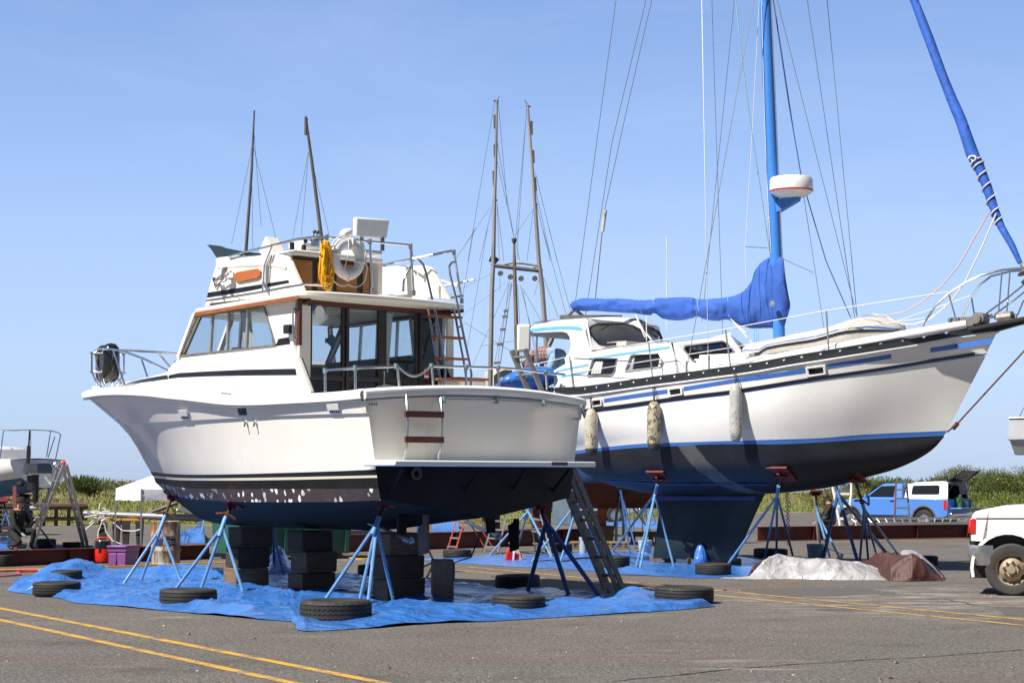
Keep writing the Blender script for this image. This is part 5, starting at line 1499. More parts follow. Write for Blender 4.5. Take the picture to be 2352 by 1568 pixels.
a, b = s1y('s1', 425, 482, -.55), s1y('s1', 640, 474, -.3); gl.beam(a, V((a.x + .75, .6, a.z + .03)), .08, .12)
gl.build('boom_gallows', M_['alud'], sail)
J = [(2087,-30,21),(2099.4,0,21),(2117.7,48,23),(2138.8,103,24),(2161,165,24),(2187,230,26),(2208,279,28),(2232.6,352,32),(2240,367,30),(2248.7,383,27),(2267,429,24),(2284,482,22),(2299.6,521,19),(2324,563,17),(2343,604,12)]
xbow = S.y((2352,612),0).x
jb_ = MB(); jr = []; jc = []
for i in range(len(J) - 1):
 for k in range(5):
  t = k / 5; px = lerp(J[i][0],J[i + 1][0],t); py = lerp(J[i][1],J[i + 1][1],t); wv = lerp(J[i][2],J[i + 1][2],t)
  p = S.y((px,py),0); r_w = wv / 2 / (FP / (S.M @ p).y) * .93
  jc.append(p); jr.append(r_w * (1 + .05 * nz((i + t,3,1))))
jc.append(S.y(J[-1][:2],0)); jr.append(.045)
jext = jc[0] + (jc[0] - jc[6]).normalized() * 6
jc = [jext] + jc; jr = [.07] + jr
jb_.tube(jc,jr,12)
jib = jb_.build('furled_headsail', M_['jib'], sail, ang=60)
la = MB(); pts = []
i0,i1 = 42,len(jc) - 12
N = 150
for n in range(N):
 f = lerp(i0,i1,n / (N - 1)); i = int(f); t = f - i
 c = jc[i].lerp(jc[min(i + 1,len(jc) - 1)],t); r = jr[i] + .014
 ax = (jc[i + 1] - jc[i]).normalized(); e1 = ax.cross(V((0,1,0))).normalized(); e2 = ax.cross(e1)
 a = n / N * 2 * math.pi * 6.5
 pts.append(c + e1 * r * math.cos(a) + e2 * r * math.sin(a))
la.tube(pts,.014,5);
k = jc[41]
for a in range(5): la.tube([k + V((.08 * math.cos(a * 2 + t),-.12 + .03 * a,.06 * math.sin(a + t))) for t in (0,1,2,3)],.018,5)
la.build('lashing', M_['rope'], jib)
sh_ = MB(); a = S.y(q('s7', 1900, 1260), -.1)
pts = [a] + [s1y('s2', *p, -.1) for p in ((1795, 0), (1700, 170), (1560, 340), (1400, 470), (1250, 555), (1100, 588), (1000, 585), (980, 575))]
sh_.tube(pts, .013, 6); sh_.build('headsail_sheet', mat('pink_fleck_rope', (.62, .42, .42), .8), jib)
sh_ = MB(); a = S.y(q('s7', 1935, 1280), -.1)
pts = [a] + [s1y('s2', *p, -.1) for p in ((1900, 0), (1760, 290), (1650, 450), (1560, 540), (1450, 620), (1330, 660), (1230, 660), (1150, 630), (1100, 600))]
sh_.tube(pts, .013, 6); sh_.build('headsail_sheet', M_['rope'], jib)
bsp = MB()
e0 = s1y('s2', 1990, 735); tipx = XE + 1.05
z0 = sh(XE).z
bz = lambda x: s1y('s2', 2240, 620).z if False else z0 + .02 + (x - XE) * ((s1y('s2', 2243, 615).z - s1y('s2', 2030, 660).z) / max(.1, s1y('s2', 2243, 615).x - s1y('s2', 2030, 660).x))
bsp.prism([V((XE - .7,y,bz(XE - .7) + .06)) if x == 0 else V((tipx,y,bz(tipx) + .06)) for x,y in ((0,-.35),(1,-.22),(1,.22),(0,.35))],(0,0,-.07))
bsp.build('bowsprit', mat('bowsprit_black', (.02, .022, .026), .5, v=.2), sail, ang=30, bevel=.01)
bb = MB(); bb.prism([V((XE - .25, -.06, z0 - .1)), V((tipx - .1, -.06, bz(tipx - .1))), V((XE - .25, -.06, z0 + .03))], (0, .12, 0)); bb.build('bowsprit_knee', M_['black'], sail, ang=30)
pu = MB()
def yv(x): return -max(.16,abs(sh(min(x,XE)).y) - .05)
def pp_(k,x,y_):
 yy = -.5
 for _ in range(6):
  h = s1y(k,x,y_,yy); yy = yv(h.x)
 return h
T = [pp_('s2', *p) for p in ((1380, 748), (1430, 620), (1500, 510), (1620, 400), (1760, 310), (1900, 248), (2060, 208), (2243, 190))]
T += [V((tipx,-.16,T[-1].z + .05)),V((tipx + .05,0,T[-1].z + .05))]
full = T + [V((p.x,-p.y,p.z)) for p in T[:-1]][::-1]
pu.tube(full,.02)
for a,b in (((1612,405),(1695,690)),((2058,220),(2025,630)),((2243,330),(2080,460)),((2080,460),(1930,570)),((2240,460),(2185,590))):
 A, B = pp_('s2', *a), pp_('s2', *b)
 pu.tube([A,B],.016); pu.tube([V((A.x,-A.y,A.z)),V((B.x,-B.y,B.z))],.016)
pu.build('pulpit', M_['chrome'], sail)
dr = MB(); p = S.y(q('s2', 2225, 235), 0)
dr.lathe([(0, .2), (.06, .18), (.07, .05), (.16, .04), (.17, .02), (.06, .0), (.06, -.1), (.17, -.12), (.16, -.15), (0, -.16)], p + V((.1, 0, 0)), align(jc[-2] - jc[-1]), 18); dr.build('furling_drum', M_['alud'], jib)
wl = MB(); p = s1y('s2', 1880, 620, -.15); wl.tube([p + V((0, -.13, 0)), p + V((0, .13, 0))], .12, 14); wl.tube([p + V((0, -.2, 0)), p + V((0, -.13, 0))], .09, 12); wl.box(p + V((-.35, 0, -.05)), (.5, .2, .2)); wl.tube([p + V((.35, .0, 0)), p + V((.62, .0, .02))], .1, 10)
wl.build('windlass', M_['alud'], sail, ang=35)
ch = MB()
a, b = s1y('s2', 1910, 580, -.1), s1y('s2', 2180, 590, -.1)
n = 16
for i in range(n):
 c = a.lerp(b,(i + .5) / n) + V((0,0,-.05 * math.sin(math.pi * i / n))); R_ = .5 * (b - a).length / n
 w_ = V((0,0,.035)) if i % 2 else V((0,.035,0))
 ch.tube([c + V((R_ * 1.15 * math.cos(t),0,0)) + w_ * math.sin(t) for t in [k * math.pi / 4 for k in range(9)]],.011,5)
ch.build('anchor_chain', M_['rust'], sail)
bs_ = MB(); a = s1y('s2', 1600, 1560, -.02); bs_.tube([a, s1y('s2', 1690, 1485, 0), V((tipx, 0, bz(tipx) - .05))], .016, 6)
bs_.tube([s1y('s2', 1650, 1530), s1y('s2', 1690, 1485)], .045, 8); bs_.build('bobstay', M_['rust'], sail)
ro_ = MB(); L = sy('s2', 0, 985, 300, 935, 620, 880, 1000, 810, 1380, 735, 1760, 668, y=-.95)
L = sy('s1', 1560, 945, 1800, 905, y=-1.15) + sy('s2', 0, 972, 300, 920, 700, 850, y=-1.1) + sy('s2', 1000, 795, 1380, 727, y=-.85) + sy('s2', 1760, 660, y=-.55)
ro_.tube(L, [.06] + [.085] * (len(L) - 2) + [.075], 12); ro_.build('rolled_awning', mat('rolled_white_canvas', (.74, .75, .78), .7, v=.08, vs=10, bs=20, bst=.4), sail, ang=60)
din = thing('covered_dinghy', 'upturned dinghy under a beige canvas cover on the foredeck of the sailboat', 'dinghy', S.M @ V((s1y('s2', 620, 880).x, 0, s1y('s2', 620, 880).z)), S.yaw)
do = V((s1y('s2', 620, 880).x, 0, s1y('s2', 620, 880).z))
dt_ = q('s1', 2005, 800, 2020, 750, 2060, 715, 2140, 690, 2265, 672) + q('s2', 100, 808, 250, 775, 450, 730, 640, 690, 740, 662, 830, 630, 900, 612, 980, 600, 1100, 608, 1180, 636, 1225, 662, 1240, 690)
db_ = q('s1', 2005, 815, 2265, 850) + q('s2', 250, 905, 640, 850, 900, 790, 1150, 765, 1225, 745, 1242, 700)
dn = MB(); rows = []
x0,x1 = sorted(dt_)[0][0],sorted(dt_)[-1][0]
for i in range(41):
 px = lerp(x0 + .2,x1 - .2,i / 40); f = i / 40
 wy = .72 * min(1,(f / .12) ** .5 if f < .12 else 1) * min(1,((1 - f) / .25) ** .6 if f > .75 else 1) + .03
 a = S.y((px,polyy(dt_,px)),-.15 * wy); b = S.y((px,polyy(db_,px)),-wy)
 zt_,zb_ = a.z,min(b.z,a.z - .03); r = []
 for s,h in ((-1,0),(-1.03,.35),(-.98,.55),(-.85,.78),(-.55,.95),(0,1.0),(.55,.95),(.85,.78),(.98,.55),(1.03,.35),(1,0)):
  r.append(V((a.x,wy * s,lerp(zb_,zt_,h) + .01 * nz((px * .1,s * 3,h)))) - do)
 rows.append(r)
dn.grid(rows); dn.poly(rows[0]); dn.poly(rows[-1])
dno = dn.build('canvas_cover', M_['greyfab'], din, ang=60)
for j0, zf0, zf1, m, nm in ((1, .30, .40, 'black', 'rub_band'), (2, .44, .54, 'bluestr', 'blue_band')):
 sm = MB()
 for sgn in (0,1):
  rws = [[],[]]
  for r in rows:
   z0_,z1_ = r[0].z,r[5].z
   p = r[j0] if not sgn else r[10 - j0]
   for k,zf in enumerate((zf0,zf1)): rws[k].append(V((p.x,p.y + (-.012 if not sgn else .012),lerp(z0_,z1_,zf))))
  sm.grid(rws)
 sm.build(nm,M_[m],dno,ang=0)
wb_ = MB(); L = [s1y('s2', *p, -.5) - do for p in ((890, 595), (940, 580), (985, 574), (1020, 585))]; wb_.tube(L, .01, 5); wb_.build('wire_basket', M_['galv'], din)
st_ = MB(); L = [s1y('s2', *p, -.74) - do for p in ((860, 628), (800, 660), (770, 700), (755, 780), (750, 810))]; st_.tube(L, .012, 5); st_.build('lashing_strap', M_['rope'], din)
sn = []
for k, t, b in (('s1', (505, 812), (540, 1095)), ('s1', (1180, 690), (1215, 1000)), ('s1', (1835, 580), (1880, 900)), ('s2', (592, 548), (612, 880))):
 yy = -1.6
 for _ in range(5):
  B = s1y(k,*b,yy); yy = sh(B.x).y + .05
 A = s1y(k,*t,yy); sn.append((A,B))
for s in (1,-1):
 for A,B in sn:
  m1 = MB(); m1.tube([V((A.x, A.y * s, A.z)), V((B.x, B.y * s, B.z))], .016); m1.build('stanchion', M_['galv'], sail)
 pts = [s1y('s1', 200, 880, -1.2)] + [a for a, b in sn] + [T[3] if False else pp_('s2', 1605, 392)]
 lw = MB(); lw.tube([V((p.x, p.y * s, p.z)) for p in pts], .009, 5); lw.build('lifeline', M_['white'], sail)
 pts = [a.lerp(b, .5) for a, b in sn] + [pp_('s2', 1420, 610)]
 lw = MB(); lw.tube([V((p.x, p.y * s, p.z)) for p in pts], .008, 5); lw.build('lifeline', M_['white'], sail)
def wire(pts, r=.007, m='wire', nm='stay'):
 mb = MB(); mb.tube([S.y(p,y) for p,y in pts],r,5); return mb.build(nm,M_[m],mast)
def ext(a,b,py): return (a[0] + (b[0] - a[0]) * (py - a[1]) / (b[1] - a[1]),py)
mt_px = S.px(mtop)
RG = [((1612, 0), q('s1', 1690, 940), -1.62, .3, .008), ((1731, 0), q('s1', 1497, 965), -1.62, -.1, .008), ((1635, 0), (1660, 770), 1.6, 1.3, .006), ((1687, 0), (1612, 740), 1.6, .8, .006),
      ((1854, 0), q('s2', 830, 610), 1.5, .6, .007), ((1899.6, 0), q('s2', 850, 605), 1.5, 1.4, .007), ((1785, 0), q('s2', 846, 590), .7, 0, .007), ((1777, 0), q('s2', 575, 710), .35, 0, .006)]
for a,b,yb,yt,r in RG:
 p0 = S.y(b,yb); p1 = S.y(a,lerp(yb,yt,.8)); d = (p1 - p0)
 mb = MB(); mb.tube([p0, p1, p1 + d * .35], r, 5); mb.build('shroud', M_['wire'], mast)
for a, b in (((1775, 0), q('s2', 790, 590)), ((1776, 0), q('s2', 800, 610))):
 wire([(ext(a, q('s7', 750, 1080), -220), .05), (q('s7', 690, 620), .12), (q('s7', 770, 1080), .2), (q('s7', 915, 1568), .3), (b, .35)], .011 if b[0] < 1954 else .008, 'standnavy', 'halyard');
wire([((1690, 0), 0), (q('s7', 410, 360), -.1), (q('s7', 465, 770), -.1), (q('s7', 545, 1300), -.12), (q('s7', 575, 1510), -.14)], .009, 'patina', 'halyard')
wire([((1744, 0), -.2), (q('s7', 470, 800), -.5), (q('s7', 428, 1500), -.7), ((1713, 640), -.75)], .005, 'rope', 'flag_halyard')
wire([(q('s7', 430, 1480), -.7), (q('s7', 560, 1488), -.1)], .006, 'wire', 'pole_topping_lift')
wire([((1749, 0), -.12), (q('s7', 545, 700), -.12), (q('s7', 560, 1100), -.12), (q('s7', 585, 1520), -.13)], .007, 'rope', 'halyard')
wire([(q('s2', 235, 118), -.05), (q('s2', 487, 232), .2)], .006)
for a, m_, b in (((1415, 0), (1368, 345), (1322, 690)), ((1484, 0), (1405, 330), q('s1', 640, 465)), ((1497, 0), (1440, 250), (1388, 486))):
 wire([(ext(m_, a, -300), 0), (a, 0), (m_, 0), (b, 0)], .007, 'wire', 'backstay')
wire([((1388, 486), 0), ((1366, 700), 0)], .009, 'rust', 'backstay');
bi = MB(); bi.tube([S.y((1391, 483), 0), S.y((1384, 532), 0)], .035, 8); bi.build('backstay_insulator', M_['dirtyw'], mast)
wire([((1531, 540), 1.2), ((1531, 760), 1.2)], .009, 'rope', 'whip_aerial')
for pts in ((( 1065,450),(1160,640)),((1072,470),(1148,650)),((1160,460),(1162,700)),((1880,490),(2010,610)),((1905,520),(2060,690))):
 wire([(q('s1', *p), -.15) for p in pts], .010, 'rope', 'mainsheet')
for i,x in enumerate((2085,2098,2110)):
 wire([(q('s1', x, 570), -.1), (q('s1', x - 8 + 6 * i, 640), -.14), (q('s1', x + 4, 705), -.1)], .010, 'bluelt', 'coiled_line')
for px,py0,py1,yy in ((1505,850,960,-1.62),(1627,690,800,-.4),(1698,800,950,-1.6)):
 mb = MB(); mb.tube([s1y('s1', px, py0, yy), s1y('s1', px - 2, py1, yy)], .02, 6); mb.build('turnbuckle', M_['galv'], mast)
for i,(x0,y0,x1,y1,rw,kx,ky,mt_,lb) in enumerate((
  (690, 1255, 687, 1570, .135, 690, 1080, 0, 'cracked cream fender hanging lowest, beside the stern corner of the cruiser'),
  (1225, 1190, 1227, 1580, .135, 1232, 1030, 1, 'black stained cream fender hanging in the middle of the sailboat side'),
  (1922, 1040, 1930, 1520, .12, 1922, 920, 2, 'slim grey white fender hanging nearest the mast'))):
 yy = -1.75
 for _ in range(6):
  A = s1y('s1', x0, y0, yy); yy = s_y(A.x, A.z - .2) - rw - .02
 px1 = q('s1', x1, y1)
 if i == 0: px1 = q('s3', 170, 435)
 if i == 1: px1 = q('s3', 755, 395)
 if i == 2: px1 = q('s3', 1510, 310)
 Bt = S.y(px1,yy)
 h = A.z - Bt.z
 ft_ = thing('boat_fender', lb, 'fender', S.M @ V((A.x, yy, Bt.z)), S.yaw, 'fenders hanging on the sailboat')
 fb = MB(); r = rw
 fb.lathe([(0,.0),(r * .5,.015),(r * .8,.07),(r * .97,.15),(r,.2),(r,h - .25),(r * .95,h - .16),(r * .72,h - .06),(r * .42,h - .01),(0,h)],(0,0,0),None,20,mf=lambda a,b: 1 if a < 3 and i < 2 else 0)
 def m_f(seed,base):
  M, nd, lk, b = _nt('fender_skin')
  t = coords(nd,lk,scale=(1,1,.75))
  vo = nd.new('ShaderNodeTexNoise'); vo.inputs['Scale'].default_value = 7; vo.inputs['Detail'].default_value = 7; vo.inputs['Distortion'].default_value = 2.2; vo.inputs['Roughness'].default_value = .7
  mp = nd.new('ShaderNodeMapping'); mp.inputs['Location'].default_value = (seed, seed, 0); lk.new(t, mp.inputs['Vector']); lk.new(mp.outputs[0], vo.inputs['Vector'])
  c = ramp(nd,lk,noi(nd,lk,t,3,3),(.35,base),(.65,[x * .85 for x in base]))
  k = ramp(nd, lk, vo.outputs['Fac'], (.45 if seed == 1 else .40, 1), (.52 if seed == 1 else .45, 0))
  c = mix(nd, lk, k, c, (.07, .062, .05)); lk.new(c, b.inputs['Base Color']); b.inputs['Roughness'].default_value = .5
  return M
 fb.build('fender_body', [m_f(i, ((.50, .455, .36), (.47, .41, .30), (.47, .47, .46))[i]), mat('fender_end', (.06, .055, .05), .6, v=.3)], ft_, ang=60)
 ln = MB(); K = s1y('s1', kx, ky, yy + .1)
 off = V((K.x - A.x,.08,K.z - Bt.z))
 ln.tube([(0, 0, h - .02), (.02, 0, h + .1), off], .011, 6); ln.tube([(0, 0, h - .02), (-.03, .02, h + .12), off + V((-.04, 0, 0))], .009, 6); ln.build('lanyard', M_['blackrope'], ft_)
# ================================================================ tarpaulins on the ground
M_['tarp'] = m_tarp('blue_tarp', (.04, .165, .53), .28, .35, .85, 1.0)
M_['silver'] = m_tarp('silver_tarp', (.38, .38, .40), .42, .1, .75, 1.3)
M_['silver'].node_tree.nodes['Principled BSDF'].inputs['Metallic'].default_value = .1
M_['brown'] = m_tarp('brown_tarp', (.065, .022, .018), .62, 0, .7)
def ridge(p,s): return (1 - abs(nz(p,s))) ** 4
def ground_tarp(label, F, B, nx, ny, amp, heap, grp=None, mat_='tarp', name='tarpaulin', base=.006):
 x0,x1 = F[0][0],F[-1][0]
 rows = []
 for i in range(nx + 1):
  px = lerp(x0,x1,i / nx)
  f,b = G(px,polyy_lin(F,px)),G(px,polyy_lin(B,px))
  r = []
  for j in range(ny + 1):
   t = j / ny
   p = f.lerp(b,t); e = min(t,1 - t,i / nx * 6,(1 - i / nx) * 6)
   ed = min(1,e / .08)
   d = V((nz(p * 1.1),nz(p * 1.1 + V((7,3,1))),0)) * .35
   w = ridge(p + d,.8) * .55 + ridge(V((p.x * .6 + p.y * .5,p.y * 2.0,4)) + d,.9) * .8 + ridge(V((p.x * 1.7 - p.y * .8,p.y * .9,9)) + d,1.0) * .6 + .25 * abs(nz(p,3))
   z = base + amp * w * (.04 + .96 * ed) + heap(px,t,p) * 1.0
   q_ = p + V((.03 * nz(p * 2.5),.05 * nz(p * 2.5 + V((4,0,0))),0)) * (1 - ed)
   r.append(V((q_.x,q_.y,z)))
  rows.append(r)
 mb = MB(); mb.grid(rows)
 base_ = sum((p for r in rows for p in r),V()) / (len(rows) * len(rows[0])); base_.z = 0
 o = mb.build(name,M_[mat_],None,base_,off=base_,ang=180)
 return tag(o, label, 'tarp', grp)
def polyy_lin(pl,x):
 if x <= pl[0][0]: return pl[0][1]
 for a,b in zip(pl[:-1],pl[1:]):
  if a[0] <= x <= b[0]: return a[1] + (b[1] - a[1]) * (x - a[0]) / max(1e-6,b[0] - a[0])
 return pl[-1][1]
FE = [(17,1358),(75,1365),(142,1375),(167,1384),(265,1392),(374,1402),(447,1409),(566,1420),(640,1425),(672,1428),(682,1447),(700,1450),(850,1443),(990,1432),(1110,1428),(1280,1418),(1500,1405),(1600,1397),(1643,1393)]
BE = [(17,1354),(55,1333),(100,1326),(190,1324),(335,1316),(420,1318),(475,1316),(520,1318),(605,1316),(640,1314),(670,1317),(760,1320),(850,1322),(958,1334),(1050,1340),(1140,1356),(1240,1357),(1300,1365),(1415,1372),(1450,1367),(1500,1374),(1560,1383),(1643,1391)]
def hp1(px,t,p):
 h = 0
 g = lambda a,s: math.exp(-((px - a) / s) ** 2)
 k = max(0,(t - .70) / .30)
 sh_ = math.sin(math.pi * min(1,k)) if k > 0 else 0
 h += sh_ * (.20 * g(430,60) + .14 * g(300,90) + .26 * g(190,45) + .17 * g(120,40) + .10 * g(520,60)) * (.7 + .5 * nz(p,2.2))
 h += .16 * g(120,45) * max(0,math.sin(math.pi * min(1,t * 1.1))) * (.6 + .6 * nz(p,3))
 h += (.42 * math.exp(-((px - 640) / 26) ** 2)) * max(0,math.sin(math.pi * max(0,min(1,(t - .82) / .18))))
 k2 = max(0,1 - abs(t - .06) / .08)
 h += k2 * (.11 * g(500,50) + .08 * g(560,40) + .10 * g(900,60) + .07 * g(960,70) + .10 * g(1040,50) + .05 * g(690,20) + .06 * g(1420,70) + .05 * g(300,60)) * (.7 + .6 * nz(p,2))
 h += .10 * g(1455,38) * max(0,math.sin(math.pi * min(1,max(0,(t - .2) / .8))))
 return max(0,h)
ground_tarp('large wrinkled blue tarp spread on the asphalt under the motor cruiser', FE, BE, 520, 96, .07, hp1, 'blue tarps')
FE2 = [(960,1286),(1045,1292),(1113,1297),(1203,1303),(1300,1307),(1360,1311),(1406,1319),(1477,1321),(1597,1328),(1700,1326),(1760,1318)]
BE2 = [(960,1285),(1083,1280),(1122,1273),(1199,1274),(1334,1268),(1405,1266),(1520,1268),(1700,1278),(1760,1288)]
ground_tarp('blue tarp lying flat under the stern stands and keel of the sailboat', FE2, BE2, 240, 40, .022, lambda px, t, p: .05 * math.exp(-((px - 1450) / 50) ** 2) * max(0, 1 - abs(t - .1) / .12) * (1 + nz(p, 3)), 'blue tarps')
FE3 = [q('t2', 1180, 770), q('t2', 1300, 785), q('t2', 1600, 790), q('t2', 1890, 815)]
BE3 = [q('t2', 1180, 762), q('t2', 1350, 735), q('t2', 1600, 728), q('t2', 1890, 738)]
ground_tarp('far blue tarp beyond the red steel beam, below the silver pickup', FE3, BE3, 60, 14, .05, lambda px, t, p: .12 * max(0, math.sin(math.pi * t)) * (.5 + nz(p, 1.5)), 'blue tarps')
FE4 = [(-60,1262),(0,1262),(35,1261)]; BE4 = [(-60,1240),(0,1245),(35,1254)]
ground_tarp('crumpled blue tarp behind the red beam at the far left, under the small sailboat', FE4, BE4, 40, 16, .06, lambda px, t, p: .22 * max(0, math.sin(math.pi * t)) * (.6 + nz(p, 2)), 'blue tarps')
FE5 = [q('t8', 1290, 880), q('t8', 1450, 850), q('t8', 1690, 860)]; BE5 = [q('t8', 1290, 760), q('t8', 1450, 735), q('t8', 1690, 730)]
ground_tarp('small blue tarp heap beyond the rusty oil drum, beside the green dumpster', [(a, b + 3) for a, b in FE5], BE5, 40, 16, .06, lambda px, t, p: .25 * max(0, math.sin(math.pi * t)) * (.5 + nz(p, 2)), 'blue tarps')
FE6 = [q('t3', 835, 640), q('t3', 1180, 640)]; BE6 = [q('t3', 835, 590), q('t3', 1180, 570)]
ground_tarp('pale blue sheet behind the red stepladder, beyond the beam', FE6, BE6, 30, 10, .05, lambda px, t, p: .2 * max(0, math.sin(math.pi * t)), 'blue tarps')
def heap(label, top, bot, depth, n, m, mat_, seed, cat='tarp', name='tarpaulin', lump=.12, rough=1.0):
 x0,x1 = top[0][0],top[-1][0]
 base = G((x0 + x1) / 2,polyy_lin(bot,(x0 + x1) / 2)); D0 = base.y
 rows = []
 for i in range(n + 1):
  px = lerp(x0,x1,i / n); f = G(px,polyy_lin(bot,px))
  Yc = f.y + depth * .45
  zt = max(.02,P(px,polyy_lin(top,px),Yc).z)
  e = min(1,i / n * 9,(1 - i / n) * 9)
  r = []
  for j in range(m + 1):
   t = j / m
   sh = math.sin(math.pi * t ** .85) ** .85 if 0 < t < 1 else 0
   y = f.y + depth * t; x = f.x * y / f.y
   p = V((x,y,seed))
   fold = ridge(V((x * .8 + y * .7,y * .9 - x * .2,seed)),1.2) + .4 * ridge(V((x - y * .8,y + x * .3,seed + 4)),1.6) - .5
   h = zt * sh * (1 + lump * 1.6 * fold * (1 if sh < .93 else .3) * rough) + .008 * nz(p,5) * sh + .07 * fold * sh
   r.append(V((x + .04 * nz(p,1.5),y + (.08 * nz(p + V((5,5,5)),2.2) - .16 * fold * rough * sh * (1 - t)) * e,max(.006,h))))
  rows.append(r)
 mb = MB(); mb.grid(rows)
 b_ = V((base.x,base.y,0))
 return tag(mb.build(name,M_[mat_],None,b_,off=b_,ang=180),label,cat)
heap('crumpled silver tarp lying in a long heap in front of the sailboat stands', q('t6', 610, 383, 640, 368, 700, 382, 780, 374, 820, 330, 860, 290, 940, 257, 1000, 272, 1100, 294, 1250, 290, 1400, 296, 1500, 330, 1580, 380, 1600, 396),
     q('t6', 610, 388, 700, 392, 800, 393, 1000, 392, 1300, 399, 1600, 399), 1.5, 130, 30, 'silver', 3, lump=.10)
heap('dark brown tarp bunched up at the right end of the silver tarp', q('t6', 1400, 298, 1480, 270, 1560, 256, 1620, 244, 1660, 250, 1720, 262, 1780, 285, 1830, 325, 1870, 360, 1898, 398),
     q('t6', 1400, 372, 1500, 385, 1590, 402, 1700, 404, 1800, 402, 1898, 401), 1.35, 100, 30, 'brown', 8, rough=2.2)
heap('silver lining folded over the top of the brown tarp', q('t6', 1640, 250, 1655, 226, 1700, 219, 1730, 226, 1770, 252, 1820, 300, 1850, 330), q('t6', 1640, 262, 1700, 262, 1770, 272, 1850, 345), .5, 40, 14, 'silver', 12) if False else None
sl_ = MB(); L = [G(*p) for p in q('t6', 1640, 330, 1700, 330)]
rows = []
for i in range(31):
 t = i / 30; px, py = q('t6', lerp(1645, 1890, t), 0)[0], None
 top_ = polyy_lin(q('t6', 1645, 240, 1660, 224, 1710, 222, 1760, 246, 1800, 282, 1840, 322, 1875, 358, 1895, 388), px); bo_ = polyy_lin(q('t6', 1645, 262, 1680, 250, 1720, 258, 1770, 275, 1810, 306, 1850, 345, 1890, 392), px)
 Y0 = G(px, q('t6', 1700, 400)[1]).y + .55
 a,b = P(px,top_,Y0 + .12),P(px,bo_,Y0 - .12)
 rows.append([b + V((0,-.02,0)),a.lerp(b,.5) + V((0,-.06,.02 * nz((t * 9,1,1)))),a,a + V((0,.3,-.12)),V((a.x,a.y + .5,.02))])
sl_.grid(rows); b_ = V((rows[15][2].x,rows[15][2].y,0))
tag(sl_.build('tarpaulin', M_['silver'], None, b_, off=b_, ang=180), 'strip of silver lining folded over the brown tarp', 'tarp')
bp_ = MB(); L = q('t6', 1405, 300)
heap('short brown fold at the left end of the silver tarp', q('t6', 770, 385, 790, 340, 830, 310, 850, 300, 870, 292), q('t6', 770, 390, 800, 380, 870, 372), .6, 16, 12, 'brown', 5)
# ================================================================ tyres
def tyre_mesh(r,w,kind):
 mb = MB(); n = 84; ri = r * .60
 prof = [(ri,-w * .36),(ri + .03,-w * .44),(r * .80,-w * .50),(r * .93,-w * .47),(r * .985,-w * .40)]
 g = [-.30,-.1,.1,.3]
 for c in g: prof += [(r,w * (c - .028)),(r - .009,w * (c - .02)),(r - .009,w * (c + .02)),(r,w * (c + .028))]
 prof += [(r * .985,w * .40),(r * .93,w * .47),(r * .80,w * .50),(ri + .03,w * .44),(ri,w * .36),(ri - .005,w * .2),(ri + .02,0),(ri - .005,-w * .2),(ri,-w * .36)]
 rows = []
 for a,(pr,pz) in enumerate(prof):
  row = []
  for k in range(n):
   rr = pr; zz = pz
   if kind == 'lug' and abs(pz) > w * .34 and pr > r * .9 and k % 3 == 0: rr -= .014
   if kind == 'car' and pr > r * .97 and k % 2 == (a // 4) % 2 and .2 < abs(pz) / w < .42: rr -= .007
   if kind == 'lug' and .05 < abs(pz) / w < .32: zz += w * .035 * (1 if k % 2 else -1)
   t = 2 * math.pi * k / n
   row.append((rr * math.cos(t),rr * math.sin(t),zz + w / 2))
  rows.append(row)
 mb.grid(rows,0,True)
 return mb
TY = {}
def tyre(label, px, py, wpx, kind='car', z=.012, tilt=None, hw=None):
 p = G(px,py); D = p.y
 r = wpx / 2 * D / FP / .985
 w = hw or max(.17,r * .62)
 mb = tyre_mesh(r,w,kind)
 o = mb.build('tyre', M_['rubber'], None, (p.x, p.y, z), (tilt or 0, random.uniform(-.02, .02), random.uniform(0, 6)), ang=40)
 tag(o, label, 'tyre', 'old tyres weighing down the tarps')
 return o
tyre('worn car tyre lying at the left end of the big blue tarp', 130, 1368, 107, hw=.20)
tyre('car tyre with blue tarp folded against it, second along the front edge from the left', 432, 1394, 129, hw=.24)
tyre('largest truck tyre with zigzag tread, on the front corner of the tarp', 771, 1430, 162, 'lug', hw=.27)
tyre('ribbed car tyre at the front edge below the aft starboard stand', 1191, 1407, 121, hw=.22)
tyre('wide ribbed tyre at the right hand tip of the big blue tarp', 1571, 1384, 134, hw=.22)
tyre('black tyre in the shade behind the aft starboard stand', 1189, 1353, 101, hw=.22)
tyre('tyre on asphalt edge of the far tarp, seen just above the single timber post', 1050, 1281, 65, hw=.18)
tyre('tyre half hidden behind the long leaning ladder', 1410, 1306, 72, hw=.24)
tyre('tyre holding the front edge of the sailboat tarp, left of the silver tarp', 1638, 1321, 82, hw=.21)
tyre('dusty tyre behind the stern stand of the sailboat, in front of the beam', 1283, 1268, 62, hw=.2)
tyre('black tyre behind the silver tarp, right of the sailboat keel', 1770, 1281, 77, hw=.2)
tyre('dark tyre mostly hidden behind the aft timber stack', 862, 1326, 80, hw=.22)
tyre('tyre wrapped in the blue tarp fold behind the leftmost tyre', 152, 1341, 72, hw=.22)
tyre('tyre peeping out behind the brown tarp', 2118, 1300, 72, hw=.2)
tyre('tyre standing in the shade behind the beam, under the stand of the small sailboat', 106, 1258, 44, hw=.22)
tyre('tyre lying behind the beam between the feet of the aluminium trestle ladder', 165, 1257, 42, hw=.13)
tyre('black tyre at the left edge, in front of the red beam', 6, 1300, 46, hw=.22)
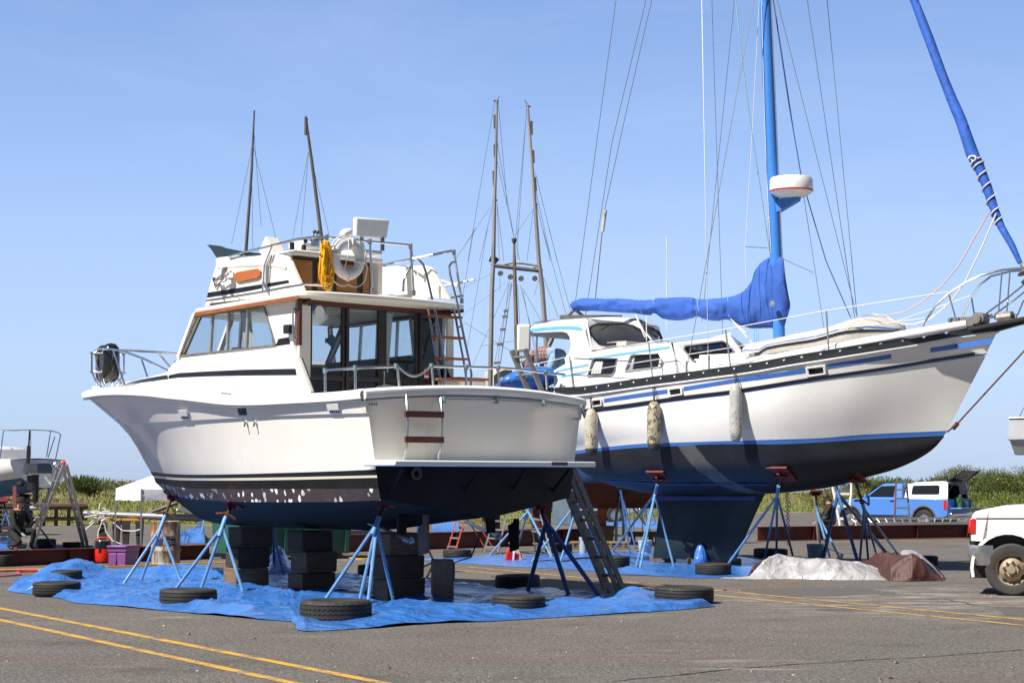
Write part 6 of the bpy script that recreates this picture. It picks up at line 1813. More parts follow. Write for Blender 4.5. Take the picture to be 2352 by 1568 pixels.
# ================================================================ timber blocking
M_['timber'] = mat('dark_timber', (.085, .066, .05), .85, v=.4, vs=4, sc=(1, 1, 6), bs=22, bst=.7, bd=.012, dirt=(.10, .075, .05), ds=3, dthr=.6)
_n = M_['timber'].node_tree; _b = _n.nodes['Principled BSDF']; _oi = _n.nodes.new('ShaderNodeObjectInfo'); _c = _b.inputs['Base Color'].links[0].from_socket
_n.links.new(mix(_n.nodes, _n.links, 1, _c, ramp(_n.nodes, _n.links, _oi.outputs['Random'], (0, (.5, .5, .5)), (1, (2.0, 1.7, 1.4))), 'MULTIPLY'), _b.inputs['Base Color'])
M_['timberl'] = mat('weathered_timber', (.17, .135, .095), .85, v=.35, vs=4, sc=(6, 6, .7), bs=30, bst=.7, bd=.01, dirt=(.07, .055, .04), ds=4, dthr=.6)
M_['timberp'] = mat('pale_timber', (.26, .19, .10), .8, v=.35, vs=5, sc=(1, 8, 8), bs=30, bst=.5)
def block(loc, d, yaw, label, m='timber', grp='timber blocks under the boats', bev=.018):
 mb = MB(); rd = random.Random(int(loc[0] * 100))
 n = 5; rows = []
 for i in range(n + 1):
  x = lerp(-d[0] / 2,d[0] / 2,i / n); j = lambda: rd.uniform(-.016,.016)
  rows.append([(x,-d[1] / 2 + j(),j() * .3),(x,d[1] / 2 + j(),j() * .3),(x,d[1] / 2 + j(),d[2] + j() * .3),(x,-d[1] / 2 + j(),d[2] + j() * .3)])
 mb.loft(rows)
 return tag(mb.build('timber_block', M_[m], None, loc, (0, 0, yaw), bevel=bev, ang=30), label, 'block', grp)
YW = C.yaw + R(90)
NMS = ['bottom timber block', 'middle timber block', 'top timber block']
for (px, py, ytop, wd, tl) in ((567, 1349, 1209, .62, 'bow'), (713, 1362, 1217, .62, 'midships'), (911, 1380, 1222, .66, 'stern')):
 b = G(px,py + 2); b = V((b.x,b.y + .18,0)); zt_ = P(px,ytop,b.y).z; h = (zt_ - .012) / 3
 for k in range(3):
  lab = NMS[k] + {'bow': ' of the leftmost stack under the cruiser keel', 'midships': ' of the middle stack under the cruiser keel', 'stern': ' of the stack nearest the cruiser stern'}[tl]
  block((b.x + random.uniform(-.04, .04), b.y + random.uniform(-.04, .04), .012 + k * h), (wd * random.uniform(.97, 1.03), .36, h - .003), YW + random.uniform(-.1, .1), lab, 'timber')
b = G(1016,1384)
block((b.x, b.y, .012), (.30, .22, P(1016, 1285, b.y).z), R(8), 'single weathered timber post standing on end right of the cruiser stern stack', 'timberl', 'timber blocks under the boats')
for i, (x0, x1, y, lb, m) in enumerate(((720, 960, 1412, 'dark sleeper under the aft end of the sailboat keel', 'timberl'), (1065, 1215, 1436, 'pale timber under the middle of the sailboat keel, left of the blue bundle', 'timberp'), (1225, 1560, 1440, 'long timber under the forward end of the sailboat keel', 'timberl'))):
 a, b = G(*q('s3', x0, y)), G(*q('s3', x1, y)); c = (a + b) / 2
 block((c.x,c.y + .2,.012),((b - a).length,.3,.13),R(-4),lb,m)
# ================================================================ boat stands
def stand(label, feet, apex, top, pad, colr='standblue', padn=(0, -.3, 1), bar=True, Y=None, lr=.024, handle=True, padw=.27, grp='tripod boat stands', dY=0, hit=None):
 fe = [G(*f) for f in feet]
 if Y is None: Y = sum(p.y for p in fe) / len(fe)
 if hit: dY = hit(*pad).y - Y - .03
 A,T,Pd = P(apex[0],apex[1],Y + dY * (.85 if hit else .5)),P(top[0],top[1],Y + dY * (.97 if hit else .65)),P(pad[0],pad[1],Y + dY)
 c = sum(fe,V()) / len(fe); c.z = 0
 o = thing('boat_stand', label, 'stand', c, 0, grp)
 ax = (T - A).normalized()
 for i,f in enumerate(fe):
  mb = MB(); a = A - ax * .05 + ax * .05 * (i % 2)
  mb.tube([f + V((0,0,.012)),a],lr,8); mb.lathe([(0,0),(.045,0),(.045,.014),(0,.014)],f,None,10)
  mb.build('leg', M_[colr], o, off=c, ang=40)
 if bar and len(fe) > 1:
  mb = MB()
  for a,b in ((0,1),(1,2),(0,2)) if len(fe) == 3 else ((0,1),(1,len(fe) - 1)):
   a_,b_ = fe[a].lerp(A,.02),fe[b].lerp(A,.02); mb.tube([a_,b_],.014,6)
  mb.build('base_bar', M_['darkrod'], o, off=c)
 mb = MB(); mb.tube([A - ax * .22, T], .036, 10); mb.build('sleeve', M_[colr], o, off=c, ang=40)
 mb = MB(); mb.tube([T - ax * .05, Pd], .026, 10); sc_ = mb.build('screw', M_['darkrod'], o, off=c, ang=40)
 if handle:
  mb = MB(); mb.tube([T + V((-.15,-.05,.02)),T + V((0,-.03,.03)),T + V((.13,.0,-.06))],.02,8); mb.lathe([(.03,-.02),(.05,-.02),(.05,.03),(.03,.03)],T,align(ax),10)
  mb.build('handle', M_['rust'], o, off=c, ang=40)
 n = V(padn).normalized()
 mb = MB(); rt = align(n); mb.box(Pd + n * .03, (padw, padw, .045), rt); po = mb.build('pad', M_['red'], o, off=c, ang=30, bevel=.006)
 mb = MB(); mb.box(Pd - n * .02, (padw * .62, .05, .06), rt); mb.box(Pd - n * .02, (.05, padw * .5, .06), rt); mb.build('pad_bracket', M_['red'], po, off=None) if False else mb.build('pad_bracket', M_['red'], o, off=c, ang=30)
 return o
stand('blue stand under the cruiser bow, first from the left', [q('z5', 1015, 1425), q('z5', 1165, 1402), q('z5', 1525, 1415)], q('z5', 1350, 905), q('z5', 1385, 812), q('z5', 1432, 672), padn=(.5, .3, .8), dY=.6)
stand('blue stand under the cruiser midships, behind the second tyre', [q('z6', 60, 1110), q('z6', 335, 1110), q('z6', 786, 1122)], q('z6', 578, 400), q('z6', 606, 318), q('z6', 655, 225), padn=(.35, .35, .85), dY=.5)
stand('blue stand at the cruiser port quarter, behind the largest tyre', [q('z6', 1500, 1215), q('z6', 1868, 1215), q('z6', 2220, 1190), q('z6', 1958, 1235)], q('z6', 2055, 380), q('z6', 2072, 335), q('z6', 2115, 222), padn=(.2, .25, .95), handle=False, dY=.3)
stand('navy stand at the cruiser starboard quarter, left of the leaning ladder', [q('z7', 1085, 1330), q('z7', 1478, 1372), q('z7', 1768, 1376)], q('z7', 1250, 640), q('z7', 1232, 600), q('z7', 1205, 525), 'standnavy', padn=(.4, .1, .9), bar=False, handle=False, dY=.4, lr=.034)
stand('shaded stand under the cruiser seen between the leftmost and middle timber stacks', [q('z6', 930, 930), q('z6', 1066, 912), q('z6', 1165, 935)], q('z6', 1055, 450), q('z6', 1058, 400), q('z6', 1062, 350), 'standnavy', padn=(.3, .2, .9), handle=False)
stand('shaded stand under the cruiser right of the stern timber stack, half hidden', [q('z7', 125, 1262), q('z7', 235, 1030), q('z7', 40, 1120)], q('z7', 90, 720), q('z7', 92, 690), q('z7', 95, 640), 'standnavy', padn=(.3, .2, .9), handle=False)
PN = (-.25,-.45,.85)
stand('blue stand with tilted red pad, left of the sailboat keel', [q('s3', 592, 1450), q('s3', 625, 1470), q('s3', 936, 1452), q('s3', 375, 1310)], q('s3', 765, 775), q('s3', 785, 690), q('s3', 800, 640), padn=(.35, .42, .84), handle=False, hit=s_hit, padw=.42)
stand('blue stand with tilted red pad, right of the sailboat keel, feet behind the silver tarp', [q('s3', 1415, 1447), q('s3', 1755, 1420), q('s3', 1872, 1400), q('s3', 2030, 1380)], q('s3', 1880, 790), q('s3', 1893, 705), q('s3', 1915, 612), padn=(.35, .42, .84), handle=False, hit=s_hit, padw=.46)
stand('blue stand under the sailboat stern, behind the upper end of the leaning ladder', [q('t2', 270, 1242), q('t2', 640, 1238), q('t2', 1150, 1175)], q('t2', 885, 400), q('t2', 890, 350), q('t2', 900, 290), padn=(0, -.4, .9), handle=False)
stand('blue stand beyond the cruiser rudders, left of the navy quarter stand', [q('z7', 740, 975), q('z7', 985, 935), q('z7', 1310, 992)], q('z7', 1100, 545), q('z7', 1110, 505), q('z7', 1115, 450), padn=(0, -.3, .9), handle=False)
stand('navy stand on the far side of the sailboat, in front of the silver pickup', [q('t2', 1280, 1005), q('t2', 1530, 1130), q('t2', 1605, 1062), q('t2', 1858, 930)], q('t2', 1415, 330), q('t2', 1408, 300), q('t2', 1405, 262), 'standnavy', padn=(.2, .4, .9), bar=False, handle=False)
stand('rust topped blue stand under the sailboat bow, foremost of the bow stands', [q('s4', 672, 1228), q('s4', 740, 1210), q('s4', 810, 1192), q('s4', 970, 1156)], q('s4', 705, 800), q('s4', 690, 745), q('s4', 632, 560), 'standblue', padn=(.35, .42, .84), handle=True, hit=s_hit, padw=.34)
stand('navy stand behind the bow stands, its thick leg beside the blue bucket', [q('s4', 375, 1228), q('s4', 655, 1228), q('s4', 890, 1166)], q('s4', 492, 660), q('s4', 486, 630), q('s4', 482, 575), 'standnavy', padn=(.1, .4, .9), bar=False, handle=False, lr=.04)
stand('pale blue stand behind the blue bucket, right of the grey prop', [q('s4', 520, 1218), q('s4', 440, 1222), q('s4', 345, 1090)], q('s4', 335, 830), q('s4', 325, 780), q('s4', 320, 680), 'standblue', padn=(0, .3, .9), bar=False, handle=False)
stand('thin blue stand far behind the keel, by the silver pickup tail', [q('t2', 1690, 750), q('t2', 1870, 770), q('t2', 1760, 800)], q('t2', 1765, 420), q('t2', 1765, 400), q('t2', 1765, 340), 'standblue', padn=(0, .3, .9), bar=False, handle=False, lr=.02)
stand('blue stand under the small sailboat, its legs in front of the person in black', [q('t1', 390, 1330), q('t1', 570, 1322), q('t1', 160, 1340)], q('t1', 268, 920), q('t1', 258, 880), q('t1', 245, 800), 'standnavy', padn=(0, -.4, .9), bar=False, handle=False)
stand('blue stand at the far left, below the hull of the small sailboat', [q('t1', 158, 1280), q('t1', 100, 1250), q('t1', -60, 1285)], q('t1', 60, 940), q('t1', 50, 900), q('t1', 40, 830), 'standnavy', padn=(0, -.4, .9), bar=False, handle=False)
stand('small blue stand behind the rusty drum, right leg of a pair', [q('t8', 1395, 780), q('t8', 1520, 780), q('t8', 1610, 835)], q('t8', 1700, 420), q('t8', 1720, 380), q('t8', 1740, 330), 'standblue', padn=(0, .4, .9), bar=True, handle=False)
o = MB(); a, b = G(*q('s4', 350, 1102)), P(*q('s4', 308, 668), G(*q('s4', 350, 1102)).y)
o.tube([a, b], .045, 10); tag(o.build('prop', mat('grey_prop', (.17, .15, .12), .7, v=.3), None, a, off=a), 'grey timber prop leaning behind the sailboat bow stands', 'prop')
def chain(label,a,b,n=26,r=.035):
 mb = MB()
 for i in range(n):
  c = a.lerp(b,(i + .5) / n); d = (b - a).normalized(); s = d.cross(V((0,1,0))).normalized() if i % 2 else d.cross(V((1,0,0))).normalized()
  h = (b - a).length / n * .62
  mb.tube([c + d * h * math.cos(t) + s * r * math.sin(t) for t in [k * math.pi / 4 for k in range(9)]],.009,5)
 return tag(mb.build('chain', M_['galv'], None, b, off=b), label, 'chain')
Yk = G(*q('s3', 1760, 1400)).y - .2
chain('galvanised chain hanging between the legs of the stand right of the sailboat keel', P(*q('s3', 1965, 700), Yk), P(*q('s3', 1985, 1240), Yk))
# ================================================================ ladders
def ladder(label, a, b, width, nr, m='alu', rw=.03, rd=.075, first=.25, round_=True, name='ladder', grp=None, rungm=None):
 """a foot centre, b top centre, width vector"""
 a,b,wv = V(a),V(b),V(width)
 o = thing(name, label, 'ladder', (a.x, a.y, 0), 0, grp); c = V((a.x, a.y, 0))
 up = (b - a).normalized(); nn = up.cross(wv).normalized()
 for s in (-.5,.5):
  mb = MB(); mb.beam(a + wv * s, b + wv * s, rw, rd, up=nn); mb.build('rail', M_[m], o, off=c, ang=30, bevel=.004)
 L = (b - a).length
 for i in range(nr):
  p = a + up * (first + (L - first - .12) * i / max(1,nr - 1))
  mb = MB(); mb.tube([p - wv * .56,p + wv * .56],.021,8) if round_ else mb.beam(p - wv * .5,p + wv * .5,.03,.09)
  mb.build('rung', M_[rungm or m], o, off=c)
 return o
fa_, fb_ = G(*q('z7', 1805, 1310)), G(*q('z7', 1965, 1322))
ft = G(1420,1364); tp_l = P(1190,803,29.6)
wv2 = V((.20,-.30,0))
lo_ = ladder('long worn aluminium extension ladder leaning on the far gunwale of the cruiser', ft, tp_l, wv2, 13, 'alud', first=.3, rw=.035, rd=.085)
up = (tp_l - ft).normalized(); nn = up.cross(wv2).normalized()
for s in (-.5,.5):
 mb = MB(); o_ = wv2 * s * .86 + nn * -.085; mb.beam(ft + o_ + up * .1, ft + o_ + up * 3.0, .03, .07, up=nn); mb.build('fly_rail', M_['alud'], lo_, off=V((ft.x, ft.y, 0)), bevel=.004)
def steps(label,fl,fr,tl,tr,bl,br,m,mr,n,rear=True,D=None,grp=None):
 FL,FR = G(*fl),G(*fr); Y = (FL.y + FR.y) / 2
 TL,TR = P(*tl,Y + .45),P(*tr,Y + .45)
 c = (FL + FR) / 2; c.z = 0
 o = thing('stepladder', label, 'ladder', c, 0, grp)
 for a,b in ((FL,TL),(FR,TR)):
  mb = MB(); mb.beam(a, b, .03, .075, up=V((0, 1, 0))); mb.build('rail', M_[m], o, off=c)
 for i in range(n):
  t = (i + .7) / (n + .2); a,b = FL.lerp(TL,t),FR.lerp(TR,t)
  mb = MB(); mb.beam(a, b, .08, .035); mb.build('tread', M_[mr], o, off=c)
 if rear:
  for k,(f,t) in enumerate(((bl,TL),(br,TR))):
   f = G(*f); f = V((f.x, max(f.y, Y + .6), 0)); mb = MB(); mb.beam(f, t, .03, .055, up=V((0, 1, 0))); mb.build('rear_leg', M_[m], o, off=c)
 mb = MB(); mb.box((TL + TR) / 2, ((TR - TL).length + .06, .2, .05)); mb.build('top_cap', M_[m], o, off=c)
 return o
steps('red fibreglass stepladder standing behind the cruiser stern', q('t3', 1010, 900), q('t3', 1115, 905), q('t3', 1190, 330), q('t3', 1290, 340), q('t3', 1530, 910), q('t3', 1635, 910), 'redlad', 'alu', 5)
steps('white and silver stepladder between the cruiser rudders', q('t3', 1490, 905), q('t3', 1665, 908), q('t3', 1650, 330), q('t3', 1800, 340), q('t3', 1480, 880), q('t3', 1680, 880), 'alu', 'alu', 5)
steps('dull aluminium stepladder under the starboard quarter of the cruiser', q('t2', 320, 1100), q('t2', 535, 1180), q('t2', 235, 430), q('t2', 330, 440), q('t2', 400, 1060), q('t2', 500, 1060), 'alud', 'alu', 4)
# ================================================================ beams
def ibeam(label,p0,p1,h,w=.22,ext0=0,ext1=0):
 a,b = G(*p0),G(*p1); d = (b - a).normalized(); a = a - d * ext0; b = b + d * ext1
 s = V((0,0,1)).cross(d).normalized(); L = (b - a).length
 sec = [(-w / 2,0),(w / 2,0),(w / 2,.02),(.012,.03),(.012,h - .03),(w / 2,h - .02),(w / 2,h),(-w / 2,h),(-w / 2,h - .02),(-.012,h - .03),(-.012,.03),(-w / 2,.02)]
 mb = MB(); mb.loft([[p + s * x + V((0,0,z)) for x,z in sec] for p in (a,b)],0)
 n = max(3,int(L / 1.6))
 c = (a + b) / 2
 o = thing('steel_beam', label, 'beam', c, 0, 'red steel beams on the ground')
 mb.build('girder', M_['steelred'], o, off=c, ang=30, recalc=True)
 for i in range(1,n):
  p = a.lerp(b,i / n); m2 = MB(); m2.prism([p + s * x + V((0,0,z)) for x,z in ((-w / 2 + .01,.02),(-.013,.02),(-.013,h - .025),(-w / 2 + .01,h - .025))],d * .014)
  m2.build('stiffener', M_['steelred'], o, off=c, ang=0)
 return o
ibeam('low red steel beam at the left, behind the red shop vacuum and rusty drum', (0, 1300), (480, 1283), .31, ext0=2)
ibeam('red steel beam behind the cruiser stern, ending by the rust coloured post', q('z4', 60, 1412), q('t2', 1275, 990), .41)
ibeam('long red steel beam on the right, carrying the aluminium ladder', q('s4', 0, 1058), q('s4', 1562, 1032), .40, ext0=.6, ext1=1.6)
# ================================================================ vehicles
M_['bluecar'] = mat('blue_car_paint', (.075, .22, .64), .3, v=.05, vs=1, coat=.6)
M_['silvercar'] = mat('silver_car_paint', (.42, .50, .60), .28, .35, v=.06, vs=1, coat=.5)
M_['whitecar'] = mat('white_truck_paint', (.80, .80, .79), .3, v=.04, vs=1.5, coat=.5, dirt=(.45, .38, .27), ds=1.1, dthr=.70)
M_['greycar'] = mat('grey_car_paint', (.20, .21, .22), .3, .3, v=.06, vs=1, coat=.5)
M_['lampred'] = mat('red_lamp', (.62, .012, .01), .15, v=.15, vs=20, coat=.6)
M_['hub'] = mat('painted_wheel', (.36, .30, .22), .5, .2, v=.25, vs=6, dirt=(.13, .055, .02), ds=7, dthr=.56)
M_['rim'] = mat('alloy_rim', (.5, .5, .5), .3, .8, v=.1)
def wheel(par, x, y, r, w, out, rimm='rim'):
 o = MB(); rt = rotm(R(90 if out < 0 else -90), 'X')
 o.lathe([(r * .62,-w / 2),(r * .9,-w / 2),(r,-w * .35),(r,w * .35),(r * .9,w / 2),(r * .62,w / 2)],(x,y,r),rt,36)
 t = o.build('wheel', M_['rubber'], par, ang=40)
 m = MB(); m.lathe([(r * .62,w * .42),(r * .56,w * .30),(r * .3,w * .18),(r * .22,w * .34),(0,w * .36)],(x,y,r),rt,30)
 m.lathe([(r * .62,-w * .4),(0,-w * .4)],(x,y,r),rt,20)
 rm = m.build('rim', M_[rimm], t, ang=40)
 return t
def arc(cx_,cz,r,a0,a1,n=10): return [(cx_ + r * math.cos(R(lerp(a0,a1,i / n))),cz + r * math.sin(R(lerp(a0,a1,i / n)))) for i in range(n + 1)]
def pickup(label, loc, yaw, body, canopy='white', hatch=True, name='pickup_truck'):
 o = thing(name, label, 'pickup truck', loc, yaw)
 W = .80
 low = [(-2.22,.48),(-2.24,1.06),(.92,1.08),(1.5,1.03),(2.12,.96),(2.24,.86),(2.26,.50),(2.10,.42)] + arc(1.52,.36,.42,0,180)[::1] + [(1.0,.36),(-.85,.36)] + arc(-1.33,.36,.43,0,180)
 mb = MB(); mb.prism([V((x,-W,z)) for x,z in low],(0,2 * W,0))
 bo = mb.build('body', M_[body], o, ang=30, bevel=.025)
 ab = MB(); ab.box((.1, 0, .42), (3.9, 1.3, .28)); ab.box((1.52, 0, .5), (.86, 1.5, .5)); ab.box((-1.33, 0, .5), (.86, 1.5, .5)); ab.build('underbody', M_['black'], o, ang=0)
 for s in (1,-1):
  for xc in (1.52,-1.33):
   m = MB(); a,b = arc(xc,.36,.43,4,176,14),arc(xc,.36,.48,4,176,14)
   m.grid([[V((x, s * (W + .006), z)) for x, z in a], [V((x, s * (W + .012), z)) for x, z in b]]); m.build('arch_trim', M_['chrome'], o, ang=0)
 def gh(x,z,y): return V((x,y,z))
 B,T = W - .02,W - .17
 ring = lambda y,z,xs: None
 cab_b = [(1.02,1.07),(-.52,1.07)]; cab_t = [(.36,1.56),(-.40,1.57)]
 mb = MB()
 r0 = [V((1.02,-B,1.06)),V((1.02,B,1.06)),V((-.52,B,1.06)),V((-.52,-B,1.06))]
 r1 = [V((.38,-T,1.52)),V((.38,T,1.52)),V((-.44,T,1.54)),V((-.44,-T,1.54))]
 r2 = [V((.26,-T + .08,1.575)),V((.26,T - .08,1.575)),V((-.38,T - .08,1.585)),V((-.38,-T + .08,1.585))]
 mb.loft([r0, r1, r2]); mb.build('cab', M_[body], o, ang=25, bevel=.02)
 for s in (1,-1):
  y = lambda z: s * (lerp(B,T,(z - 1.06) / .48) + .006)
  m = MB(); L = [(.84,1.11),(.36,1.48),(-.18,1.50),(-.18,1.11)]
  m.poly([V((x, y(z), z)) for x, z in L]); m.build('door_window', M_['dkglass'], o, ang=0)
  m = MB(); m.prism([V((x, s * (W - .0), z)) for x, z in ((.78, .50), (.80, 1.05), (-.26, 1.05), (-.26, .50))], (0, s * .008, 0)); d = m.build('door', M_[body], o, ang=30)
  m = MB(); m.box((-.14, s * (W + .014), .98), (.14, .02, .045)); m.build('handle', M_['black'], d, ang=0)
  m = MB(); m.box((.80, s * (W + .11), 1.13), (.08, .2, .13)); m.build('mirror', M_[body], o, ang=30, bevel=.02)
  m = MB(); m.prism([V((-2.20, s * W, z)) for z in (.70, 1.02)] + [V((-2.08, s * W, z)) for z in (1.02, .70)], (0, s * .014, 0)); m.build('tail_lamp', M_['lampred'], o, ang=0)
  m = MB(); m.box((.15, s * (W + .004), .44), (1.9, .012, .1)); m.build('sill_trim', M_['black'], o, ang=0)
 m = MB(); m.poly([V((1.0 - .03,-B + .08,1.10)),V((1.0 - .03,B - .08,1.10)),V((.44,T - .06,1.51)),V((.44,-T + .06,1.51))]);
 m.v = [p + V((.03, 0, .02)) for p in m.v]; m.build('windscreen', M_['dkglass'], o, ang=0)
 m = MB(); m.box((2.26, 0, .56), (.12, 1.64, .16)); m.build('front_bumper', M_['chrome'], o, ang=30, bevel=.03)
 m = MB(); m.box((-2.32, 0, .52), (.16, 1.62, .14)); m.build('rear_bumper', M_['chrome'], o, ang=30, bevel=.03)
 for x in (1.52,-1.33):
  for s in (1,-1): wheel(o,x,s * (W - .1),.335,.2,-s)
 z0,z1 = 1.065,1.62
 m = MB(); Bc,Tc = W - .005,W - .12
 c0 = [(-.56,z0),(-2.22,z0)]
 for s in (1,-1):
  o_ = [V((-.60,s * Bc,z0)),V((-.66,s * Tc,z1 - .06)),V((-2.16,s * Tc,z1 - .03)),V((-2.22,s * Bc,z0))]
  U = lambda u,v: o_[0].lerp(o_[3],u).lerp(o_[1].lerp(o_[2],u),v)
  h = [U(.17,.26),U(.15,.36),U(.15,.80),U(.18,.88),U(.78,.88),U(.82,.80),U(.82,.36),U(.79,.26)]
  m.holed(o_,[h],(0,-s * .03,0))
  g_ = MB(); g_.poly([p + V((0, -s * .012, 0)) for p in h]); g_.build('canopy_window', M_['dkglass'], o, ang=0)
 rows = []
 for x,dz in ((-.56,-.10),(-.68,-.045),(-.95,.01),(-1.6,.04),(-2.16,.01)):
  rows.append([V((x,Tc * t,z1 - .03 + dz + .03 * (1 - t * t) - (.04 if abs(t) == 1 else 0))) for t in (-1,-.85,-.4,0,.4,.85,1)])
 m.grid(rows); m.grid([rows[0],[V((-.54,Bc * t,z0)) for t in (-1,-.85,-.4,0,.4,.85,1)]])
 m.build('canopy', M_[canopy], o, ang=35)
 ins = MB(); ins.box((-1.4, 0, .72), (1.6, 1.5, .03)); ins.box((-.66, 0, 1.1), (.03, 1.5, .8)); ins.box((-1.4, -.74, .95), (1.5, .02, .5)); ins.build('bed_lining', M_['black'], o, ang=0)
 rear = MB()
 if hatch:
  a = V((-2.14,0,z1 - .0)); b = V((-2.72,0,z1 + .36));
  rear.holed([V((a.x,-Tc,a.z)),V((a.x,Tc,a.z)),V((b.x,Tc - .05,b.z)),V((b.x,-Tc + .05,b.z))],[[V((a.x - .07,-Tc + .07,a.z + .006)),V((a.x - .07,Tc - .07,a.z + .006)),V((b.x + .07,Tc - .12,b.z - .006)),V((b.x + .07,-Tc + .12,b.z - .006))]],(0,0,.025))
  h_ = rear.build('rear_hatch', M_['black'], o, ang=30)
  g_ = MB(); g_.poly([V((a.x - .06, -Tc + .06, a.z + .012)), V((a.x - .06, Tc - .06, a.z + .012)), V((b.x + .06, Tc - .1, b.z)), V((b.x + .06, -Tc + .1, b.z))]); g_.build('hatch_glass', M_['glassd'], h_, ang=0)
  for s in (1,-1):
   st = MB(); st.tube([V((-2.2, s * (Tc - .01), 1.28)), V((-2.42, s * (Tc - .04), z1 + .02))], .012, 6); st.build('gas_strut', M_['black'], o)
  tg = MB(); tg.box((-2.46, 0, .74), (.46, 1.4, .05)); tg.build('tailgate', M_[body], o, ang=30, bevel=.015)
  fr_ = MB()
  for s in (1,-1): fr_.beam(V((-2.2,s * (Bc - .03),z0)),V((-2.16,s * (Tc - .02),z1 - .04)),.05,.05)
  fr_.build('hatch_frame', M_[canopy], o, ang=0)
 else:
  rear.poly([V((-2.225, -Bc + .03, z0)), V((-2.225, Bc - .03, z0)), V((-2.165, Tc, z1 - .05)), V((-2.165, -Tc, z1 - .05))]); rear.build('rear_hatch', M_['dkglass'], o, ang=0)
  tg = MB(); tg.box((-2.24, 0, .82), (.03, 1.4, .44)); tg.build('tailgate', M_[body], o, ang=30, bevel=.01)
 return o
BPY = math.atan2(math.sin(R(40)),-math.cos(R(40)))
bl = V(((2121 - CX) / FP * 66,66,0))
hd_ = V((math.cos(BPY),math.sin(BPY),0)); lf = V((-hd_.y,hd_.x,0))
BP0 = bl - lf * .7 + hd_ * 1.33
pickup('bright blue pickup with a white canopy, its rear hatch raised', BP0, BPY, 'bluecar')
BF = Frame(BP0,BPY)
def cargo(name,label,cat,lx,ly,mb,m,z=.765):
 p = BF.M @ V((lx,ly,z)); return tag(mb.build(name,m,None,p,(0,0,BPY),ang=30,bevel=.006),label,cat)
mb = MB(); mb.box((0,0,.17),(.2,.3,.34)); mb.box((-.005,.1,.17),(.2,.06,.30),m=1); mb.box((-.006,-.03,.27),(.2,.14,.07),m=2); mb.box((0,-.03,.38),(.06,.12,.1),m=3)
cargo('carton', 'tall green carton with a pale side panel in the back of the blue pickup', 'carton', -2.33, .12, mb, [mat('green_card', (.02, .10, .03), .6), mat('card_label', (.55, .45, .35), .6), mat('card_badge', (.25, .33, .10), .6), M_['trim']])
mb = MB(); mb.box((0,0,.11),(.16,.2,.22)); mb.lathe([(.03,.21),(.03,.27),(0,.27)],(0,.03,0),None,10); mb.box((-.004,0,.09),(.16,.14,.12),m=1)
cargo('jug', 'pale blue jug with a yellow label in the back of the blue pickup', 'jug', -2.33, -.28, mb, [mat('jug_plastic', (.45, .62, .75), .4), mat('jug_label', (.5, .5, .08), .5)])
mb = MB(); mb.lathe([(0,0),(.09,0),(.09,.22),(.05,.27),(0,.28)],(0,0,0),None,14)
cargo('jug', 'dark blue bottle beside the tailgate edge of the blue pickup', 'jug', -2.33, -.55, mb, M_['bluestr'])
pickup('silver pickup with a canopy parked far behind the sailboat stern stands', V(((1412 - CX) / FP * 76 - 1.33, 76.7, 0)), math.pi, 'silvercar', 'white', False)
pickup('grey vehicle with canopy parked behind the rusty drum and the white tent', V(((472 - CX) / FP * 74 + 1.33, 74.7, 0)), 0, 'greycar', 'greycar', False, name='parked_car')['category'] = 'car'
wl_ = V(((2316.8 - CX) / FP * 28.8,28.8,0))
wa = R(180 - 17)
Wf = Frame(wl_,wa)
wt_ = thing('pickup_truck', 'white pickup with a red corner lamp and rusty hub, cut off at right', 'pickup truck', wl_, wa)
def wy(*c): return [Wf.y(p, 0) for p in q('t4', *c)] if len(c) > 2 else Wf.y(q('t4', *c), 0)
topl = wy(1606,905,1612,640,1622,600,1655,552,1720,532,1820,518,1950,488,2244,472)
ext_ = [V((-1.25,0,topl[-1].z + .05)),V((-4.9,0,topl[-1].z + .08)),V((-4.9,0,.55)),V((-.62,0,.5))]
archc = Wf.y(q('t4', 2060, 1235), 0); ar = Wf.y(q('t4', 2060, 822), 0).z - archc.z
arcp = [V((archc.x + ar * math.cos(R(a)) * 1.0,0,archc.z + ar * math.sin(R(a)))) for a in range(196,-18,-14)]
side = topl + ext_ + [p for p in arcp if p.z > .5]
b0 = Wf.y(q('t4', 1780, 908), 0)
side += [b0]
wb_ = MB(); wb_.prism(side, (0, -2.0, 0)); wbo = wb_.build('body', M_['whitecar'], wt_, ang=30, bevel=.012)
al = MB(); al.grid([[V((p.x, .012, p.z)) for p in arcp], [V((archc.x + (p.x - archc.x) * 1.09, .012, archc.z + (p.z - archc.z) * 1.09)) for p in arcp], [V((archc.x + (p.x - archc.x) * 1.10, -.01, archc.z + (p.z - archc.z) * 1.10)) for p in arcp]]); al.build('arch_lip', M_['whitecar'], wt_, ang=40)
iw = MB(); iw.box((archc.x, -1.05, .62), (1.15, 1.6, .75)); iw.box((-2.6, -1.0, .5), (4, 1.5, .3)); iw.build('wheel_well', M_['black'], wt_, ang=0)
hl_ = MB(); a, b = wy(1668, 632), wy(2244, 628); hl_.beam(V((a.x, .004, a.z)), V((b.x - .6, .004, b.z)), .006, .014); hl_.build('panel_gap', M_['black'], wt_, ang=0)
ln_ = MB(); L = wy(1606, 636, 1672, 632, 1668, 808, 1606, 810); ln_.prism([p + V((.012, 0, 0)) for p in L], (0, .02, 0)); ln_.prism([V((L[0].x + .02, .02, L[0].z)), V((L[0].x + .02, .02, L[3].z)), V((L[0].x + .02, -.12, L[3].z)), V((L[0].x + .02, -.12, L[0].z))], (.02, 0, 0)); ln_.build('corner_lamp', M_['lampred'], wt_, ang=30, bevel=.008)
bm_ = MB(); zA,zB = wy(1620,952).z,wy(1680,1195).z
bx0 = wy(1606,1000).x
rows = []
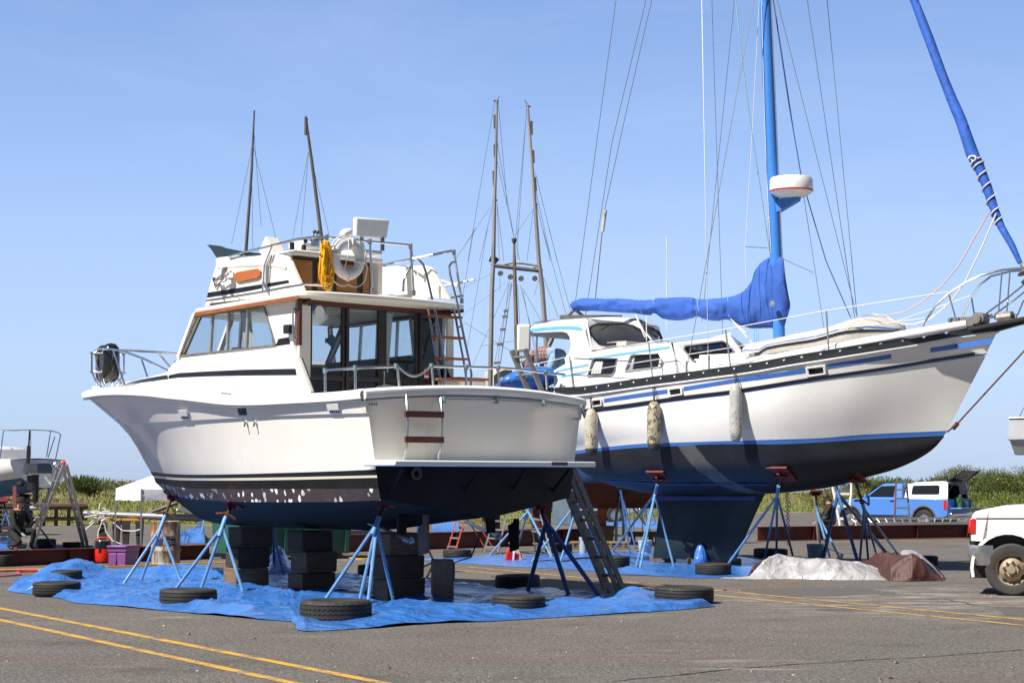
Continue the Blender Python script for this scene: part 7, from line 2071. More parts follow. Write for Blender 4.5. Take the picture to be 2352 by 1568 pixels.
for x,y in ((bx0 - .2,.03),(bx0 - .10,.04),(bx0 + .02,-.02),(bx0 + .06,-.25),(bx0 + .06,-1.75),(bx0 + .02,-1.98),(bx0 - .10,-2.04),(bx0 - .2,-2.03)):
 inn = V((0.07 if y > -.1 else .0,-.05 if y > -.3 else .05,0))
 rows.append([V((x - (0 if x < bx0 - .1 else .0),y,zA)),V((x + .02,y + (.015 if y > -1 else -.015),lerp(zA,zB,.3))),V((x,y,lerp(zA,zB,.55))),V((x - .10,y - .04,zB)),V((x - .14,y - .06,zB)),V((x - .12,y - .06,zA))])
bm_.loft(rows, 0); bm_.build('bumper', mat('dull_chrome', (.45, .46, .48), .3, .8, v=.25, vs=5, dirt=(.2, .15, .1), ds=4, dthr=.62), wt_, ang=40)
WR = P(2316.8,1248,28.8).z / 2 + .0
tw = MB(); r_, w_ = .385, .24; rt = rotm(R(-90), 'X')
tw.lathe([(r_ * .60,-w_ / 2),(r_ * .9,-w_ / 2),(r_,-w_ * .36),(r_,-.02),(r_ - .01,-.015),(r_ - .01,.015),(r_,.02),(r_,w_ * .36),(r_ * .93,w_ * .48),(r_ * .72,w_ / 2),(r_ * .60,w_ * .44)],(0,-.12,r_),rt,48)
tyo = tw.build('wheel', mat('dusty_tyre', (.045, .043, .04), .75, v=.3, vs=4), wt_, ang=40)
hb2 = MB(); hb2.lathe([(r_ * .62,w_ * .42),(r_ * .58,w_ * .30),(r_ * .50,w_ * .14),(r_ * .44,w_ * .26),(r_ * .34,w_ * .46),(r_ * .26,w_ * .52),(r_ * .24,w_ * .50),(r_ * .17,w_ * .50),(r_ * .15,w_ * .72),(0,w_ * .74)],(0,-.12,r_),rt,40)
hbo = hb2.build('rim', M_['hub'], tyo, ang=35)
for k in range(8):
 a = k * math.pi / 4 + .2; p = V((r_ * .29 * math.cos(a), -.12 + w_ * .5, r_ + r_ * .29 * math.sin(a))); m = MB(); m.lathe([(.022, 0), (.022, .03), (0, .034)], p, rt, 6); m.build('wheel_nut', M_['rust'], hbo, ang=30) if k < 8 else None
for k in range(4):
 a = k * math.pi / 2 + .6; p = V((r_ * .47 * math.cos(a), -.12 + w_ * .23, r_ + r_ * .47 * math.sin(a))); m = MB(); m.lathe([(0, .006), (.034, .006), (.036, -.02)], p, rt, 16); m.build('wheel_hole', M_['slot'], hbo, ang=0)
wheel(wt_, -3.6, -.12, .385, .24, -1, 'hub'); wheel(wt_, 0, -1.88, .385, .24, 1, 'hub')
cbm = MB(); z_ = topl[-1].z + .04
cbm.loft([[V((-1.2, -.06, z_)), V((-3.0, -.06, z_ + .02)), V((-3.0, -1.94, z_ + .02)), V((-1.2, -1.94, z_))], [V((-1.75, -.2, z_ + .5)), V((-2.9, -.2, z_ + .52)), V((-2.9, -1.8, z_ + .52)), V((-1.75, -1.8, z_ + .5))]]); cbm.build('cab', M_['whitecar'], wt_, ang=30, bevel=.03)
# ================================================================ boats in the background
def simple_hull(o,L,B,zk,zc,zs,m_top,m_bot,tr=.8,wl=None,rise=.5):
 wl = wl or zc + .2
 mb = MB(); n = 20; R_ = []
 for i in range(n + 1):
  t = i / n; x = t * L; w = B / 2 * (tr + (1 - tr) * min(1,t * 3)) * (1 - max(0,(t - .45) / .55) ** 2.2)
  zz = zs + rise * t * t; zkk = zk + (zs - zk) * max(0,(t - .78) / .22) ** 2 * .7
  r = []
  for yy,z in ((1,zz),(.97,lerp(zkk,zz,.75)),(.9,max(wl,lerp(zkk,zz,.5))),(.88,max(wl,lerp(zkk,zz,.5)) - .02),(.72,lerp(zkk,zz,.22)),(.4,lerp(zkk,zz,.07)),(0,zkk)):
   r.append(V((x,w * yy,z)))
  r += [V((p.x,-p.y,p.z)) for p in r[:-1]][::-1]
  R_.append(r)
 mb.grid(R_,0,False,mf=lambda i,j: 1 if 2 <= j <= 9 else 0)
 mb.face(range(len(R_[0])),0);
 hu = mb.build('hull', [m_top, m_bot], o, ang=45)
 dk_ = MB(); dk_.grid([[V((r[0].x, r[0].y * s, r[0].z - .02)) for s in (1, 0, -1)] for r in R_]); dk_.build('deck', m_top, o, ang=40)
 return hu
M_['polegrey'] = mat('weathered_pole', (.30, .29, .29), .5, .3, v=.3, vs=3, sc=(1, 1, .3))
M_['poledark'] = mat('dark_pole', (.10, .09, .085), .6, v=.4, vs=3, sc=(1, 1, .4))
M_['mastwood'] = mat('patchy_mast', (.16, .14, .11), .6, v=.5, vs=4, sc=(1, 1, .5), dirt=(.05, .14, .11), ds=3, dthr=.6)
D1 = 57.0
fb1 = thing('fishing_boat', 'fishing boat with patchy mast and two raised grey trolling poles between the cruiser and sailboat', 'fishing boat', V(((1185 - CX) / FP * D1, D1, 0)), R(100), 'fishing boats with trolling poles')
c1 = fb1.location.copy(); F1 = Frame(c1,R(100))
def w1(p,dy=0): return F1.I @ P(p[0],p[1],D1 + dy)
simple_hull(fb1, 9, 3.0, 1.0, 1.6, 3.1, M_['white'], M_['red'], wl=1.9)
def t1_(nm,pts,r,m,dy=0,par=None,n=8):
 mb = MB(); mb.tube([w1(p,dy) for p in pts],[k * .5 for k in r] if isinstance(r,list) else r * .5,n); return mb.build(nm,M_[m],par or fb1)
t1_('mast', [q('s6', 1015, 112), q('s6', 1018, 320), q('s6', 1045, 1250), q('s6', 1060, 1500), (1190, 1010)], [.055, .11, .15, .16, .16], 'mastwood')
mc = MB(); p = w1(q('s6', 1016, 110)); mc.lathe([(0, .06), (.08, .05), (.08, -.02), (.04, -.1)], p, None, 12); mc.build('mast_cap', M_['poledark'], fb1)
t1_('trolling_pole', [q('s5', 772, 160), q('s5', 765, 660), q('s5', 752, 1050), q('s5', 742, 1568), q('s6', 803, 560), q('s6', 785, 1530), q('s6', 782, 1650)], [.07, .09, .11, .13, .14, .15, .15], 'polegrey')
t1_('trolling_pole', [q('s5', 1042, 205), q('s5', 1075, 660), q('s5', 1105, 1060), q('s5', 1140, 1568), q('s6', 1285, 560), q('s6', 1325, 1115), q('s6', 1350, 1500)], [.07, .09, .11, .13, .14, .15, .15], 'polegrey')
t1_('crosstree', [q('s6', 800, 352), q('s6', 1290, 408)], .12, 'poledark')
t1_('crosstree', [q('s6', 860, 360), q('s6', 1000, 330), q('s6', 1100, 335), q('s6', 1250, 358)], .06, 'alud')
t1_('crosstree', [q('s6', 1170, 385), q('s6', 1245, 362)], .05, 'alud')
rx = MB(); a = w1(q('s6', 770, 315));
for tri in (((795,255),(770,315),(835,330)),((830,262),(875,295),(835,330)),((795,255),(830,350),(875,295))):
 rx.poly([w1(q('s6', *p), .05 * i) for i, p in enumerate(tri)])
rx.build('radar_reflector', M_['poledark'], fb1, ang=0)
for px,py in ((885,428),(980,462),(1083,478),(1215,477)):
 m = MB(); c_ = w1(q('s6', px, py)); rr_ = .065
 m.lathe([(rr_ + .02 * math.cos(t), .02 * math.sin(t)) for t in [k * math.pi / 4 for k in range(8)]], c_, rotm(R(90), 'Y') @ rotm(R(20), 'X'), 16, close=True)
 for t in range(4): m.tube([c_,c_ + V((0,rr_ * math.cos(t * 1.57),rr_ * math.sin(t * 1.57)))],.025,5)
 m.build('block_wheel', M_['poledark'], fb1)
def mast_tip(nm, pts, m='poledark', r=.03): t1_(nm, pts, r, m)
for L in ([(752, 290), (755, 410)], [(752, 550), (757, 660)], [(744, 780), (748, 910)]): t1_('spring', [q('s5', *p) for p in L], .07, 'poledark')
for L in ([(1075, 345), (1077, 465)], [(1090, 600), (1094, 710)], [(1105, 835), (1113, 955)]): t1_('spring', [q('s5', *p) for p in L], .07, 'poledark')
t1_('pole_tip', [q('s5', 780, 160), q('s5', 795, 130)], .02, 'poledark'); t1_('pole_tip', [q('s5', 1040, 200), q('s5', 1018, 162)], .025, 'poledark')
t1_('pole_tip', [q('s5', 745, 165), q('s5', 790, 172)], .05, 'poledark'); t1_('pole_tip', [q('s5', 1028, 212), q('s5', 1070, 218)], .05, 'poledark')
t1_('pole_joint', [q('s5', 735, 1042), q('s5', 776, 1032)], .07, 'poledark'); t1_('pole_joint', [q('s5', 1092, 1082), q('s5', 1128, 1070)], .07, 'poledark')
WS = [((755,165),(520,1568)),((735,1065),(400,1568)),((738,1080),(620,1568)),((785,180),(865,1100)),((778,540),(925,1375)),((778,700),(925,1375)),((775,1060),(795,1568)),((778,1100),(835,1568)),
      ((1035,230),(935,1375)),((1032,240),(955,1380)),((1092,1105),(930,1350)),((1090,1120),(1035,1568)),((1110,800),(1300,1568)),((1115,960),(1250,1568)),((1125,1090),(1240,1568))]
WL = [t for t in WS]
for a, b in WL: t1_('stay', [q('s5', *a), q('s5', *b)], .013, 'wire', n=4)
for a,b in (((630,0),(520,660)),((760,0),(570,1130)),((655,0),(440,310)),((800,430),(300,680)),((960,500),(520,830)),((975,500),(620,1310)),((985,520),(830,1280)),((995,530),(880,1290)),((1050,540),(1090,1310)),((1075,540),(1240,1200)),((1090,560),(1280,890)),((1300,470),(1440,850)),((1290,0),(1520,840)),((1350,0),(1560,800)),((540,900),(990,1180)),((1100,600),(1210,1150)),((880,470),(880,600)),((1260,470),(1210,640)),((690,1125),(1020,1075)),((1020,100),(1070,300)),((1050,0),(1050,300))):
 t1_('stay', [q('s6', *a), q('s6', *b)], .012, 'wire', n=4)
rl = [((935,780),(855,1290)),((960,780),(885,1300))]
for L in rl: t1_('ladder_rope', [q('s6', L[0][0] + 30, 520), q('s6', *L[0]), q('s6', *L[1])], .014, 'wire', n=4)
for x0,x1,y in ((915,960,790),(903,955,843),(880,938,967),(850,917,1110),(820,888,1288)):
 m = MB(); m.beam(w1(q('s6', x0, y + 3)), w1(q('s6', x1, y - 5)), .1, .07); m.build('rope_ladder_step', M_['alud'], fb1, ang=0)
m = MB(); c_ = w1(q('s6', 1107, 1050)); m.box(c_, (.15, .42, .82)); m.build('radome_box', M_['white'], fb1, ang=30, bevel=.08, seg=3)
m = MB(); a, b = w1(q('s6', 830, 1335)), w1(q('s6', 1050, 1480)); z_ = b.z
m.loft([[V((.2,a.y,z_ - .8)),V((.2,b.y,z_ - .8)),V((2.4,b.y,z_ - .8)),V((2.4,a.y,z_ - .8))],[V((.2,a.y,z_ + .2)),V((.2,b.y,z_)),V((2.4,b.y,z_)),V((2.4,a.y,z_ + .2))],[V((.5,a.y - .05,a.z)),V((.5,b.y + .1,a.z + .05)),V((2.2,b.y + .1,a.z + .05)),V((2.2,a.y - .05,a.z))]])
m.build('wheelhouse', M_['greyfab'], fb1, ang=30, bevel=.05)
m = MB(); m.box((4.5, 0, .5), (.5, .5, 1.0)); m.build('keel_block', M_['timber'], fb1, ang=0)
t1_('deck_pipe', [q('s6', 1010, 1285), q('s6', 1140, 1275)], .05, 'alud'); t1_('stern_pole', [q('t7', 1320, 430), q('t7', 1220, 640)], .16, 'alud'); t1_('stern_pole', [q('t7', 1255, 405), q('t7', 1375, 430)], .13, 'alud')
D2 = 55.0
fb2 = thing('fishing_boat', 'fishing boat hidden behind the cruiser, its two dark trolling poles rising above the flybridge', 'fishing boat', V(((650 - CX) / FP * D2, D2, 0)), R(95), 'fishing boats with trolling poles')
F2 = Frame(fb2.location.copy(),R(95))
simple_hull(fb2, 9, 3.0, 1.4, 2.0, 3.2, M_['white'], M_['antif'], wl=2.2)
def w2(p): return F2.I @ P(p[0],p[1],D2 + .6)
def t2_(nm,pts,r,m,n=8):
 mb = MB(); mb.tube([w2(p) for p in pts],r,n); return mb.build(nm,M_[m],fb2)
t2_('trolling_pole', [(584, 254), (578, 390), (565, 575), (545, 880)], [.025, .038, .05, .055], 'poledark')
t2_('trolling_pole', [(702, 268), (716, 370), (738, 545), (772, 880)], [.035, .045, .058, .06], 'poledark')
t2_('pole_tip', [(703, 272), (703, 310)], .05, 'poledark')
for a, b in (((583, 320), (532, 560)), ((580, 330), (637, 560)), ((577, 340), (581, 575)), ((708, 350), (672, 548)), ((709, 350), (692, 540)), ((716, 368), (757, 545)), ((583, 300), (600, 520))): t2_('stay', [a, b], .006, 'wire', 4)
m = MB(); m.box((4.5, 0, .7), (.6, .5, 1.4)); m.build('keel_block', M_['timber'], fb2, ang=0)
D3 = 51.0
rbx = V(((1210 - CX) / FP * D3,D3,0))
rb3 = thing('work_boat', 'boat with a weathered red bottom, seen under the sailboat stern', 'boat', rbx, R(8))
F3 = Frame(rbx,R(8))
simple_hull(rb3, 2.6 + 2.2, 2.4, .95, 1.2, 2.1, M_['standnavy'], mat('red_antifouling', (.075, .012, .008), .7, v=.5, vs=2, dirt=(.05, .06, .05), ds=3, dthr=.55), tr=.5, wl=1.62)
m = MB(); L = [F3.I @ P(*p, D3 - .2) for p in q('t2', 300, 560, 540, 450, 540, 800, 300, 800)]; m.prism([V((p.x, -.05, p.z)) for p in L], (0, .1, 0)); m.build('keel', M_['steelred'], rb3, ang=30)
m = MB(); a, b = F3.I @ P(*q('t2', 1212, 350), D3), F3.I @ P(*q('t2', 1190, 770), D3); m.beam(V((a.x, 0, a.z)), V((b.x, 0, b.z)), .16, .24); m.build('rudder_post', mat('flaking_rust', (.30, .10, .065), .8, v=.4, vs=6, dirt=(.1, .03, .02), ds=6), rb3, ang=0, bevel=.02)
m = MB(); m.box(((a.x + b.x) / 2, 0, .25), (.5, .5, .5)); m.build('keel_block', M_['timber'], rb3, ang=0)
D4 = 47.5
sl0 = V((q('t1', 480, 0)[0] - CX, 0, 0)) / FP * D4 + V((0, D4, 0))
sy4 = math.atan2(.52,-.85)
ss = thing('small_sailboat', 'small white sailboat with a black outboard on its stern, cut by the left edge', 'sailboat', sl0, sy4)
F4 = Frame(sl0,sy4)
mb = MB(); rows = []
for x,b,zd,zb,k in ((0,.92,2.20,1.50,.55),(.8,1.12,2.19,1.36,.75),(2.0,1.30,2.2,1.22,.85),(3.5,1.3,2.27,1.15,.85),(5.0,1.0,2.4,1.2,.8),(6.3,.45,2.55,1.5,.7),(6.9,.03,2.62,2.1,.7)):
 r = []
 for yy,h in ((1,1),(1.03,.8),(1.02,.55),(.95,.36),(.93,.34),(.75,.16),(.4,.04),(0,0)):
  r.append(V((x - (.25 * (1 - h) if x == 0 else 0) + (.25 if x == 0 else 0),b * yy * (k + (1 - k) * min(1,h * 1.6)),lerp(zb,zd,h))))
 r += [V((p.x,-p.y,p.z)) for p in r[:-1]][::-1]
 rows.append(r)
mb.grid(rows,0,mf=lambda i,j: 1 if 3 <= j <= 10 else 0); mb.face(range(len(rows[0])),0)
mb.build('hull', [M_['whitehull'], mat('pale_blue_bottom', (.07, .14, .22), .5, v=.4, vs=2, dirt=(.12, .22, .26), ds=3)], ss, ang=45)
m = MB(); m.grid([[V((r[0].x, r[0].y * s, r[0].z + .03 * (1 - s * s))) for s in (1, .5, 0, -.5, -1)] for r in rows]); m.build('deck', M_['white'], ss, ang=40)
m = MB(); m.loft([[V((1.2, -.75, 2.2)), V((1.2, .75, 2.2)), V((1.3, .6, 2.5)), V((1.3, -.6, 2.5))], [V((4.6, -.7, 2.3)), V((4.6, .7, 2.3)), V((4.3, .55, 2.72)), V((4.3, -.55, 2.72))]]); m.build('cabin', M_['white'], ss, ang=30, bevel=.05)
m = MB(); m.box((2.6, .72, 2.48), (1.2, .02, .14)); m.build('cabin_window', M_['dkglass'], ss, ang=0)
def p4(x, y, lx): return F4.x(q('t1', x, y), lx)
m = MB(); T_ = [p4(-40,105,1.6),p4(40,102,.9),p4(320,97,.08),p4(535,104,.05),p4(605,122,.15),p4(631,140,.5)]
m.tube(T_,.016)
for a,b in (((36,104,.9),(0,392,.9)),((525,106,.05),(483,378,.05)),((630,140,.5),(576,400,.5)),((318,100,.08),(318,380,.08))): m.tube([p4(*a),p4(*b)],.014,6)
m.build('pushpit', M_['chrome'], ss)
m = MB(); m.tube([p4(309, 102, -.25), p4(298, 260, -.25)], .022, 6); m.tube([p4(298, 260, -.25), p4(290, 420, -.25), p4(275, 552, -.25)], .05, 6); m.build('tiller_rod', M_['black'], ss)
m = MB(); m.tube([p4(570, 165, .3), p4(500, 380, .3)], .012, 6); m.build('whip_aerial', M_['black'], ss)
ob = MB(); a,b = p4(300,450,-.45),p4(470,545,-.45); c_ = (a + b) / 2
ob.loft([[c_ + V((x * .26,y * abs(a.y - b.y) / 2,z)) for x,y in ((-1,-.9),(-.8,-1),(.8,-1),(1,-.9),(1,.9),(.8,1),(-.8,1),(-1,.9))] for z in (-.11,.0)] + [[c_ + V((x * .22,y * abs(a.y - b.y) / 2 * .9,z)) for x,y in ((-1,-.9),(-.8,-1),(.8,-1),(1,-.9),(1,.9),(.8,1),(-.8,1),(-1,.9))] for z in (.10,.13)])
obo = ob.build('outboard_motor', mat('outboard_cowl', (.035, .038, .045), .3, v=.2, coat=.3), ss, ang=40)
m = MB(); m.tube([p4(362, 560, -.4), p4(368, 690, -.4), p4(372, 860, -.4)], [.10, .085, .06], 10); m.box(p4(330, 640, -.3), (.2, .14, .34)); m.build('outboard_leg', M_['black'], obo, ang=40)
m = MB(); g_ = p4(380, 905, -.35); m.tube([g_ + V((-.2, 0, 0)), g_ + V((.18, 0, 0))], [.05, .06], 10); m.box(p4(375, 850, -.4), (.3, .1, .02)); m.build('gearcase', M_['alu'], obo, ang=40)
m = MB(); g2 = g_ + V((-.22,0,0))
for k in range(3):
 a = k * 2.094; d = V((0,math.cos(a),math.sin(a))); s_ = V((.35,-math.sin(a),math.cos(a))).normalized()
 m.prism([g2 + d * .03 - s_ * .03,g2 + d * .12 - s_ * .07,g2 + d * .13 + s_ * .06,g2 + d * .03 + s_ * .03],(.008,0,0))
m.build('propeller', M_['alu'], obo, ang=0)
m = MB(); p = p4(585, 462, -.02); m.lathe([(0, .05), (.10, .04), (.115, 0), (.09, -.03)], p, rotm(R(-90), 'Y'), 18); m.build('stern_light', M_['alu'], ss)
m = MB(); p = p4(222, 655, -.03); m.tube([p + V((-.04, 0, 0)), p + V((.1, 0, 0))], .06, 10); m.build('exhaust_port', M_['dark'], ss)
m = MB(); a, b = P(*q('t1', 155, 762), D4 - .6), P(*q('t1', 165, 1232), D4 - .6); a, b = F4.I @ a, F4.I @ b; m.beam(a + V((0, 0, .2)), V((b.x, b.y, .0)), .11, .09); m.build('keel_prop', mat('faded_red', (.22, .06, .06), .7, v=.3), ss, ang=30)
m = MB(); m.tube([p4(70, 395, 1.3), p4(72, 450, 1.3), p4(68, 520, 1.3), p4(95, 600, 1.3), p4(92, 720, 1.3)], .018, 6); m.build('hanging_line', M_['black'], ss)
lt = ladder('tall aluminium ladder with red stickers, opened as a trestle beside the small sailboat', G(*q('t1', 305, 1338)), P(*q('t1', 640, 455), 47.6), V((.17, -.30, 0)), 7, 'alu', rw=.03, rd=.07)
f2 = G(*q('t1', 890, 1313)); t2p = P(*q('t1', 668, 455), 47.6); wv = V((.17, -.30, 0)); up2 = (t2p - f2).normalized(); n2 = up2.cross(wv).normalized(); c_ = lt.location
for s in (-.5,.5):
 mb = MB(); mb.beam(f2 + wv * s, t2p + wv * s, .03, .07, up=n2); mb.build('rail', M_['alu'], lt, off=c_)
 mb = MB(); a = f2 + wv * s + up2 * .15; mb.beam(a + n2 * .042, a + up2 * .9 + n2 * .042, .032, .004, up=n2); mb.build('red_sticker', M_['redpl'], lt, off=c_)
for i in range(6):
 p = f2 + up2 * (.3 + i * .3); mb = MB(); mb.tube([p - wv * .5, p + wv * .5], .016, 6); mb.build('rung', M_['alu'], lt, off=c_)
mb = MB(); mb.lathe([(0, -.06), (.055, -.05), (.06, 0), (.055, .05), (0, .06)], P(*q('t1', 657, 440), 47.5), rotm(R(70), 'X'), 12); mb.build('hinge', M_['redpl'], lt, off=c_)
D5 = 50.0
k0 = V(((2330 - CX) / FP * D5, D5, 0)); sk5 = thing('skiff', 'pale grey skiff hull on a stand at the right edge, above the white pickup', 'boat', k0, R(-20)); F5 = Frame(k0, R(-20))
def p5(x, y, yy=0): return F5.y(q('s4', x, y), yy)
L5 = [p5(*a) for a in ((1888,82),(1882,150),(1868,215),(1872,255),(1886,262),(1922,372))]
mb = MB(); rows = []
x00 = min(p.x for p in L5)
for t,wd in ((0,.55),(.12,.62),(.5,.75),(1,.78)):
 r = []
 for p,wf in zip(L5,(1,1,1.04,1.04,.97,.62)):
  xx = p.x + t * 3.4 if t else p.x
  r.append(V((xx,-wd * wf,p.z + .03 * t)))
 r += [V((p.x,-p.y,p.z)) for p in r][::-1]
 rows.append(r)
mb.grid(rows); mb.face(range(len(rows[0]))); mb.face(range(mb.__dict__['v'].__len__() - 12, len(mb.v)))
M_['skiff'] = mat('pale_grey_hull', (.42, .45, .49), .35, v=.08, vs=2, coat=.2)
mb.build('hull', M_['skiff'], sk5, ang=30, bevel=.02)
mb = MB(); mb.tube([rows[3][0], rows[1][0], rows[0][0], rows[0][-1], rows[1][-1]], .035, 8); mb.build('gunwale', M_['alud'], sk5)
mb = MB(); mb.tube([p5(1945, 80), p5(1965, 30), p5(1986, -10), p5(2000, -20)], .012, 6); mb.build('bow_line', M_['wire'], sk5)
mb = MB(); zb = L5[-1].z
for x in (.9,2.4): mb.tube([V((L5[-1].x + x,0,zb + .02)),V((L5[-1].x + x,0,0))],.06,8)
mb.box((L5[-1].x + 1.65, 0, zb * .5), (1.5, .08, .08)); mb.build('cradle', M_['galv'], sk5)
# ================================================================ yard clutter at the left
D6 = 46.5
tc_ = thing('canopy_tent', 'white pop-up canopy set low behind the cruiser bow', 'canopy', G(330, 1270), 0)
c_ = tc_.location.copy(); c_.z = 0
A = P(*q('z5', 965, 700), 44); Bp = P(*q('z5', 1180, 695), 42.2)
A_,B_ = V((A.x,A.y,0)),V((Bp.x,Bp.y,0)); d1 = (B_ - A_); d2 = V((2.55,1.0,0)); Cn,Dn = B_ + d2,A_ + d2 + V((0,.3,0))
zl, zh = A.z, P(*q('z5', 965, 598), 44).z
cor = [A_,B_,Cn,Dn]; ctr = sum(cor,V()) / 4
mb = MB(); pk = V((ctr.x, ctr.y, P(*q('z5', 1262, 470), 44.5).z + .32))
for i in range(4):
 a,b = cor[i],cor[(i + 1) % 4]; r = []
 n = 10
 tl = [a.lerp(b,k / n) + V((0,0,zh - .03 * math.sin(math.pi * k / n))) for k in range(n + 1)]
 bl_ = [a.lerp(b,k / n) + V((.015 * math.sin(k * 2.3),-.02 * math.cos(k * 3.1),zl + .025 * abs(math.sin(k * .9)))) for k in range(n + 1)]
 mdl = [(x + y) / 2 + V((0,-.03 * math.sin(k * 1.9),0)) for k,(x,y) in enumerate(zip(tl,bl_))]
 mb.grid([tl,mdl,bl_]); mb.grid([tl,[p.lerp(pk,.5) - V((0,0,.04)) for p in tl],[p.lerp(pk,.98) for p in tl]])
mb.build('cover', mat('white_canopy_fabric', (.78, .78, .86), .7, v=.03, bs=6, bst=.3, bd=.03), tc_, off=tc_.location, ang=50)
for p in cor:
 mb = MB(); mb.box(V((p.x, p.y, zh / 2)), (.035, .035, zh)); mb.build('leg', M_['galv'], tc_, off=tc_.location, ang=0)
Dm = 45.0
mm = thing('spare_mast', 'long grey aluminium mast resting on black sawhorses', 'mast', P(*q('z5', 1180, 830), Dm), 0)
mb = MB(); mb.tube([P(*q('z5', 705, 805), Dm + .6), P(*q('z5', 1180, 826), Dm), P(*q('z5', 1680, 846), Dm - .6)], [.07, .095, .10], 16, sy=.8); mb.build('spar', mat('mast_grey', (.27, .28, .29), .4, .4, v=.1), mm, off=mm.location, ang=60)
mb = MB()
for x in (1270, 1292): mb.tube([P(*q('z5', x, 822), Dm - .09), P(*q('z5', x + 2, 842), Dm - .1)], .012, 6)
mb.build('mast_mark', M_['trim'], mm, off=mm.location)
rdm = random.Random(9)
tg = MB()
for i in range(9):
 a = P(*q('z5', 870 + rdm.uniform(-60, 70), 800 + rdm.uniform(-18, 45)), Dm - .15); pts = [a]
 for k in range(5): a = a + V((rdm.gauss(0,.09),rdm.gauss(0,.05),rdm.gauss(-.01,.06))); pts.append(a)
 tg.tube(pts,.012,5)
for L in (((850, 830), (760, 900), (715, 940)), ((870, 830), (790, 820), (705, 838)), ((870, 860), (885, 960), (940, 1035), (1010, 1062)), ((940, 880), (1020, 950), (1120, 955), (1170, 940)), ((860, 850), (820, 960), (818, 1010))): tg.tube([P(*q('z5', *p), Dm - .2) for p in L], .016, 5)
o_ = tg.build('rigging_tangle', M_['rope'], None, P(*q('z5', 870, 830), Dm), off=P(*q('z5', 870, 830), Dm), ang=60); tag(o_, 'tangle of white rigging ropes bundled on the end of the grey mast', 'ropes')
def sawhorse(x0,x1,lb,ytop=852,yb=1060):
 a, b = P(*q('z5', x0, ytop), Dm), P(*q('z5', x1, ytop + 6), Dm); c = V(((a.x + b.x) / 2, Dm, 0)); L = abs(b.x - a.x) + .1; h = a.z
 o = thing('sawhorse', lb, 'sawhorse', c, R(8), 'black sawhorses under the grey mast')
 m = MB(); m.box((0, 0, h - .02), (L, .09, .05)); m.build('top_rail', M_['orange'], o, ang=0, bevel=.006)
 for sx in (-1,1):
  for s in (-1,1):
   m = MB(); m.loft([[V((sx * L * .32 + w_, s * y + k, z)) for w_, k in ((-ww, -.02), (ww, -.02), (ww, .02), (-ww, .02))] for y, z, ww in ((.30, 0, .04), (.05, h - .05, .10))]); m.build('leg', M_['black'], o, ang=0)
  m = MB(); m.box((sx * L * .32, 0, h * .4), (.05, .42, .05)); m.build('brace', M_['black'], o, ang=0)
sawhorse(850, 985, 'black sawhorse with orange top at the tangled end of the grey mast')
sawhorse(1040, 1180, 'black sawhorse with orange top behind the purple tote')
sawhorse(1360, 1480, 'black sawhorse with orange top behind the rusty drum')
mb = MB(); L = [P(*p, Dm + .4) for p in (q('z5', 960, 895), q('z5', 1180, 830), q('z5', 1480, 715))]; mb.tube(L, .05, 8); tag(mb.build('boom_spar', M_['poledark'], None, L[1], off=L[1]), 'thin dark spar lying across the grey mast', 'spar')
def m_drum():
 M, nd, lk, b = _nt('rusty_drum')
 t = coords(nd,lk); s = coords(nd,lk,scale=(6,6,1.2))
 c = ramp(nd,lk,noi(nd,lk,t,3,4),(.3,(.34,.36,.36)),(.7,(.50,.51,.49)))
 k = ramp(nd,lk,noi(nd,lk,s,1.3,8,.75),(.44,0),(.56,1))
 c = mix(nd,lk,k,c,ramp(nd,lk,noi(nd,lk,t,12,4),(.3,(.13,.045,.012)),(.7,(.33,.13,.02))))
 lk.new(c, b.inputs['Base Color']); b.inputs['Roughness'].default_value = .65
 return M
dp = G(*q('t8', 1000, 1222)); dp = V((dp.x, dp.y + .3, 0)); dr = .292
dh = P(*q('t8', 1000, 505), dp.y).z
do_ = thing('oil_drum', 'rust streaked pale grey oil drum behind the bow stand', 'drum', dp, 0)
mb = MB(); pr = [(0,.0),(dr,0),(dr + .012,.012),(dr,.025)]
for k in (.32,.66): pr += [(dr,dh * k - .04),(dr + .014,dh * k - .015),(dr + .014,dh * k + .015),(dr,dh * k + .04)]
pr += [(dr,dh - .03),(dr + .012,dh - .015),(dr + .006,dh),(dr - .02,dh),(dr - .025,dh - .02),(0,dh - .02)]
mb.lathe(pr, (0, 0, 0), None, 40); dd = mb.build('drum_shell', m_drum(), do_, ang=40)
mb = MB(); zc_ = P(*q('t8', 1150, 855), dp.y - .25).z
for a0,a1 in ((-128,-92),(-82,-38)):
 mb.grid([[V(((dr + .004) * math.cos(R(lerp(a0,a1,i / 10))),(dr + .004) * math.sin(R(lerp(a0,a1,i / 10))),zc_ + z)) for i in range(11)] for z in (.075,-.075)])
mb.build('label_band', mat('drum_blue', (.03, .04, .12), .5, v=.4, vs=6), dd, ang=60)
fc = bpy.data.curves.new('lettering', 'FONT'); fc.body = 'OX-'; fc.size = .10; fc.extrude = .001
fo2 = bpy.data.objects.new('lettering', fc); COL.objects.link(fo2)
dg = bpy.context.evaluated_depsgraph_get(); me = bpy.data.meshes.new_from_object(fo2.evaluated_get(dg)); bpy.data.objects.remove(fo2)
def lettering(me,par,fn,m):
 mb = MB(); mb.add([fn(v.co) for v in me.vertices])
 for p in me.polygons: mb.face(tuple(p.vertices))
 return mb.build('lettering', m, par, ang=0, recalc=False)
lettering(me, dd, lambda c: V(((dr + .009) * math.cos(R(-75) + c.x / dr), (dr + .009) * math.sin(R(-75) + c.x / dr), zc_ - .035 + c.y)), M_['dirtyw'])
tp_ = G(*q('t8', 320, 1245)); tl_ = V((tp_.x, tp_.y + .2, 0)); th_ = P(*q('t8', 320, 905), tp_.y + .1).z
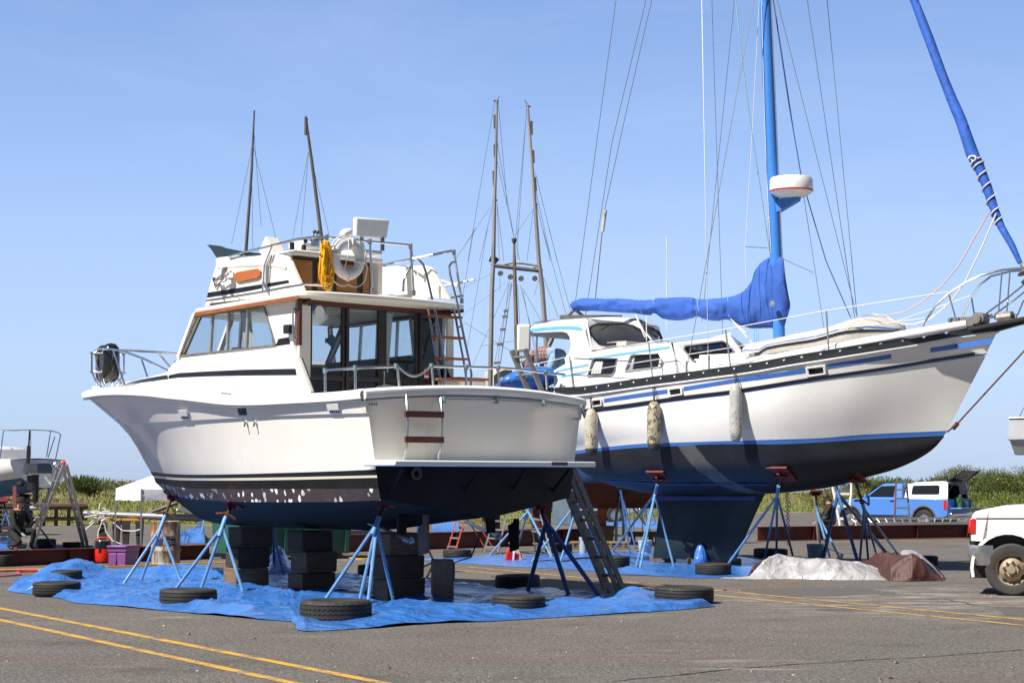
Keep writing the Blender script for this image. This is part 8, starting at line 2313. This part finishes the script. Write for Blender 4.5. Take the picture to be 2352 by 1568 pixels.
to = thing('storage_tote', 'purple plastic storage tote with its lid beside the red vacuum', 'tote', tl_, R(-14))
W2 = (q('t8', 490, 0)[0] - q('t8', 180, 0)[0]) / FP * tp_.y / .97
mb = MB();
mb.loft([[V((x * W2 / 2 * k,y * .30 * k,z)) for x,y in ((-1,-1),(1,-1),(1,1),(-1,1))] for k,z in ((.92,0),(1.0,th_ * .70))])
mb.loft([[V((x * W2 / 2 * 1.03,y * .315,z)) for x,y in ((-1,-1),(1,-1),(1,1),(-1,1))] for z in (th_ * .70,th_ * .90)])
for sx in (-.52,.52): mb.box((sx * W2 * .5,-.298,th_ * .33),(W2 * .42,.015,th_ * .6))
mb.build('tub', M_['purple'], to, ang=30, bevel=.012)
mb = MB(); mb.box((0, 0, th_ * .95), (W2 * 1.1, .68, .045)); mb.build('lid', M_['purple'], to, ang=30, bevel=.014)
vp = G(*q('t1', 1045, 1478)); vp = V((vp.x, vp.y + .18, 0)); vo = thing('shop_vacuum', 'red and black shop vacuum standing in front of the red beam', 'vacuum cleaner', vp, 0)
vr = (q('t1', 1145, 0)[0] - q('t1', 943, 0)[0]) / 2 / FP * vp.y
zr = lambda y: P(*q('t1', 1045, y), vp.y).z
mb = MB(); mb.lathe([(0, .03), (vr * .95, .03), (vr, .06), (vr * .96, zr(1330)), (vr * .9, zr(1318)), (0, zr(1318))], (0, 0, 0), None, 32); mb.build('tank', M_['redpl'], vo, ang=40)
mb = MB(); mb.lathe([(vr * .96, zr(1322)), (vr * .92, zr(1300)), (vr * .86, zr(1262)), (vr * .74, zr(1240)), (0, zr(1236))], (0, 0, 0), None, 32); mb.box((-.02, -vr * .93, zr(1340)), (.05, .03, .09)); mb.build('motor_head', M_['blackgl'], vo, ang=40)
mb = MB(); mb.tube([V((vr * .8 * math.cos(t), -.02, zr(1245) + .07 * math.sin(t))) for t in [k * math.pi / 10 for k in range(11)]], .016, 8); mb.build('handle', M_['redpl'], vo)
for a in (-.7,-1.57,-2.4,.8,2.3):
 mb = MB(); mb.lathe([(0, -.02), (.03, -.02), (.03, .02), (0, .02)], V((vr * .85 * math.cos(a), vr * .85 * math.sin(a), .03)), rotm(R(90), 'X'), 12); mb.build('caster', M_['black'], vo)
mb = MB(); hp = [P(*q('t1', 945, 1362), vp.y) ] + [P(*q('t1', *p), vp.y - .1) for p in ((870, 1370), (815, 1395), (790, 1440), (820, 1470))] + [G(*q('t1', *p)) + V((0, 0, .025)) for p in ((900, 1478), (960, 1482), (900, 1495), (740, 1488), (600, 1490), (565, 1482), (640, 1470), (800, 1465))]
mb.tube(hp, .024, 8); mb.build('hose', mat('grey_hose', (.24, .23, .22), .5, v=.2, vs=30), vo, off=vp, ang=60)
g0, g1 = G(*q('t8', 1910, 1170)), G(*q('z6', 1640, 735)); gl_ = (g1 - g0).length; gc = (g0 + g1) / 2
du = thing('dumpster', 'dark green steel dumpster behind the timber stacks under the cruiser', 'dumpster', gc + V((0, .8, 0)), math.atan2((g1 - g0).y, (g1 - g0).x))
mb = MB(); mb.loft([[V((x * gl_ / 2 * k,y * .75,z)) for x,y in ((-1,-1),(1,-1),(1,1),(-1,1))] for k,z in ((.95,.12),(1,1.15),(1.02,1.15),(1.02,1.22))])
mb.build('bin', M_['green'], du, ang=30, bevel=.01)
for i in range(6):
 m = MB(); m.box((lerp(-gl_ / 2 + .15, gl_ / 2 - .15, i / 5), -.765, .62), (.08, .05, .95)); m.build('rib', M_['green'], du, ang=0)
m = MB();
for s in (-1,1): m.box((s * gl_ * .36,0,.06),(.3,1.4,.12))
m.build('skid', M_['dark'], du, ang=0)
m = MB(); m.box((0, -.79, .85), (gl_, .03, .06)); m.build('rail', M_['green'], du, ang=0)
def cord(label, pts, r, m, name='hose', cat='hose', z=None):
 P_ = [G(*p) + V((0,0,r + .004)) for p in pts]; out = []
 for i in range(len(P_) - 1):
  for k in range(6):
   t = k / 6; a = P_[max(0,i - 1)]; b,c = P_[i],P_[i + 1]; d = P_[min(len(P_) - 1,i + 2)]
   out.append(.5 * ((2 * b) + (c - a) * t + (2 * a - 5 * b + 4 * c - d) * t * t + (3 * b - a - 3 * c + d) * t**3))
 out.append(P_[-1]); mb = MB(); mb.tube(out,r,6); b_ = out[len(out) // 2].copy(); b_.z = 0
 return tag(mb.build(name,M_[m] if isinstance(m,str) else m,None,b_,off=b_),label,cat)
cord('yellow extension cord running straight across the asphalt behind the big tarp', q('t5', -60, 327, 300, 318, 700, 305, 1100, 290, 1500, 275, 1880, 262), .014, 'ropey', 'extension_cord', 'cord')
pk_ = mat('pink_hose', (.75, .06, .10), .4)
cord('pink hose looped on the asphalt at the left edge', q('t5', -80, 345, 40, 338, 150, 330, 355, 328, 300, 336, 150, 345, 165, 362, 80, 375, -60, 384), .016, pk_)
cord('orange cord trailing from the shop vacuum across the asphalt', q('t1', 940, 1420, 880, 1445, 700, 1465, 560, 1480, 430, 1496), .008, 'orange', 'extension_cord', 'cord')
cord('yellow cord loop behind the stern timber stack', q('z6', 1680, 690, 1800, 735, 1900, 745, 2050, 738, 2050, 718, 1850, 722, 1790, 735), .014, 'ropey', 'extension_cord', 'cord')
cord('white cord curling over the far tarp beside the red can', q('t3', 1830, 880, 1700, 930, 1680, 985, 1760, 1010, 1900, 1015, 2080, 1030, 2200, 1005, 2340, 1000), .010, 'rope', 'extension_cord', 'cord')
cord('white cord squiggle on the far tarp behind the leaning ladder', q('t2', 80, 1095, 160, 1160, 250, 1225, 330, 1235, 480, 1250, 550, 1275, 600, 1265, 720, 1262, 1000, 1250), .009, 'rope', 'extension_cord', 'cord')
cord('green cord lying under the bow stand on the blue tarp', q('z5', 1000, 1418, 1200, 1410, 1450, 1412, 1560, 1404), .008, 'blackrope', 'extension_cord', 'cord')
hz = MB(); a, b = P(*q('t3', 1455, 640), 27.4), G(*q('t3', 1110, 1255)); hz.tube([a, a.lerp(b, .4) + V((.03, 0, -.05)), b + V((0, 0, .3)), b + V((0, 0, .01))], .012, 6); tag(hz.build('hanging_cable', M_['blackrope'], None, b, off=b), 'dark cable hanging from the cruiser bottom to the single timber post', 'cable')
def bucket(label,px,py,wpx,hpx,m,lid=False):
 p = G(px,py); p = V((p.x,p.y + .14,0)); r = wpx / 2 / FP * p.y; h = hpx / FP * p.y
 o = thing('bucket', label, 'bucket', p, random.uniform(0, 6), 'plastic buckets'); o['group'] = 'plastic buckets'
 mb = MB(); mb.lathe([(0, .005), (r * .86, 0), (r * .98, h * .86), (r * 1.05, h * .86), (r * 1.05, h * .9), (r, h * .91), (r * 1.03, h), (r * .97, h), (r * .93, h * .8), (0, h * .78 if not lid else h)], (0, 0, 0), None, 28); mb.build('pail', m, o, ang=40)
 mb = MB(); mb.tube([V((r * 1.03 * math.cos(t), -r * 1.05 * abs(math.sin(t)) * .9, h * .86 - .55 * h * math.sin(t))) for t in [k * math.pi / 12 for k in range(13)]], .005, 5); mb.build('bail', M_['galv'], o)
 return o
bk = bucket('pale blue grey bucket with a wire bail behind the silver tarp', *q('s4', 325, 1226), (395 - 262) * .2871, (1226 - 1100) * .2871 + 4, mat('blue_grey_bucket', (.22, .36, .47), .45, v=.08)); bk.rotation_euler = (0, 0, .1)
bk2 = bucket('white bucket with a blue printed label beside the sailboat keel', *q('t2', 1732, 1132), (1820 - 1645) * .1794, (1132 - 955) * .1794, mat('white_bucket', (.42, .5, .55), .45, v=.08)); bk2.rotation_euler = (0, 0, 0)
r2b = (1820 - 1645) * .1794 / 2 / FP * G(*q('t2', 1732, 1132)).y
mb = MB(); mb.grid([[V((r2b * 1.0 * math.cos(t), r2b * 1.0 * math.sin(t), z)) for t in [R(-115 + 5 * k) for k in range(9)]] for z in (.08, .22)]); mb.build('label', M_['bluestr'], bk2, ang=60)
bucket('grey bucket behind the leaning ladder, in front of the red beam', *q('t2', 935, 1130), (985 - 880) * .1794, (1130 - 915) * .1794, mat('grey_bucket', (.36, .40, .46), .45, v=.1))
p = G(*q('t3', 1810, 1015)); mb = MB(); mb.box((0, 0, .11), (.15, .1, .2)); mb.box((.19, .02, .1), (.16, .1, .18)); mb.lathe([(.03, .2), (.03, .26), (0, .26)], (-.03, 0, 0), None, 8); mb.box((.08, -.03, .12), (.05, .05, .2), m=1)
tag(mb.build('fuel_can', [M_['redpl'], M_['trim']], None, p, (0, .1, .3), ang=30, bevel=.03), 'red plastic can on the far tarp below the cruiser rudder', 'can')
mb = MB(); p = P(*q('t3', 1890, 1015), 36.5); p = G(*q('t3', 1890, 1012)); mb.loft([[V((x, y, z)) for x, y in ((-.12 + k, -.08), (.06 + k, -.08), (.06 + k, .08), (-.12 + k, .08))] for z, k in ((0, .1), (.40, -.02))]); tag(mb.build('wood_wedge', mat('pale_ply', (.42, .38, .30), .7), None, p, bevel=.01), 'pale wooden wedge standing beside the red can on the far tarp', 'wedge')
p = G(*q('s3', 1180, 1440)); mb = MB(); rows = []
for z,r in ((0,.13),(.08,.15),(.2,.13),(.32,.09),(.40,.05),(.45,.01)):
 rows.append([V((r * (1 + .25 * nz((k * .7,z * 9,3))) * math.cos(k * .4189),r * math.sin(k * .4189),z)) for k in range(15)])
mb.loft(rows); tag(mb.build('rag_bundle', M_['tarp'], None, V((p.x, p.y, .012)), ang=180), 'bundle of blue plastic at the foot of the sailboat keel', 'bundle')
mb = MB(); a = V((p.x, p.y, .42)); b = P(*q('s3', 880, 830), p.y - .1); mb.tube([a, b], .008, 5); tag(mb.build('guy_rope', M_['blackrope'], None, a, off=a), 'thin rope slanting down across the sailboat keel to the blue bundle', 'rope')
p0, p1 = G(*q('t2', 750, 1060)), G(*q('t2', 1500, 1062)); c_ = (p0 + p1) / 2
po = thing('pallet', 'low wooden pallet lying behind the leaning ladder', 'pallet', c_, math.atan2((p1 - p0).y, (p1 - p0).x))
Lp = (p1 - p0).length
for z in (.025, .15): mb = MB(); mb.box((0, .0, z), (Lp, .1, .022)); mb.box((0, .5, z), (Lp, .1, .022)); mb.box((0, .9, z), (Lp, .1, .022)); mb.build('deck_board', M_['timberp'], po, ang=0)
for i in range(9): mb = MB(); mb.box((lerp(-Lp / 2 + .1, Lp / 2 - .1, i / 8), .45, .087), (.06, 1.0, .1)); mb.build('bearer', M_['timberl'], po, ang=0)
mb = MB(); a, b = G(*q('t2', 1500, 985)), G(*q('t2', 1870, 985)); z0 = P(*q('t2', 1500, 905), a.y).z; z1 = P(*q('t2', 1500, 842), a.y).z
mb.box(((a.x + b.x) / 2,a.y,(z0 + z1) / 2),((b - a).length,.35,z1 - z0)); mb.box((a.x + .15,a.y,z0 / 2),(.12,.3,z0)); mb.box((b.x - .15,a.y,z0 / 2),(.12,.3,z0))
tag(mb.build('work_bench', M_['timberp'], None, (a + b) / 2, off=(a + b) / 2, ang=30, bevel=.008), 'rough wooden trestle with a pale plank top beyond the sailboat stern', 'bench')
sc_ = thing('scaffold', 'rusty frame of thin poles standing in front of the silver pickup tail', 'scaffold', G(*q('t2', 1605, 840)), 0)
ys = G(*q('t2', 1605, 840)).y
for x,y0,y1 in ((1522,290,720),(1575,320,830),(1685,300,850),(1745,330,720)):
 mb = MB(); mb.tube([P(*q('t2', x, y0), ys), V((P(*q('t2', x + 3, y1), ys).x, ys, 0))], .022, 6); mb.build('pole', M_['alud'] if x < 1600 else M_['rust'], sc_, off=sc_.location)
for y in (300, 535): mb = MB(); mb.tube([P(*q('t2', 1500, y), ys), P(*q('t2', 1760, y), ys)], .02, 6); mb.build('cross_bar', M_['alud'], sc_, off=sc_.location)
for x in (1350,1445):
 mb = MB(); f_ = G(*q('t2', x, 985)); t_ = P(*q('t2', x + 8, 550), f_.y); mb.tube([f_, t_], .045, 10); tag(mb.build('support_pole', M_['galv'], None, f_, off=f_), ('pale metal pole standing left of the navy stand legs' if x < 1400 else 'thin metal pole between the legs of the navy stand'), 'pole')
a, b = G(*q('s4', 600, 1050)), G(*q('s4', 1562, 1034)); zt_ = .42; Y_ = a.y + .2
lh_ = thing('ladder', 'aluminium extension ladder lying flat along the right hand red beam', 'ladder', V(((a.x + b.x) / 2, Y_, zt_)), 0)
A, B = P(*q('s4', 560, 884), Y_), P(*q('s4', 1560, 880), Y_ + .8); A2, B2 = P(*q('s4', 640, 905), Y_ - .1), P(*q('s4', 1560, 915), Y_ + .7)
z_ = zt_ + .06; A.z = B.z = P(*q('s4', 900, 882), Y_).z;
for p_,q__ in ((A,B),(V((A2.x,A2.y + .0,zt_ + .04)),V((B2.x,B2.y,zt_ + .04)))):
 mb = MB(); mb.beam(p_, q__, .03, .08); mb.build('rail', M_['alu'], lh_, off=lh_.location)
for i in range(15):
 t = (i + .5) / 15; mb = MB(); mb.tube([A.lerp(B, t + .012), V((lerp(A2.x, B2.x, t - .02), lerp(A2.y, B2.y, t), zt_ + .04))], .018, 6); mb.build('rung', M_['alu'], lh_, off=lh_.location)
fA = G(*q('s4', 945, 893)); Yl = 64.0
sl2 = thing('stepladder', 'old rusty stepladder standing against the side of the blue pickup', 'ladder', V(((q('s4', 1010, 0)[0] - CX) / FP * Yl, Yl, 0)), 0)
for a, b, m in (((945, 875), (962, 580), 'rust'), ((1076, 875), (1045, 580), 'alud')):
 p0, p1 = P(*q('s4', *a), Yl), P(*q('s4', *b), Yl + .3); p0.z = 0; mb = MB(); mb.beam(p0, p1, .05, .05); mb.build('rail', M_[m], sl2, off=sl2.location)
for y,x0,x1 in ((582,960,1050),(648,965,1055),(718,958,1063),(795,952,1070),(868,948,1075)):
 mb = MB(); mb.beam(P(*q('s4', x0, y), Yl + .15), P(*q('s4', x1, y), Yl + .15), .09, .05); mb.build('tread', M_['alud'], sl2, off=sl2.location)
Yw = 58.0
wf = thing('boarding_ladder', 'white tubular boarding ladder with curved top behind the bow stands', 'ladder', V(((q('s4', 530, 0)[0] - CX) / FP * Yw, Yw, 0)), 0)
for L in (((450,600),(470,700),(500,860),(508,890)),((575,600),(590,585),(604,600),(605,680),(592,780),(640,880))):
 pts = [P(*q('s4', *p), Yw) for p in L]; pts.append(V((pts[-1].x + .05, Yw, 0))); mb = MB(); mb.tube(pts, .04, 8); mb.build('rail', M_['trim'], wf, off=wf.location)
for y,x0,x1 in ((682,465,590),(780,490,600),(880,505,640)):
 mb = MB(); mb.beam(P(*q('s4', x0, y), Yw), P(*q('s4', x1, y), Yw), .06, .07); mb.build('tread', M_['trim'], wf, off=wf.location)
p0, p1 = G(*q('t1', -300, 1100)), G(*q('t1', 900, 1085)); lg_ = thing('log_rail', 'dark wooden log rail along the foot of the grass bank', 'fence', (p0 + p1) / 2, 0)
mb = MB(); mb.tube([p0 + V((0, 0, .75)), p0.lerp(p1, .5) + V((0, 0, .72)), p1 + V((0, 0, .72))], .13, 8); mb.build('log', M_['timber'], lg_, off=lg_.location)
mb = MB(); mb.tube([p0 + V((0, 0, .28)), p1 + V((0, 0, .26))], .07, 8); mb.build('lower_rail', M_['timber'], lg_, off=lg_.location)
for i in range(9):
 p = p0.lerp(p1, (i + .5) / 9); mb = MB(); mb.box(p + V((0, .1, .5)), (.12, .12, 1.0)); mb.build('post', M_['timber'], lg_, off=lg_.location)
p = P(*q('t1', 110, 1000), 60);
pl = thing('pallet_stack', 'stack of dark weathered pallets behind the person in black', 'pallets', V((p.x - .4, 60, 0)), R(5))
for i in range(9): mb = MB(); mb.box((0, 0, .06 + i * .145), (1.9, 1.1, .06)); mb.build('pallet_layer', M_['timber'], pl, ang=0)
mb = MB()
for x in (-.85,0,.85): mb.box((x,0,.62),(.1,1.0,1.2))
mb.build('bearers', M_['timber'], pl, ang=0)
# ================================================================ people
def person(label, loc, yaw, J, E, shirt, trousers, shoes, hat=None, hair='hair', gloves=None, facedir=(1, 0, 0)):
 o = thing('person', label, 'person', loc, yaw)
 names = list(J)
 me = bpy.data.meshes.new('body'); me.from_pydata([J[n][0] for n in names], [(names.index(a), names.index(b)) for a, b in E], [])
 ob = bpy.data.objects.new('body', me); COL.objects.link(ob)
 sk_ = ob.modifiers.new('skin', 'SKIN'); sk_.use_smooth_shade = True
 sub = ob.modifiers.new('sub', 'SUBSURF'); sub.levels = 2; sub.render_levels = 2
 bpy.context.view_layer.objects.active = ob
 for i,n in enumerate(names):
  r = J[n][1]; me.skin_vertices[0].data[i].radius = r if isinstance(r, tuple) else (r, r); me.skin_vertices[0].data[i].use_root = n == 'pelvis'
 dg = bpy.context.evaluated_depsgraph_get(); dg.update()
 m2 = bpy.data.meshes.new_from_object(ob.evaluated_get(dg)); bpy.data.objects.remove(ob)
 m2.name = 'body'; m2.materials.clear()
 for m in (M_['skin'], shirt, trousers, shoes, gloves or M_['skin']): m2.materials.append(m)
 zone = {n: J[n][2] for n in names}
 for p in m2.polygons:
  c = p.center; n = min(names,key=lambda k: (V(J[k][0]) - c).length); p.material_index = zone[n]; p.use_smooth = True
 b = bpy.data.objects.new('body', m2); COL.objects.link(b); b.parent = o
 h = V(J['head'][0]); fd = V(facedir).normalized(); sd_ = fd.cross(V((0, 0, 1))).normalized(); upv = sd_.cross(fd)
 hm_ = MB(); rr_ = .105
 rows = []
 for i in range(9):
  ph = lerp(-.12,math.pi / 2,i / 8); row = []
  for k in range(20):
   t = 2 * math.pi * k / 20; d = fd * math.cos(t) * math.cos(ph) + sd_ * math.sin(t) * math.cos(ph) + upv * math.sin(ph)
   drop = -.35 * max(0,-math.cos(t)) if i == 0 else 0
   row.append(h + d * rr_ * (1.14 if hat else 1.1) + upv * (.03 + drop * .1))
  rows.append(row)
 hm_.loft(rows)
 if hat: hm_.box(h + fd * .13 + upv * .045,(.12,.13,.012),align(upv))
 hm_.build('cap' if hat else 'hair', M_[hat] if hat else M_[hair], o, ang=60)
 fm = MB()
 for s in (-1,1): fm.lathe([(0,.008),(.011,0),(0,-.008)],h + fd * .104 + sd_ * s * .036 + upv * .01,align(fd),8)
 fm.build('eyes', M_['black'], o)
 nm_ = MB(); nm_.lathe([(0, .03), (.014, .005), (.018, -.02), (0, -.03)], h + fd * .108 - upv * .015, align(upv), 8); nm_.build('nose', M_['skin'], o)
 return o
def hand(side,w,dirv,zone=0):
 """joints of a small hand with five fingers, hung on wrist w"""
 w = V(w); d = V(dirv).normalized(); s = d.cross(V((0,0,1))); s = s.normalized() if s.length > .1 else V((1,0,0)); n = s.cross(d)
 J,E = {},[]
 J[side + 'palm'] = (w + d * .06, .030, zone); E.append((side + 'wrist', side + 'palm'))
 for i,(o,l) in enumerate(((-.036,.070),(-.012,.082),(.012,.078),(.036,.060))):
  a, b = side + 'f%da' % i, side + 'f%db' % i
  J[a] = (w + d * (.105 + l * .45) + s * o * 1.15, .0095, zone); J[b] = (w + d * (.10 + l * .85) + s * o * 1.2 - n * .035, .008, zone); E += [(side + 'palm', a), (a, b)]
 J[side + 'ta'] = (w + d * .06 - s * .06 - n * .015, .0105, zone); J[side + 'tb'] = (w + d * .10 - s * .07 - n * .03, .009, zone); E += [(side + 'palm', side + 'ta'), (side + 'ta', side + 'tb')]
 return J,E
def figure(pel,chest,neck,head,kn,ft,el,wr,wdir,sh=.19,hip=.10,fat=1.0):
 """joints for left/right (l, r) knees, feet, elbows and wrists"""
 pel,chest,neck,head = V(pel),V(chest),V(neck),V(head)
 ax = (neck - pel).normalized()
 sd_ = V((0,1,0))
 mid_ = pel.lerp(chest,.5)
 J = {'pelvis': (pel, (.135 * fat, .15 * fat), 2), 'waist': (mid_, (.135 * fat, .155 * fat), 1), 'chest': (chest, (.14 * fat, .175 * fat), 1), 'collar': (chest.lerp(neck, .75), (.09, .11), 1), 'neck': (neck, .055, 0), 'jaw': (neck.lerp(head, .55), .07, 0), 'head': (head, (.095, .105), 0), 'crown': (head + (head - neck).normalized() * .07, .075, 0)}
 E = [('pelvis', 'waist'), ('waist', 'chest'), ('chest', 'collar'), ('collar', 'neck'), ('neck', 'jaw'), ('jaw', 'head'), ('head', 'crown')]
 for k, s in (('l', 1), ('r', -1)):
  hp_ = pel + sd_ * s * hip - ax * .04
  J[k + 'hip'] = (hp_, .105 * fat, 2); E.append(('pelvis', k + 'hip'))
  K,F_ = V(kn[k]),V(ft[k])
  J[k + 'thigh'] = (hp_.lerp(K, .5), .088 * fat, 2); J[k + 'knee'] = (K, .066 * fat, 2); J[k + 'calf'] = (K.lerp(F_, .4), .062, 2); J[k + 'ankle'] = (F_ + V((0, 0, .06)), .045, 2)
  J[k + 'toe'] = (F_ + V(wdir['toe']) * .2 + V((0, 0, .0)), .04, 3)
  E += [(k + 'hip', k + 'thigh'), (k + 'thigh', k + 'knee'), (k + 'knee', k + 'calf'), (k + 'calf', k + 'ankle'), (k + 'ankle', k + 'toe')]
  S0 = chest.lerp(neck,.45) + sd_ * s * sh
  J[k + 'shoulder'] = (S0, .07, 1); J[k + 'elbow'] = (el[k], .047, 1); J[k + 'wrist'] = (wr[k], .034, 1)
  J[k + 'upper'] = (S0.lerp(V(el[k]), .5), .058, 1); J[k + 'fore'] = (V(el[k]).lerp(V(wr[k]), .45), .044, 1)
  E += [('collar', k + 'shoulder'), (k + 'shoulder', k + 'upper'), (k + 'upper', k + 'elbow'), (k + 'elbow', k + 'fore'), (k + 'fore', k + 'wrist')]
  hj,he = hand(k,wr[k],wdir[k],4); J.update(hj); E += he
 return J,E
J, E = figure((-.05, 0, .46), (.02, 0, .80), (.05, 0, 1.02), (.12, 0, 1.16), {'l': (.42, .16, .50), 'r': (.30, -.16, .22)}, {'l': (.32, .16, .05), 'r': (-.12, -.18, .07)}, {'l': (.20, .24, .62), 'r': (.22, -.26, .62)}, {'l': (.42, .16, .72), 'r': (.36, -.18, .44)}, {'l': (.7, 0, .7), 'r': (.8, 0, -.4), 'toe': (1, 0, 0)}, fat=1.15)
pA = G(*q('t1', 270, 1338)); person('person in black clothes and a dark cap crouching under the small sailboat', V((pA.x, 46.6, 0)), R(-35), J, E, M_['blackcl'], M_['blackcl'], M_['black'], hat='blackcl', gloves=mat('grey_glove', (.35, .36, .38), .8), facedir=(1, -.1, -.1))
pB = V(((q('s4', 425, 0)[0] - CX) / FP * 59, 59, 0)); person('person in dark clothes crouching behind the red beam, head turned left', pB, R(180), J, E, mat('dark_brown_coat', (.03, .024, .022), .85, v=.3), M_['blackcl'], M_['black'], facedir=(1, .1, -.15))
def m_plaid():
 M, nd, lk, b = _nt('plaid_shirt')
 t = coords(nd, lk); se = nd.new('ShaderNodeSeparateXYZ'); lk.new(t, se.inputs[0])
 def bands(o,f,w):
  s = math_(nd, lk, 'SINE', math_(nd, lk, 'MULTIPLY', o, f)); return ramp(nd, lk, math_(nd, lk, 'ADD', math_(nd, lk, 'MULTIPLY', s, .5), .5), (1 - w, 0), (1 - w + .06, 1))
 c = ramp(nd,lk,noi(nd,lk,t,6,3),(.3,(.16,.06,.05)),(.7,(.24,.10,.08)))
 c = mix(nd, lk, math_(nd, lk, 'MULTIPLY', bands(se.outputs['X'], 75, .45), .6), c, (.05, .035, .05)); c = mix(nd, lk, math_(nd, lk, 'MULTIPLY', bands(se.outputs['Z'], 75, .45), .6), c, (.06, .04, .055))
 c = mix(nd, lk, math_(nd, lk, 'MULTIPLY', bands(se.outputs['X'], 75, .1), .7), c, (.55, .42, .34)); c = mix(nd, lk, math_(nd, lk, 'MULTIPLY', bands(se.outputs['Z'], 75, .1), .7), c, (.5, .38, .32))
 lk.new(c, b.inputs['Base Color']); b.inputs['Roughness'].default_value = .85
 bump(nd,lk,b,noi(nd,lk,t,14,3),.5,.02)
 return M
hipL = S.y(q('t7', 1440, 760), -.35); cheL = S.y(q('t7', 1050, 760), -.35); nekL = S.y(q('t7', 900, 860), -.35); dkz = S.y(q('t7', 1400, 1600), -.35).z
pw_ = S.M @ V((hipL.x,-.35,dkz)); hz_ = hipL.z - dkz; dx = hipL.x - cheL.x
J, E = figure((0, 0, hz_), (dx, 0, hz_ + .0), (dx + .20, 0, nekL.z - dkz - .02), (dx + .30, 0, nekL.z - dkz - .13), {'l': (.12, .15, hz_ - .42), 'r': (.10, -.15, hz_ - .42)}, {'l': (-.05, .15, max(.02, hz_ - .86)), 'r': (-.08, -.15, max(.02, hz_ - .86))}, {'l': (dx + .16, .25, hz_ - .28), 'r': (dx + .14, -.27, hz_ - .28)}, {'l': (dx + .22, .16, hz_ - .50), 'r': (dx + .24, -.18, hz_ - .50)}, {'l': (.3, 0, -1), 'r': (.3, 0, -1), 'toe': (1, 0, 0)}, fat=1.25)
person('person in a plaid shirt and blue jeans bending over at the sailboat stern', pw_, S.yaw + math.pi, J, E, m_plaid(), M_['jeans'], M_['black'], facedir=(.5, 0, -.85))
tpo = q('t7', 225, 1488, 400, 1330, 560, 1190, 650, 1122, 780, 1062, 960, 1012, 1180, 1022, 1290, 1065, 1400, 1130, 1500, 1215); bto = q('t7', 225, 1500, 500, 1545, 900, 1555, 980, 1530, 1200, 1410, 1350, 1320, 1500, 1230)
mb = MB(); rows = []; yc = -1.25
for i in range(61):
 px = lerp(tpo[0][0],tpo[-1][0],i / 60); a = S.y((px,polyy_lin(tpo,px)),yc); b = S.y((px,polyy_lin(bto,px)),yc); f = i / 60
 wd = .55 * math.sqrt(max(.03,math.sin(math.pi * min(.97,f * .9 + .07)))); r = []
 c = (a + b) / 2; hh = (a.z - b.z) / 2
 for k in range(20):
  t = 2 * math.pi * k / 20; fo_2 = .05 * math.sin(f * 22 + 3 * math.sin(t)) * (1 if f < .4 else .35) + .03 * nz((f * 9,math.cos(t) * 2,math.sin(t) * 2))
  r.append(V((c.x + fo_2 * .6,c.y - (wd + fo_2) * math.cos(t),c.z + hh * math.sin(t) * (1 if abs(math.sin(t)) > .9 else .96))))
 rows.append(r)
mb.loft(rows); bb = sum((r[0] for r in rows),V()) / 61
tag(mb.build('stern_cover', M_['tarp'], None, S.M @ bb, (0, 0, S.yaw), off=bb, ang=180), 'blue plastic cover lashed over a bulky shape at the sailboat stern', 'cover')
mb = MB(); a, b = S.y(q('t7', 1060, 1560), -.9), S.y(q('t7', 1150, 1430), -.9); mb.box((a + b) / 2, (.16, .3, .5)); tag(mb.build('wooden_chock', M_['timberp'], None, S.M @ ((a + b) / 2), (0, 0, S.yaw), off=(a + b) / 2, bevel=.01), 'pale wooden chock under the blue stern cover', 'chock')
